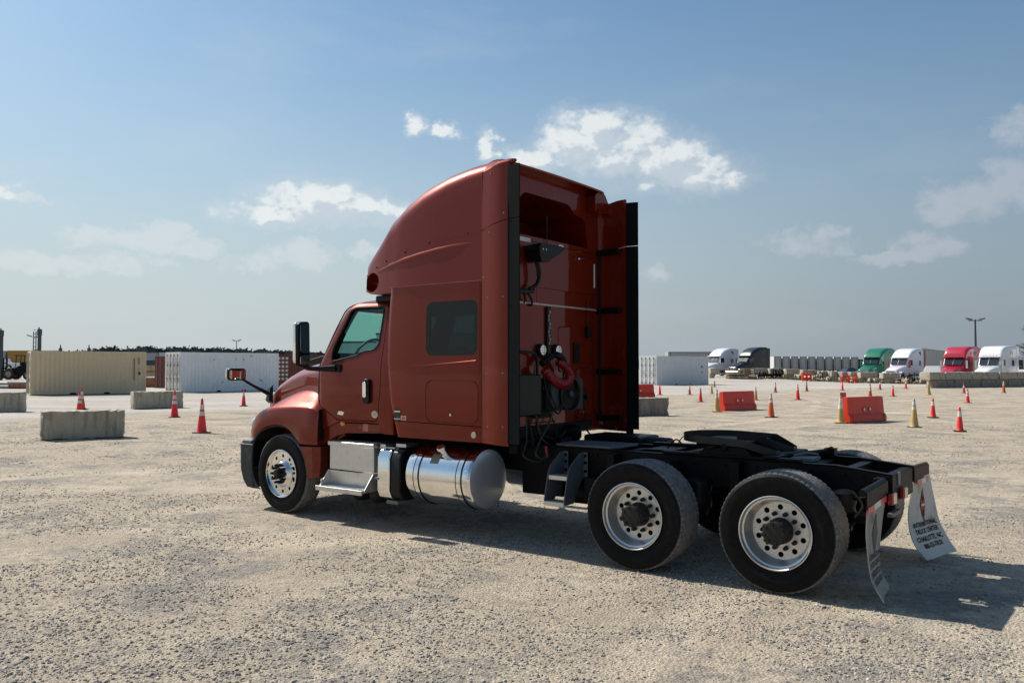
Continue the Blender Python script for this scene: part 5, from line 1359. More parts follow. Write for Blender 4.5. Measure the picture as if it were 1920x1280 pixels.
# split in two along the joint line; upper shell sits slightly inboard
low = clone_obj(roof, 'fairing_side_panel'); low.parent = T
jl = [(-4.7, 2.94), (-4.35, 2.975), (-3.97, 3.055), (-3.77, 3.105), (-3.11, 3.235), (-2.3, 3.300)]
cm = MB(); cm.prism([(-5, 2.0)] + [(a, b-.005) for a, b in jl] + [(-2.0, 3.31), (-2.0, 2.0)], -2, 2, 'y'); boolean(low, cm, 'INTERSECT', angle=40)
cm = MB(); cm.prism([(-5, 5.0), (-5, 2.935)] + jl + [(-2.0, 3.325), (-2.0, 5)], -2, 2, 'y'); boolean(roof, cm, 'INTERSECT', angle=40)
for v in roof.data.vertices: v.co.y *= .9885
# style crease on the lower panel (catches the sun) and on the crown side
def crease(path, hgt, name='body_crease'):
    c = MB(); rg = []
    for i, (x_, z_) in enumerate(path):
        t = i/(len(path)-1); h = hgt*math.sin(PI*min(1, max(0, .02+t*.98)))**.6
        w = lerp_tab(x_, tabw)-.05*(z_-2.774)*(1); w2 = w
        rg.append([(x_, -(w2-.012), z_+.040), (x_, -(w2+h*.45), z_+.012), (x_, -(w2+h), z_-.012), (x_, -(w2-.012), z_-.075)])
    c.loft(rg); c.join(c.mirror_y()); obj(name, c, M_RED, T, angle=70)
crease([(-4.05, 2.985), (-3.85, 3.03), (-3.6, 3.08), (-3.35, 3.12), (-3.1, 3.15), (-2.85, 3.17), (-2.6, 3.18)], .013)
# thin bright joint strip between sleeper and fairing
js = MB(); js.box(-3.80, -2.44, -1.2065, -1.19, 2.7705, 2.7735); js.join(js.mirror_y()); obj('joint_strip', js, mat('pink_sealer', (.42, .22, .19), .4), T)
for x_, z_ in ((-3.93, 3.095), (-3.60, 3.17), (-3.22, 3.245), (-2.66, 3.30), (-4.13, 3.04)):
    s_ = MB(); w = (lerp_tab(x_, tabw)-.05*(z_-2.774))*.9885; s_.sphere((x_, -w-.001, z_), .010, 8, 5); obj('bolt', s_, M_BLKP, T)

# ---- rear side extenders
def extender(sg, z0, z1, top_tab=None, name='side_extender'):
    """vertical fairing panel, gently bulged in plan, with a stiff inner face"""
    out = [(-2.424, 1.200), (-2.43, 1.206), (-2.40, 1.212), (-2.33, 1.228), (-2.25, 1.245), (-2.17, 1.252), (-2.10, 1.250), (-2.055, 1.242)]
    inn = [(-2.055, 1.215), (-2.11, 1.205), (-2.18, 1.203), (-2.26, 1.198), (-2.33, 1.185), (-2.40, 1.168), (-2.424, 1.150)]
    P = out+inn; m = MB(); rg = []
    n = 14
    for k in range(n+1):
        t = k/n
        rg.append([(x_, sg*y_*(1 if z < 3.5 else 1-.012*(z-3.5)), z) for x_, y_ in P for z in [z0(x_) + (z1(x_)-z0(x_))*t]])
    m.loft(rg); return obj(name, m, M_RED, T, angle=35)
wav = lambda x_: lerp_tab(x_, [(-2.5, 3.297), (-2.38, 3.297), (-2.28, 3.335), (-2.2, 3.35), (-2.05, 3.375)])
topz = lambda x_: lerp_tab(x_, [(-2.5, 3.905), (-2.35, 3.92), (-2.25, 3.945), (-2.16, 3.965), (-2.05, 3.97)])
for sg in (-1, 1):
    extender(sg, lambda x_: lerp_tab(x_, [(-2.5, 1.075), (-2.05, 1.055)]), lambda x_: wav(x_)-.004)
    extender(sg, lambda x_: wav(x_)+.004, topz, 'upper_extender')
    cap = MB(); cap.tube([(-2.30, sg*1.18, topz(-2.3)), (-2.2, sg*1.19, topz(-2.2)+.012), (-2.05, sg*1.195, 3.975), (-1.995, sg*1.185, 3.985)], [.03, .035, .03, .012], 8, 3); (obj('extender_cap', cap, M_RED, T) if sg < 0 else None)
    for (z0, z1) in ((1.085, 3.372), (3.38, 3.925)):
        r_ = MB(); r_.loft([[(-2.062, sg*1.246, z), (-2.00, sg*1.252, z), (-1.905, sg*1.262, z), (-1.903, sg*1.250, z), (-1.99, sg*1.222, z), (-2.062, sg*1.215, z)] for z in np.linspace(z0, z1, 8)]); obj('rubber_edge', r_, M_RUB, T)
    # small round bolts
    for (x_, z_) in ((-2.34, 2.58), (-2.12, 2.58), (-2.36, 1.79), (-2.12, 1.80), (-2.34, 1.24), (-2.12, 1.25), (-2.31, 3.26), (-2.11, 3.44), (-2.29, 3.87), (-2.40, 2.80)):
        b = MB(); yb = lerp_tab(x_, [(-2.43, 1.206), (-2.40, 1.212), (-2.33, 1.228), (-2.25, 1.245), (-2.17, 1.252), (-2.10, 1.250)]); b.sphere((x_, sg*(yb+.001), z_), .008, 10, 6, (1, .5, 1)); obj('bolt', b, M_STEP, T)
    q = MB(); q.box(-2.437, -2.426, min(sg*.93, sg*1.205), max(sg*.93, sg*1.205), 3.30, 3.915); obj('corner_panel', q, M_RED, T, bevel=.004)
    # lower front corner of the extender rubber flap
    fl = MB(); fl.box(-2.06, -1.96, sg*1.215-.004, sg*1.215+.004, .985, 1.09); obj('rubber_flap', fl, M_RUB, T)
    # black brackets and tube that hold the panel
    for z_ in (3.31, 2.57, 1.80, 1.22):
        br = MB(); br.box(-2.46, -2.10, sg*1.125-.02, sg*1.125+.055*1, z_-.035, z_+.035) if sg > 0 else br.box(-2.46, -2.10, -1.18, -1.105, z_-.035, z_+.035)
        o = obj('bracket', br, M_BLK, T, bevel=.008)
    tb = MB(); tb.tube([(-2.38, sg*1.115, 1.2), (-2.38, sg*1.115, 3.3)], .017, 8); obj('brace_tube', tb, M_BLK, T)
    # inner filler between wall and panel
    ff = MB(); ff.add([(-2.50, sg*1.02, 1.12), (-2.42, sg*1.165, 1.10), (-2.42, sg*1.165, 3.93), (-2.42, sg*1.02, 4.0)], [(0, 1, 2, 3)]); 
# rounded rear lip of the roof
lp = MB(); rg = []
for x_, dz in ((-2.424, 0), (-2.36, .004), (-2.30, 0), (-2.26, -.015)):
    s_ = roof_sec(-2.42, 1.19, 3.70, .18, .012, .05); rg.append([(x_, p[1]*(1 if x_ < -2.3 else .992), p[2]+dz) for p in s_[11:-11]])
lp.loft(rg, cap=False, closed=False)
s_ = roof_sec(-2.42, 1.19, 3.70, .18, .012, .05)
for sg in (-1, 1):
    cn = [(sg*abs(p[1]), p[2]-.004) for p in s_[9:14]]
    pg = [(sg*1.20, 3.80), (sg*1.20, 3.915)] + [c for c in cn if c[1] > 3.93] + [(sg*abs(s_[13][1])*.9, 3.99), (sg*abs(s_[13][1])*.9, 3.80)]
    q = MB(); q.prism(pg, -2.424, -2.285, 'x'); obj('corner_panel', q, M_RED, T, bevel=.006)
obj('roof_lip', lp, M_RED, T, solid=.02, angle=50)

# ---- rear wall fittings (wall plane x=-2.50)
XW = -2.425
def wbox(name, y0, y1, z0, z1, dep, m, bevel=0):
    b = MB(); b.box(XW, XW+dep, y0, y1, z0, z1); return obj(name, b, m, T, bevel=bevel)
for a, b in ((-1.02, -.34), (.24, .34)): wbox('reflective_strip', a, b, 3.272, 3.318, .006, M_WTAPE)
b = MB(); b.box(XW, XW+.006, 1.035, 1.07, 2.86, 3.16); obj('reflective_strip', b, M_WTAPE, T)
for z_ in (2.78,): wbox('wall_seam', -1.15, 1.10, z_-.004, z_+.004, .002, M_BLK)
b = MB(); b.box(XW, XW+.010, -1.15, 1.10, 2.572, 2.592); obj('seam_strip', b, mat('silver_seam', (.42, .36, .34), .35, .3), T)
for y_ in (.80, -.20): wbox('wall_rib', y_-.01, y_+.01, 2.60, 3.26, .003, M_RED)
for (a, b, c, d) in ((-1.0, -.50, 1.85, 2.5), (.22, .50, 1.8, 2.35), (-.42, .2, 1.22, 1.36), (.66, 1.0, 1.3, 1.86)):
    pn = rrect(a, b, c, d, .05); q = MB(); q.loft([[(XW-.002, y_, z_) for y_, z_ in pn], [(XW+.012, y_, z_) for y_, z_ in grow(pn, -.015)]]); obj('wall_panel', q, M_RED, T, angle=30)
wbox('black_channel', -.035, .035, 1.95, 2.56, .03, M_BLKP, .006); b = MB()
for k in range(9): b.box(XW+.03, XW+.034, -.010+.012*math.sin(k*1.7), .012+.012*math.sin(k*1.7), 2.12+k*.045, 2.155+k*.045)
tag(obj('wire_label', b, mat('grey_cable_tie', (.30, .30, .30), .6), T), kind='stuff')
for y_ in (-.16, .16):
    l = MB(); l.lathe([(.001, .062), (.052, .058), (.068, .045), (.072, .02), (.075, 0)], (XW, y_, 2.055), 'x', 28); lo_ = obj('work_lamp', l, M_BLKP, T)
    l = MB(); l.lathe([(.001, .068), (.045, .066), (.058, .058)], (XW, y_, 2.055), 'x', 24); obj('lens', l, M_LENS, lo_)
    l = MB()
    for k in (-1, 0, 1): l.box(XW+.066, XW+.070, y_-.05, y_+.05, 2.055+k*.026-.002, 2.055+k*.026+.002)
    l.box(XW+.066, XW+.070, y_-.002, y_+.002, 2.0, 2.11); obj('lens_rib', l, M_GREYP, lo_)
v = MB(); v.prism(rrect(.56, .68, 1.90, 2.16, .02), XW, XW+.02, 'x'); vo = obj('vent_louver', v, M_BLKP, T)
for k in range(8): s_ = MB(); s_.box(XW+.02, XW+.032, .575, .665, 1.92+k*.028, 1.932+k*.028); obj('slat', s_, M_RUB, vo)
# folded flood light / antenna box on the roof line with its conduit
bx = MB(); bx.loft([[(-2.40, -.48, 3.17), (-2.40, -.44, 3.23), (-2.40, -.04, 3.24), (-2.40, .0, 3.21), (-2.40, -.24, 3.05), (-2.40, -.44, 3.04)], [(-2.20, -.48, 3.17), (-2.20, -.44, 3.24), (-2.20, .0, 3.245), (-2.20, .06, 3.22), (-2.20, -.28, 3.04), (-2.20, -.44, 3.03)]]); obj('flood_light_box', bx, M_BLKP, T, bevel=.012)
for y_ in (-.42, -.36):
    b = MB(); b.sphere((-2.195, y_, 3.17), .013, 8, 5); obj('bolt', b, M_CHR, T)
ar = MB(); ar.tube([(-2.34, -.34, 3.06), (-2.33, -.31, 2.98), (-2.33, -.30, 2.88), (-2.34, -.34, 2.79), (-2.37, -.44, 2.73)], .022, 8, 4); ar.tube([(-2.34, -.38, 3.06), (-2.33, -.34, 2.98), (-2.33, -.33, 2.88)], .012, 6, 4); ar.tube([(-2.4, -.62, 2.70), (-2.38, -.35, 2.72)], .03, 8); ar.tube([(-2.40, -.45, 2.72), (-2.38, -.38, 2.62), (-2.40, -.35, 2.56), (-2.46, -.33, 2.58)], .014, 6, 4); ar.tube([(-2.38, -.50, 2.72), (-2.40, -.48, 2.60), (-2.45, -.46, 2.57)], .010, 6, 3); obj('conduit', ar, M_BLKP, T)
an = MB(); an.cyl((-2.40, -.04, 3.24), (-2.40, -.04, 3.62), .005); obj('antenna', an, M_GREYP, T)
lt = MB(); lt.tube([(XW+.02, .66, 3.19), (XW+.03, .80, 3.21)], .012, 6); lt.sphere((XW+.02, .66, 3.19), .018); obj('latch', lt, M_CHR, T)
lt = MB(); lt.tube([(XW+.008, .86, 2.7), (XW+.01, .86, 2.35)], .006, 6); lt.box(XW, XW+.05, .83, .90, 2.22, 2.36); obj('latch', lt, M_BLKP, T, bevel=.006)
# handrail
hr = MB(); hr.tube([(-2.42, -.95, 2.03), (-2.36, -.62, 2.03), (-2.36, -.40, 2.02), (-2.36, -.32, 1.99), (-2.36, -.30, 1.90), (-2.36, -.30, 1.15)], .017, 8, 3); obj('handrail', hr, M_BLKP, T)
# air conditioner / fan unit
fu = MB(); fu.prism(rrect(-.12, .56, 1.36, 1.73, .03), XW, XW+.14, 'x'); fo = obj('cooling_unit', fu, mat('grey_unit', (.035, .037, .037), .7), T, bevel=.01)
f = MB(); f.lathe([(.205, 0), (.21, .03), (.19, .035), (.17, .0)], (XW+.14, .24, 1.545), 'x', 36); f.lathe([(.001, .002), (.175, .002)], (XW+.14, .24, 1.545), 'x', 36)
for k in range(7):
    rr_ = .05+.02*k; f.lathe([(rr_-.003, .03), (rr_, .035), (rr_+.003, .03)], (XW+.14, .24, 1.545), 'x', 32)
obj('fan_guard', f, M_BLKP, fo, angle=40)
f = MB(); f.lathe([(.001, .045), (.035, .042), (.045, .03)], (XW+.14, .25, 1.55), 'x', 20); obj('fan_badge', f, M_GREYP, fo)
# dark equipment on the near half of the wall
eq = MB(); eq.box(XW, XW+.16, -.95, -.34, 1.32, 1.78); obj('equipment_box', eq, M_BLKP, T, bevel=.02)
eq = MB(); eq.box(XW, XW+.06, -.28, -.02, 1.28, 1.72)
for k in range(5):
    eq.cyl((XW+.06, -.25+.05*k, 1.62-.03*(k % 2)), (XW+.12, -.25+.05*k, 1.62-.03*(k % 2)), .020, n=10)
obj('air_manifold', eq, M_BLK, T)
# red coiled air hose
def coil(path, Rr, r, turns, n=14):
    P = catmull([Vector(p) for p in path], 16); L = [0]
    for a, b in zip(P, P[1:]): L.append(L[-1]+(b-a).length)
    out = []; prev = None; N = turns*n
    for i in range(N+1):
        t = L[-1]*i/N; k = max(j for j in range(len(L)) if L[j] <= t+1e-9); k = min(k, len(P)-2)
        f = (t-L[k])/max(1e-6, L[k+1]-L[k]); p = P[k].lerp(P[k+1], f); d = (P[k+1]-P[k]).normalized()
        a = Vector((1, 0, 0)); a = (a-d*a.dot(d)).normalized(); b = d.cross(a)
        an_ = 2*PI*turns*i/N; out.append(p+a*math.cos(an_)*Rr+b*math.sin(an_)*Rr)
    m = MB(); m.tube(out, r, 6); return m
obj('coiled_hose', coil([(-2.28, -.28, 1.83), (-2.26, -.18, 1.76), (-2.26, -.05, 1.69), (-2.26, .10, 1.66), (-2.26, .22, 1.72), (-2.28, .22, 1.82), (-2.31, .14, 1.90), (-2.33, .08, 1.93)], .046, .011, 30), M_HOSE, T)
obj('coiled_hose', coil([(-2.33, -.26, 1.90), (-2.30, -.05, 2.0), (-2.30, .12, 1.96), (-2.32, .26, 1.80)], .030, .010, 26), M_BLKP, T)
cb = [[(-2.36, -.35, 1.86), (-2.30, -.45, 1.5), (-2.24, -.40, 1.1), (-2.16, -.30, .98)], [(-2.3, -.26, 1.8), (-2.26, -.22, 1.5), (-2.24, -.05, 1.33), (-2.28, .12, 1.5), (-2.32, .18, 1.8)],
      [(-2.34, -.18, 1.78), (-2.24, -.16, 1.5), (-2.22, -.10, 1.38), (-2.26, .05, 1.45), (-2.3, .10, 1.7)], [(-2.4, -.12, 1.7), (-2.3, -.08, 1.4), (-2.28, -.2, 1.2), (-2.2, -.45, 1.08), (-2.15, -.62, .92), (-2.1, -.50, .86), (-2.1, -.38, .98)],
      [(-2.4, -.5, 1.6), (-2.28, -.62, 1.3), (-2.22, -.7, 1.05), (-2.15, -.85, .92), (-2.12, -.60, .84), (-2.1, -.45, .95)], [(-2.42, -.62, 1.75), (-2.3, -.55, 1.3), (-2.26, -.52, 1.0)], [(-2.4, -.05, 1.4), (-2.3, .0, 1.15), (-2.2, -.2, 1.0), (-2.1, -.3, 1.02)],
      [(-2.4, .66, 1.6), (-2.36, .72, 1.35), (-2.3, .66, 1.12), (-2.2, .62, 1.03)], [(-2.44, .55, 1.30), (-2.3, .8, 1.16), (-2.1, .95, 1.14), (-2.05, 1.0, 1.08)]]
for k, p in enumerate(cb):
    b = MB(); b.tube(p, .011 if k % 2 else .008, 6, 6); obj('cable', b, M_CABLE if k in (0, 3, 4) else M_BLKP, T)
gh = MB(); gh.tube([(-2.12, -.48, 1.0), (-2.10, -.48, .88)], .017, 8); obj('gladhand', gh, M_HOSE, T)
gh = MB(); gh.box(XW+.02, XW+.12, .58, .68, 1.38, 1.60); gh.cyl((XW+.1, .63, 1.5), (XW+.17, .63, 1.5), .025); obj('regulator', gh, M_BLK, T, bevel=.01)

# ---- hood, fenders, bumper
def hsec(x_, w, zt, zc, zb, crown=.03):
    """top centre zt, crease height zc at the side, bottom zb"""
    p = [(x_, -w, zb), (x_, -w*1.0, (zb+zc)/2), (x_, -w*.995, zc-.05), (x_, -w*.985, zc-.012), (x_, -w*.955, zc+.008), (x_, -w*.90, zc+(zt-zc)*.35), (x_, -w*.78, zc+(zt-zc)*.66), (x_, -w*.58, zc+(zt-zc)*.84), (x_, -w*.3, zc+(zt-zc)*.96), (x_, 0, zt)]
    return p + [(q[0], -q[1], q[2]) for q in reversed(p[:-1])]
ht = [(-6.74, .58, 1.36, 1.30, 1.0), (-6.70, .64, 1.50, 1.40, .98), (-6.62, .68, 1.60, 1.47, .96), (-6.48, .715, 1.70, 1.55, .95), (-6.3, .75, 1.785, 1.62, .95), (-6.05, .80, 1.865, 1.70, .95), (-5.8, .86, 1.925, 1.755, .95), (-5.55, .92, 1.97, 1.79, .95), (-5.3, .985, 2.005, 1.81, .95), (-5.175, 1.03, 2.015, 1.815, 1.0)]
h = MB(); h.loft([hsec(*q) for q in ht]); hood = obj('hood', h, M_RED, T, angle=50)
gr = MB(); gr.box(-6.775, -6.70, -.46, .46, .82, 1.36); go_ = obj('grille', gr, M_CHR, T, bevel=.03)
for k in range(6): s_ = MB(); s_.box(-6.79, -6.76, -.42, .42, .88+k*.075, .91+k*.075); obj('slat', s_, M_BLKP, go_)
def fender(sg):
    arch = [(-6.60, .90), (-6.42, .89), (-6.36, .90), (-6.25, 1.00), (-6.12, 1.065), (-6.0, 1.10), (-5.86, 1.115), (-5.72, 1.105), (-5.58, 1.055), (-5.46, .965), (-5.41, .90), (-5.38, .885), (-5.07, .895)]
    ze = [(-6.63, .96), (-6.58, 1.03), (-6.5, 1.13), (-6.38, 1.225), (-6.25, 1.285), (-6.05, 1.335), (-5.8, 1.365), (-5.5, 1.375), (-5.2, 1.37), (-5.10, 1.35), (-5.06, 1.30)]
    zi = [(-6.63, .97), (-6.5, 1.20), (-6.38, 1.32), (-6.2, 1.415), (-6.0, 1.495), (-5.8, 1.55), (-5.6, 1.58), (-5.4, 1.58), (-5.25, 1.55), (-5.14, 1.48), (-5.06, 1.36)]
    yo = [(-6.63, .98), (-6.58, 1.04), (-6.5, 1.10), (-6.38, 1.145), (-6.2, 1.175), (-6.0, 1.19), (-5.2, 1.20), (-5.06, 1.185)]
    yi = [(-6.63, .60), (-6.4, .66), (-6.0, .74), (-5.5, .84), (-5.2, .93), (-5.06, .99)]
    rg = []
    def sm(x_, tab): return (lerp_tab(x_-.05, tab)+2*lerp_tab(x_, tab)+lerp_tab(x_+.05, tab))/4
    for x_ in np.concatenate([np.linspace(-6.63, -6.3, 10), np.linspace(-6.27, -5.2, 26), np.linspace(-5.17, -5.06, 5)]):
        x_ = float(x_); A = sm(x_, arch); E_ = sm(x_, ze); I_ = sm(x_, zi); Y = sm(x_, yo); Yi = sm(x_, yi)
        A = min(A, E_-.02)
        p = [(Y-.035, A), (Y-.012, A+.004), (Y, A+.022), (Y-.002, A+(E_-A)*.5), (Y-.012, A+(E_-A)*.8), (Y-.022, E_-.035), (Y-.036, E_-.012), (Y-.062, E_+.004)]
        for t in (.2, .4, .6, .8, 1.0): p.append((Y-.062+(Yi-Y+.062)*t, E_+.004+(I_-E_)*(math.sin(t*PI/2)**1.15)))
        rg.append([(x_, sg*a, b) for a, b in p])
    m = MB(); m.loft(rg, cap=False, closed=False)
    # closing faces front and rear
    m.add(rg[0]+[(rg[0][0][0], sg*.6, .92)], [tuple(range(len(rg[0])+1))]); 
    m.add(rg[-1]+[(rg[-1][0][0], sg*.99, .90)], [tuple(range(len(rg[-1])+1))])
    return obj('fender', m, M_RED, hood, angle=48, solid=.012)
fender(-1); fender(1)
# fender rim return (rolled lip round the arch), wheel-well lining
for sg in (-1, 1):
    arc = [(-6.36, .885), (-6.29, .975), (-6.20, 1.03), (-6.10, 1.07), (-5.98, 1.10), (-5.86, 1.112), (-5.74, 1.105), (-5.62, 1.075), (-5.52, 1.02), (-5.45, .955), (-5.405, .885)]
    wl = MB(); rg = [[(x_, sg*1.155, z_), (x_, sg*.42, z_)] for x_, z_ in [(-6.36, .55)]+arc+[(-5.34, .55)]]; wl.loft(rg, cap=False, closed=False)
    wl.add([(-6.45, sg*.44, .4), (-5.2, sg*.44, .4), (-5.2, sg*.44, 1.4), (-6.45, sg*.44, 1.4)], [(0, 1, 2, 3)]); obj('wheel_well', wl, M_BLKP, T, solid=.02)
    # quarter fender behind the wheel
    q = MB(); q.loft([[(-5.385, sg*1.17, .865), (-5.16, sg*1.175, .87), (-5.05, sg*1.13, .875), (-5.05, sg*1.0, .875)], [(-5.33, sg*1.17, .66), (-5.15, sg*1.175, .67), (-5.06, sg*1.12, .67), (-5.06, sg*1.0, .67)], [(-5.265, sg*1.17, .475), (-5.15, sg*1.172, .475), (-5.085, sg*1.12, .50), (-5.08, sg*1.0, .50)]], cap=False, closed=False); obj('quarter_fender', q, M_RED, T, solid=.015, angle=25, bevel=0)
    # dark vent gap + body side behind the fender
    q = MB(); q.box(-5.22, -4.70, sg*1.01-.012, sg*1.01+.012, .60, 1.30) if False else None
    q = MB(); q.prism([(-5.19, 1.50), (-5.13, 1.36), (-4.70, 1.03), (-4.95, .90), (-5.2, .90)], sg*.90, sg*1.035, 'y'); obj('cowl_side', q, M_RED, T, bevel=.01)
    q = MB(); q.prism([(-5.085, 1.44), (-5.065, 1.36), (-4.97, 1.04), (-5.0, .96), (-5.06, .98), (-5.10, 1.36)], sg*1.03, sg*1.05, 'y'); obj('fender_vent', q, M_BLKP, T)
    q = MB(); q.box(-5.052, -5.044, min(sg*1.03, sg*1.168), max(sg*1.03, sg*1.168), .95, 1.34); obj('fender_vent', q, M_BLKP, T)
    q = MB(); q.tube([(-5.07, sg*1.05, 1.42), (-4.98, sg*1.055, 1.22), (-4.86, sg*1.05, .95)], .014, 6, 3); obj('cowl_rib', q, M_RED, T)
    # headlight
    q = MB(); q.sphere((-6.50, sg*.93, 1.10), 1, 16, 10, (.12, .15, .11)); obj('headlight', q, mat('headlight_lens', (.6, .62, .64), .08, .4, coat=1), hood)
bp = MB(); rg = []
for y_, dx in ((-1.185, .30), (-1.18, .12), (-1.12, .03), (-1.0, -.03), (-.6, -.09), (0, -.11), (.6, -.09), (1.0, -.03), (1.12, .03), (1.18, .12), (1.185, .30)):
    pf = [(-6.66, .845), (-6.67, .70), (-6.655, .55), (-6.60, .40), (-6.52, .30), (-6.45, .265), (-6.38, .265), (-6.38, .845)]
    rg.append([((x_+dx) if x_ < -6.4 else -6.36+max(0, dx-.02)*.0, y_, z_) for x_, z_ in pf])
bp.loft(rg); obj('bumper', bp, M_GREYP, T, angle=30)
bp = MB(); bp.prism([(-6.58, .885), (-6.40, .885), (-6.40, .845), (-6.62, .845)], -1.165, 1.165); obj('bumper_top', bp, M_STEP, T, bevel=.006)
bs = MB(); bs.prism([(-6.60, .84), (-6.33, .84), (-6.345, .62), (-6.33, .42), (-6.30, .27), (-6.44, .27), (-6.53, .36), (-6.585, .5)], -1.195, -1.165); bs.join(bs.mirror_y()); obj('bumper_end', bs, M_GREYP, T, bevel=.012)
wp = MB(); wp.prism([(-5.5, 1.955), (-5.05, 2.04), (-5.05, 1.9), (-5.5, 1.9)], -.95, .95); obj('cowl', wp, M_BLKP, T, bevel=.01)

# ---- mirrors
for sg in (-1, 1):
    ox = 0
    h = MB(); h.loft([[(-5.17+a, sg*(1.285), z) for a, z in ()] for _ in ()]) if False else None
    h = MB(); h.prism(round_poly([(1.285, 1.865), (1.455, 1.865), (1.465, 2.40), (1.295, 2.425)], .05, 4), -5.155, -5.065, 'x')
    if sg > 0: h = h.mirror_y()
    h = MB() if False else h
    if sg < 0: h = h.mirror_y() if h.v[0][1] > 0 else h
    mo = obj('mirror', h, M_BLKP, T, bevel=.025, seg=3)
    c = MB(); c.prism(round_poly([(1.282, 1.90), (1.458, 1.90), (1.468, 2.405), (1.292, 2.43)], .05, 4), -5.205, -5.125, 'x')
    c = c.mirror_y() if sg < 0 else c; obj('mirror_cover', c, M_CHROME, mo, bevel=.03, seg=3)
    g = MB(); g.prism(round_poly([(1.302, 2.03), (1.442, 2.03), (1.448, 2.385), (1.31, 2.40)], .03, 3), -5.066, -5.060, 'x'); g = g.mirror_y() if sg < 0 else g; obj('mirror_glass', g, mat('mirror_silver', (.75, .78, .8), .01, 1.0), mo)
    g = MB(); g.prism(round_poly([(1.302, 1.885), (1.442, 1.885), (1.442, 2.01), (1.302, 2.01)], .03, 3), -5.066, -5.058, 'x'); g = g.mirror_y() if sg < 0 else g; obj('mirror_glass', g, MATS['mirror_silver'], mo)
    a = MB(); a.tube([(-5.10, sg*1.40, 1.885), (-5.02, sg*1.36, 1.845), (-4.90, sg*1.25, 1.84), (-4.80, sg*1.13, 1.845)], [.022, .026, .03, .045], 10, 4); a.prism(rrect(-4.86, -4.70, 1.80, 1.90, .03), sg*1.09, sg*1.135, 'y'); obj('mirror_arm', a, M_BLKP, T, angle=40)
    # hood mirror
    h = MB(); h.prism(round_poly([(1.085, 1.68), (1.335, 1.68), (1.335, 1.845), (1.085, 1.845)], .045, 4), -6.72, -6.64, 'x'); h = h.mirror_y() if sg < 0 else h; tm = Matrix.Translation((-6.68, sg*1.21, 0)) @ Matrix.Rotation(sg*R(16.5), 4, 'Z') @ Matrix.Translation((6.68, -sg*1.21, 0)); h.xf(tm); mo = obj('hood_mirror', h, M_BLKP, T, bevel=.025, seg=3)
    h = MB(); h.prism(round_poly([(1.08, 1.685), (1.34, 1.685), (1.34, 1.85), (1.08, 1.85)], .045, 4), -6.745, -6.69, 'x'); h = h.mirror_y() if sg < 0 else h; h.xf(tm); obj('mirror_cover', h, M_CHROME, mo, bevel=.02)
    g = MB(); g.prism(round_poly([(1.105, 1.70), (1.318, 1.70), (1.318, 1.828), (1.105, 1.828)], .035, 4), -6.642, -6.632, 'x'); g = g.mirror_y() if sg < 0 else g; g.xf(tm); obj('mirror_glass', g, MATS['mirror_silver'], mo)
    a = MB(); a.tube([(-6.68, sg*1.12, 1.70), (-6.63, sg*.96, 1.60), (-6.57, sg*.78, 1.50)], [.016, .02, .032], 8, 3); a.loft([[(-6.66, sg*.70, 1.36), (-6.50, sg*.74, 1.36), (-6.50, sg*.745, 1.62), (-6.60, sg*.72, 1.60)], [(-6.63, sg*.77, 1.40), (-6.53, sg*.79, 1.40), (-6.52, sg*.78, 1.57), (-6.58, sg*.77, 1.56)]]); obj('mirror_arm', a, M_BLKP, mo, angle=40)

# ---- tool box and steps, chrome cover, fuel tank
tbx = MB(); tbx.box(-4.90, -4.13, -1.115, -.60, .615, .925); t_ = obj('tool_box', tbx, M_ALU, T, bevel=.012)
q = MB(); q.box(-4.915, -4.115, -1.135, -.58, .905, .955); obj('lid', q, M_ALU, t_, bevel=.008)
q = MB(); q.prism([(-1.118, .605), (-1.10, .605), (-1.06, .43), (-1.10, .42)], -4.90, -4.14, 'x'); q.box(-4.905, -4.89, -1.25, -.9, .42, .50); 
for x0, x1 in ((-4.915, -4.90), (-4.14, -4.125)): q.prism([(-1.12, .61), (-.95, .61), (-.95, .40), (-1.26, .40), (-1.26, .43)], x0, x1, 'x')
obj('step_panel', q, M_ALU, t_, bevel=.003)
q = MB(); q.box(-4.93, -4.15, -1.285, -1.06, .395, .425); q.box(-4.94, -4.14, -1.30, -1.28, .375, .43); so_ = obj('step', q, M_ALU, t_, bevel=.003)
q = MB()
for i in range(30):
    for j in range(4): q.box(-4.91+i*.0255, -4.90+i*.0255, -1.27+j*.05, -1.25+j*.05, .425, .431)
tag(obj('tread_stud', q, M_WTAPE, t_), kind='stuff')
q = MB()
for i in range(24):
    for j in range(3): q.box(-4.86+i*.03, -4.845+i*.03, -1.12+j*.07, -1.10+j*.07, .955, .961)
tag(obj('tread_stud', q, mat('yellowish_grip', (.5, .48, .34), .7), t_), kind='stuff')
q = MB(); q.box(-4.10, -3.85, -1.05, -.8, .90, .93); q.box(-4.07, -3.98, -1.07, -.85, .925, .96); q.box(-3.86, -3.70, -1.02, -.8, .93, .975); obj('mounting_plate', q, M_ALU, T, bevel=.006)
q = MB(); prof = [(-1.02, .925), (-1.14, .905), (-1.185, .82), (-1.19, .45), (-1.15, .36), (-1.06, .325), (-.62, .33), (-.62, .925)]
q.prism(prof, -3.995, -3.80, 'x'); cc_ = obj('def_tank_cover', q, M_CHROME, T, bevel=.014, seg=3)
q = MB(); q.prism([(a*.985-.005, .62+(b-.62)*.97) for a, b in prof], -3.80, -3.645, 'x'); obj('def_tank', q, M_BLKP, T, bevel=.02)
q = MB(); q.box(-4.03, -3.97, -1.20, -1.15, .565, .585); q.box(-3.93, -3.75, -1.1, -.95, .285, .325); obj('strap', q, M_STEP, T)
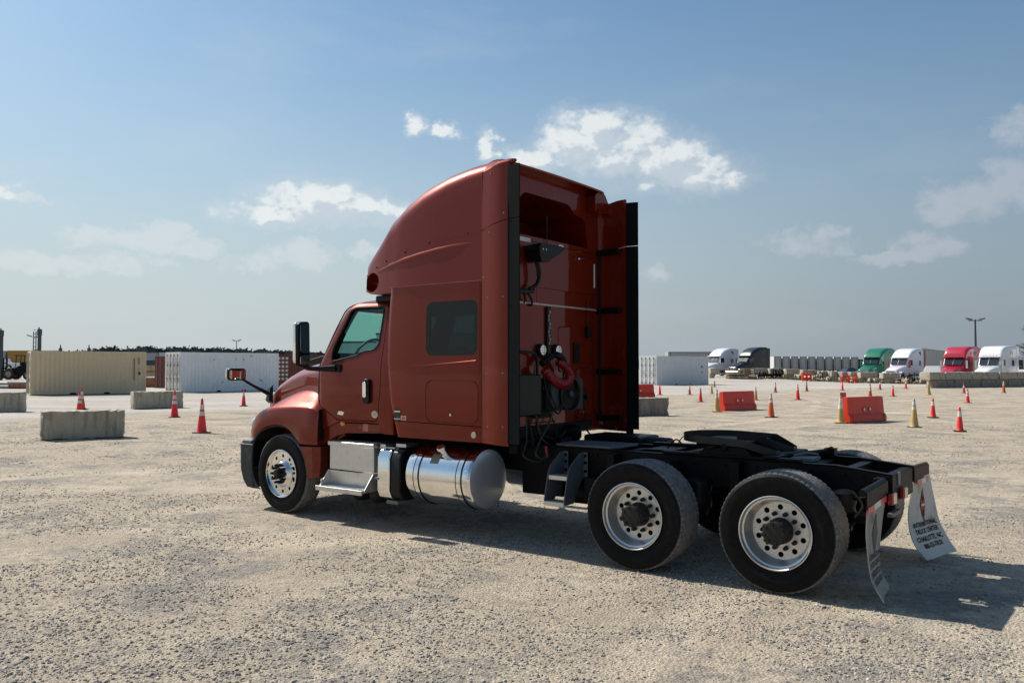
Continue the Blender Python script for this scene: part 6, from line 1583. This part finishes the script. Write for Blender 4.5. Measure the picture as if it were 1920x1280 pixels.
# air tanks hanging under the steps
for x_ in (-4.62, -4.32):
    q = MB(); q.lathe([(.001, -.95), (.07, -.94), (.11, -.90), (.12, -.85), (.12, -.35)], (x_, 0, .34), 'y', 20); obj('air_tank', q, M_HUB, T, angle=40)
tk = MB(); Rk = .335; zc = .645; yc = -.855
tk.lathe([(.001, -3.595), (.12, -3.59), (.25, -3.575), (.31, -3.560), (.328, -3.545), (Rk, -3.515), (Rk, -3.4), (Rk, -3.0), (Rk, -2.70), (Rk, -2.645), (Rk-.004, -2.632), (Rk-.016, -2.618), (Rk-.04, -2.610), (.24, -2.598), (.12, -2.590), (.001, -2.588)], (0, yc, zc), 'x', 96); tank = obj('fuel_tank', tk, M_CHROME, T, angle=24)
tank.data.materials.append(mat('satin_tank_end', (.62, .63, .64), .36, .7, noise=(3, .12), dirt=((.30, .27, .23), 5, .6, 1.0), bump=(2, .1, .01)))
for p_ in tank.data.polygons:
    if p_.center.x > -2.622: p_.material_index = 1
for xs in (-3.385, -2.765):
    for dx in (0, ):
        q = MB(); q.lathe([(Rk+.0005, xs-.030), (Rk+.007, xs-.030), (Rk+.007, xs+.030), (Rk+.0005, xs+.030)], (0, yc, zc), 'x', 96); obj('strap', q, M_CHROME, tank, angle=30)
        for e in (-.036, .036):
            q = MB(); q.lathe([(Rk+.0005, xs+e-.005), (Rk+.008, xs+e-.005), (Rk+.008, xs+e+.005), (Rk+.0005, xs+e+.005)], (0, yc, zc), 'x', 96); obj('strap_liner', q, M_BLKP, tank)
q = MB(); q.cyl((-3.06, yc-.20, zc+.25), (-3.06, yc-.265, zc+.33), .045, n=20); q.cyl((-3.06, yc-.262, zc+.325), (-3.06, yc-.285, zc+.352), .058, .054, 20); obj('filler_cap', q, M_CHROME, tank, bevel=.005)
q = MB(); a0 = R(35)
for k in range(4):
    a = R(28+k*5); b = R(28+k*5+5)
    q.add([(-3.21, yc-math.cos(a)*(Rk+.002), zc+math.sin(a)*(Rk+.002)), (-3.09, yc-math.cos(a)*(Rk+.002), zc+math.sin(a)*(Rk+.002)), (-3.09, yc-math.cos(b)*(Rk+.002), zc+math.sin(b)*(Rk+.002)), (-3.21, yc-math.cos(b)*(Rk+.002), zc+math.sin(b)*(Rk+.002))], [(0, 1, 2, 3)])
obj('label_plate', q, mat('tan_label', (.22, .20, .15), .6), tank)
# far-side tank and box
q = MB(); q.lathe([(.001, -3.6), (.3, -3.56), (Rk, -3.5), (Rk, -2.65), (.3, -2.60), (.001, -2.59)], (0, -yc, zc), 'x', 48); obj('fuel_tank', q, M_CHROME, T)
q = MB(); q.box(-4.90, -4.13, .60, 1.115, .615, .95); q.box(-4.93, -4.13, 1.1, 1.29, .39, .43); obj('tool_box', q, M_ALU, T, bevel=.012)

# ---- chassis
rail = MB()
def railpoly(dz=0): return [(-6.4, 1.0), (.93, 1.0), (1.40, .955), (1.40, .80), (.93, .73), (-6.4, .73)]
for sg in (-1, 1):
    y0, y1 = sg*.43, sg*.422
    rail.prism([(-6.4, .995), (.93, .995), (1.395, .945), (1.395, .80), (.93, .735), (-6.4, .735)], min(y0, y1), max(y0, y1), 'y')
    yi_ = sg*.36
    rail.add([(-6.4, y0, 1.0), (.93, y0, 1.0), (1.40, y0, .95), (1.40, yi_, .95), (.93, yi_, 1.0), (-6.4, yi_, 1.0), (-6.4, y0, .99), (.93, y0, .99), (1.40, y0, .94), (1.40, yi_, .94), (.93, yi_, .99), (-6.4, yi_, .99)],
             [(0, 1, 4, 5), (1, 2, 3, 4), (6, 11, 10, 7), (7, 10, 9, 8), (0, 6, 7, 1), (1, 7, 8, 2), (5, 4, 10, 11), (4, 3, 9, 10), (2, 8, 9, 3), (0, 5, 11, 6)])
    rail.box(-6.4, .93, min(y0, yi_), max(y0, yi_), .725, .735)
obj('frame_rail', rail, M_BLK, T, angle=30)
for x_ in (-4.9, -3.3, -2.2, -1.3, -.75, 0.0, .66, 1.0):
    q = MB(); q.box(x_-.05, x_+.05, -.42, .42, .75, .97); obj('crossmember', q, M_BLK, T, bevel=.01)
q = MB(); q.box(1.30, 1.385, -.42, .42, .70, .94); obj('crossmember', q, M_BLK, T, bevel=.01)
b = MB(); rr_ = random.Random(8)
for sg in (-1, 1):
    for k in range(46): x_ = -2.2+k*.078; b.cyl((x_, sg*.43, .80+.13*(k % 2)), (x_, sg*.446, .80+.13*(k % 2)), .013, n=6)
tag(obj('frame_bolt', b, M_BLK, T), kind='stuff')
for ax in (-.66, .66):
    q = MB(); q.cyl((ax, -.9, .5), (ax, .9, .5), .075, n=20); q.sphere((ax, 0, .52), .23, 20, 12, (1, .9, 1)); q.cyl((ax-.35, 0, .56), (ax, 0, .54), .08, .14, 16); obj('axle', q, M_BLK, T, angle=40)
    for sg in (-1, 1):
        q = MB(); q.lathe([(.001, .50), (.10, .50), (.125, .53), (.13, .60), (.115, .66), (.13, .70), (.125, .78), (.08, .80), (.001, .80)], (ax+.33, sg*.50, 0), 'z', 24); obj('air_spring', q, M_BLKP, T, angle=50)
        q = MB(); q.cyl((ax-.28, sg*.58, .45), (ax-.42, sg*.58, .45), .085, n=16); q.cyl((ax-.42, sg*.58, .45), (ax-.50, sg*.58, .45), .10, n=16); q.cyl((ax-.1, sg*.62, .47), (ax-.30, sg*.60, .46), .02); obj('brake_chamber', q, M_BLK, T, angle=40)
        q = MB(); q.prism([(ax-.62, .62), (ax-.55, .68), (ax, .60), (ax+.42, .52), (ax+.42, .45), (ax, .50), (ax-.6, .55)], sg*.50-.04, sg*.50+.04); q.box(ax-.66, ax-.56, sg*.5-.06, sg*.5+.06, .55, .98); obj('suspension_arm', q, M_BLK, T, bevel=.01)
        q = MB(); q.cyl((ax+.10, sg*.64, .42), (ax+.02, sg*.50, .95), .032, n=12); q.cyl((ax+.06, sg*.57, .68), (ax+.02, sg*.50, .95), .042, n=12); obj('shock_absorber', q, M_BLK, T)
        q = MB(); q.lathe([(.20, -.15), (.215, -.13), (.215, .05), (.06, .07)], (ax, sg*.86, .5), 'y', 32); obj('brake_drum', q, M_RUST, T)
q = MB(); q.cyl((-4.3, 0, .74), (-2.2, 0, .68), .06, n=16); q.cyl((-2.2, 0, .68), (-1.0, 0, .56), .055, n=16); q.cyl((-.4, 0, .56), (.30, 0, .56), .05, n=16); obj('drive_shaft', q, M_BLK, T)
q = MB(); q.box(-6.1, -4.4, -.38, .38, .52, 1.35); q.prism([(-4.4, .52), (-3.7, .58), (-3.7, .95), (-4.4, 1.1)], -.3, .3); obj('engine', q, M_BLK, T, bevel=.03)
q = MB(); q.cyl((XF, -.9, .5), (XF, .9, .5), .06); q.box(XF-.12, XF+.12, -.7, .7, .42, .52); obj('front_axle', q, M_BLK, T)
q = MB(); q.box(-3.75, -2.46, -.75, .75, 1.0, 1.09); q.box(-2.56, -2.40, -.95, .95, 1.08, 1.20); obj('cab_floor_frame', q, M_BLK, T, bevel=.01)
for sg in (-1, 1):
    q = MB(); q.lathe([(.001, 1.0), (.06, 1.0), (.07, 1.03), (.055, 1.07), (.07, 1.11), (.001, 1.12)], (-2.46, sg*.38, 0), 'z', 16); q.cyl((-2.42, sg*.28, 1.0), (-2.47, sg*.22, 1.15), .025); q.box(-2.55, -2.38, sg*.45-.06, sg*.45+.06, .96, 1.02); obj('cab_mount', q, M_BLK, T, angle=40)
q = MB(); q.box(-2.45, -2.15, -.12, .10, .98, 1.06); q.lathe([(.001, 1.0), (.10, 1.0), (.12, 1.03), (.12, 1.13), (.08, 1.17), (.001, 1.18)], (-2.36, .42, 0), 'z', 20); q.tube([(-2.4, -.5, 1.02), (-2.3, -.3, 1.09), (-2.25, -.1, 1.04), (-2.3, .2, 1.12)], .02, 6, 4); obj('valve_group', q, M_BLK, T, angle=40)
# exhaust after-treatment on the near side between tank and steps
q = MB(); q.cyl((-2.5, -.2, .58), (-1.9, -.2, .58), .15, n=24); q.box(-2.5, -1.95, -.40, -.05, .45, .8); obj('aftertreatment_box', q, M_BLK, T, bevel=.02)
q = MB(); q.cyl((-2.15, .35, .52), (-1.15, .35, .52), .14, n=20); q.cyl((-1.9, -.25, .50), (-1.2, -.25, .50), .12, n=20); obj('air_tank', q, M_BLK, T, angle=40)
q = MB(); q.box(-1.55, -1.12, -.62, -.46, .48, .72); q.prism([(-1.3, .72), (-1.0, .60), (-1.0, .50), (-1.3, .56)], -.75, -.46); obj('bracket', q, M_BLK, T, bevel=.01)
# deck plate and far battery box
dp = MB(); dp.prism(round_poly([(-2.05, -.40), (-1.36, -.40), (-1.30, -.30), (-1.30, .12), (-2.05, .12)], .03), 1.004, 1.030, 'z'); do = obj('deck_plate', dp, M_STEP, T, bevel=.005)
st = MB()
for i in range(22):
    for j in range(15):
        x_ = -2.0+i*.031; y_ = -.37+j*.032; a = .008; s2 = 1 if (i+j) % 2 else -1
        st.add([(x_-a, y_-a*s2, 1.0305), (x_+a*.4, y_-a*.4*s2, 1.0305), (x_+a, y_+a*s2, 1.0305), (x_-a*.4, y_+a*.4*s2, 1.0305), (x_, y_, 1.034)], [(0, 1, 4), (1, 2, 4), (2, 3, 4), (3, 0, 4)])
tag(obj('deck_stud', st, M_STEP, do), kind='stuff')
q = MB(); q.box(-2.25, -1.50, .50, 1.02, .62, 1.06); obj('battery_box', q, M_BLKP, T, bevel=.03)
q = MB(); q.cyl((-1.50, .76, .90), (-1.24, .76, .90), .155, .15, n=28); q.cyl((-1.24, .76, .90), (-1.21, .76, .90), .15, .09, n=28); obj('round_air_filter', q, M_HUB, T, angle=40)
q = MB(); q.box(-1.25, -.72, .36, .46, 1.0, 1.03); q.box(-1.1, -.8, -.1, .3, .96, 1.0); obj('deck_bracket', q, M_BLK, T)

# frame steps, near side
def step_plate(x_, parent_name='step_bracket'):
    q = MB(); q.prism([(-.450, .96), (-.53, .95), (-.72, .83), (-.765, .74), (-.83, .49), (-.825, .45), (-.655, .44), (-.50, .66), (-.45, .70)], x_-.005, x_+.005, 'x'); q.box(x_-.005, x_+.052, -.452, -.446, .70, .96)
    return obj(parent_name, q, M_STEP, T, bevel=.002)
p1 = step_plate(-1.90); p2 = step_plate(-1.655)
for p_, x_ in ((p1, -1.873), (p2, -1.628)):
    for z_ in (.92, .85, .76):
        q = MB(); q.cyl((x_, -.452, z_), (x_, -.462, z_), .011 if z_ == .88 else .016, n=10); obj('bolt', q, M_BLK, p_)
for z0, y0, y1 in ((.70, -.755, -.60), (.44, -.83, -.70)):
    q = MB(); q.box(-1.90, -1.655, y0, y1, z0, z0+.028); q.box(-1.90, -1.655, y0-.004, y0, z0-.012, z0+.032); ro = obj('step_tread', q, M_ALU, T, bevel=.003)
    q = MB()
    for i in range(12):
        for j in range(3): q.box(-1.885+i*.019, -1.875+i*.019, y0+.02+j*.05, y0+.045+j*.05, z0+.028, z0+.036)
    tag(obj('tread_stud', q, M_ALU, ro), kind='stuff')

# fifth wheel
fw = MB(); top = []
for k in range(19): a = R(90+10*k); top.append((-.26+.40*math.cos(a), .455*math.sin(a)))
near = [(-.26, -.455), (.10, -.455), (.14, -.44), (.36, -.30), (.36, -.20), (.05, -.055), (-.12, -.05)]
outl = top[:-1] + near + [(x_, -y_) for x_, y_ in reversed(near)]
def ft_(x_): return 1.195 - .02*(x_+.26) - max(0, x_-.08)*.36
bmv = fill_poly([outl], lambda u, w: (u, w, ft_(u)))
base_ = [(u, w, ft_(u)-.07) for u, w in outl]; n = len(outl)
bmv.add([(u, w, ft_(u)) for u, w in outl]+base_, [(i, (i+1) % n, (i+1) % n+n, i+n) for i in range(n)])
bmv.add(base_, [tuple(range(n))]); fwo = obj('fifth_wheel_plate', bmv, mat('greased_plate', (.018, .019, .020), .42, .3, noise=(8, .4), bump=(40, .3, .003), dirt=((.05, .045, .04), 6, .55, .8)), T, weld=True)
q = MB()
for sg in (-1, 1):
    q.prism([(-.36, 1.02), (.18, 1.02), (.06, 1.155), (-.24, 1.155)], sg*.40-.03, sg*.40+.03); q.cyl((-.09, sg*.35, 1.10), (-.09, sg*.46, 1.10), .035)
    q.box(-.75, .62, sg*.40-.05, sg*.40+.05, 1.004, 1.03)
for x_ in (-.5, .02, .30): q.box(x_-.05, x_+.05, -.36, .36, 1.005, 1.025)
q.box(-.45, .1, -.28, .28, 1.09, 1.15); q.box(.28, .42, -.45, .45, 1.0, 1.045)
obj('fifth_wheel_mount', q, M_BLK, T, bevel=.008)
q = MB(); q.tube([(-.1, -.1, 1.12), (-.15, -.5, 1.10), (-.16, -.62, 1.10)], .012, 6); q.tube([(.34, -.30, 1.03), (.62, .30, 1.05), (.66, .42, 1.07)], .018, 6); q.box(.60, .70, .36, .46, 1.0, 1.07); q.tube([(-.8, -.2, 1.03), (-.74, -.12, 1.12), (-.66, -.1, 1.04)], .008, 6, 4); q.tube([(-.78, -.05, 1.02), (-.72, 0, 1.14), (-.62, .02, 1.1)], .006, 6, 4); obj('release_handle', q, M_BLK, T)
q = MB(); q.box(.46, .66, -.2, .05, .99, 1.02); q.tube([(.45, -.1, 1.03), (.55, 0, 1.05), (.62, .1, 1.03)], .012, 6, 3); obj('air_valve', q, M_STEP, T)

# mud flaps, hangers, lights
M_FLAP = mat('white_mudflap', (.58, .56, .50), .7, noise=(7, .12), dirt=((.26, .20, .13), 3.5, .5, .75), bump=(30, .2, .004))
M_FLAPD = mat('road_grimed_mudflap', (.36, .335, .285), .8, noise=(6, .35), dirt=((.15, .135, .115), 4.5, .48, .74), bump=(26, .35, .006))
FT = {1: ([(.03, 1.50), (.10, 1.43), (.18, 1.365), (.29, 1.325), (.42, 1.31), (.57, 1.32), (.80, 1.372)], [(.05, 1.64), (.12, 1.58), (.27, 1.50), (.37, 1.46), (.55, 1.43), (.80, 1.385)]),
      -1: ([(.03, 1.41), (.13, 1.335), (.30, 1.315), (.48, 1.33), (.61, 1.345), (.80, 1.372)], [(.05, 1.50), (.12, 1.445), (.23, 1.39), (.41, 1.37), (.57, 1.36), (.80, 1.376)])}
def flapx(y_, z_, sg):
    a = sum(lerp_tab(z_+d_, FT[sg][0]) for d_ in (-.03, 0, .03))/3; b = sum(lerp_tab(z_+d_, FT[sg][1]) for d_ in (-.03, 0, .03))/3
    u = (y_-.57)/.60
    return a+(b-a)*u + .010*math.sin(u*6.5)*min(1, (.8-z_)*3)
for sg in (-1, 1):
    q = MB(); q.cyl((1.345, sg*.52, .905), (1.345, sg*1.21, .885), .028, n=14); hb = obj('mudflap_hanger', q, M_BLK if sg < 0 else M_RUST, T)
    q = MB(); q.add([(1.368, sg*.53, .91), (1.368, sg*1.205, .89), (1.368, sg*1.205, .755), (1.368, sg*.53, .775)], [(0, 1, 2, 3)]); obj('clamp_plate', q, M_BLK if sg < 0 else M_RUST, hb, solid=.012)
    q = MB(); q.box(1.27, 1.35, sg*.49-.06, sg*.49+.06, .80, .93); obj('hanger_bracket', q, M_BLK, hb, bevel=.01)
    y0 = .53; seg = .2
    for k in range(3):
        a, b_ = y0+.07+k*seg, y0+.07+(k+1)*seg-.002
        m_ = [M_RTAPE, M_WTAPE, M_RTAPE][k]; za = .80
        q = MB(); q.add([(1.385, sg*a, .80-.01*k), (1.385, sg*b_, .80-.01*(k+1)), (1.385, sg*b_, .752-.01*(k+1)), (1.385, sg*a, .752-.01*k)], [(0, 1, 2, 3)]); obj('reflective_strip', q, m_, hb, solid=.004)
    q = MB(); rg = []
    for i in range(21):
        z_ = .80-.735*i/20; rg.append([(flapx(y_, z_, sg), sg*y_, z_) for y_ in np.linspace(.57, 1.17, 13)])
    q.loft(rg, cap=False, closed=False); fo_ = obj('mudflap', q, M_FLAP if sg > 0 else M_FLAPD, T, solid=.008, angle=60)
    if sg > 0: tag(fo_, 'clean white mudflap with a red diamond emblem and black lettering')
    else: tag(fo_, 'grimy grey brown mudflap')
    # print, facing rearwards (+x). text runs along +y seen from behind
    RT = Matrix(((0, 0, 1, 0), (1, 0, 0, 0), (0, 1, 0, 0), (0, 0, 0, 1)))
    yc_ = sg*.87
    def cv(p, sg=sg): return Vector((flapx(abs(p.y), p.z, sg)+.004, p.y, p.z))
    ink = M_INK if sg > 0 else mat('worn_ink', (.13, .118, .10), .8)
    for txt, z_, sz in (('INTERNATIONAL', .335, .060), ('TRUCK CENTER', .272, .060), ('CHARLOTTE, NC', .205, .060), ('800-553-TRUX', .145, .056)):
        flat_text(txt, sz, ink, 'lettering', fo_, Matrix.Translation((0, yc_, z_)) @ RT, .0015, .0016, cv, 'CENTER', 1.06, 2)
    dm = [(0, .17), (.075, 0), (0, -.17), (-.075, 0)]
    def dia(s_, col, off, nm):
        lp = []
        for i in range(4):
            a = Vector(dm[i]); b = Vector(dm[(i+1) % 4])
            for k in range(4): lp.append(tuple((a.lerp(b, k/4))*s_))
        m_ = fill_poly([lp], lambda u, w: (flapx(abs(yc_+u), .53+w, sg)+off, yc_+u, .53+w)); obj(nm, m_, col, fo_)
    if sg > 0:
        dia(1.0, M_INK, .005, 'emblem_border'); dia(.9, M_ORED, .0065, 'emblem')
        q = MB()
        for (a, b_, c, d) in ((-.05, .05, .522, .54),): q.box(0, .002, yc_+a, yc_+b_, c, d)
        q.v = [(flapx(abs(y_), z_, sg)+.008+x_, y_, z_) for x_, y_, z_ in q.v]; obj('emblem_band', q, M_WHITEST, fo_)
        for dz in (-.075, .06):
            q = MB(); q.box(0, .002, yc_-.004, yc_+.004, .53+dz-.03, .53+dz+.045); q.box(0, .002, yc_-.022, yc_-.015, .53+dz-.02, .53+dz+.02); q.box(0, .002, yc_+.015, yc_+.022, .53+dz-.02, .53+dz+.02)
            q.v = [(flapx(abs(y_), z_, sg)+.008+x_, y_, z_) for x_, y_, z_ in q.v]; obj('emblem_mark', q, M_INK, fo_)
    else: dia(1.0, ink, .005, 'emblem')
for yy in (-.50, -.08):
    q = MB(); q.box(1.385, 1.425, yy-.07, yy+.07, .715, .81); tl = obj('tail_light', q, M_TAIL, T, bevel=.008)
    q = MB(); q.box(1.425, 1.43, yy-.06, yy+.06, .722, .803); obj('reflector', q, mat('pale_red_lens', (.42, .16, .14), .25, coat=1), tl)
q = MB(); q.box(1.36, 1.40, -.48, -.16, .60, .63); q.box(1.385, 1.395, -.22, -.13, .84, .95); obj('plate_bracket', q, M_STEP, T)
q = MB(); q.tube([(1.1, -.55, .8), (1.2, -.62, .7), (1.15, -.7, .6)], .012, 6, 4); q.box(.95, 1.3, -.62, -.5, .55, .62); q.tube([(.5, -.5, .75), (.9, -.56, .70), (1.3, -.5, .78)], .014, 6, 4); obj('rear_wiring', q, M_BLK, T)

for o_, a_ in SOLID: 
    bv = [(m_.width, m_.segments) for m_ in o_.modifiers if m_.type == 'BEVEL']
    apply_mods(o_, a_ if a_ < 60 else 60)
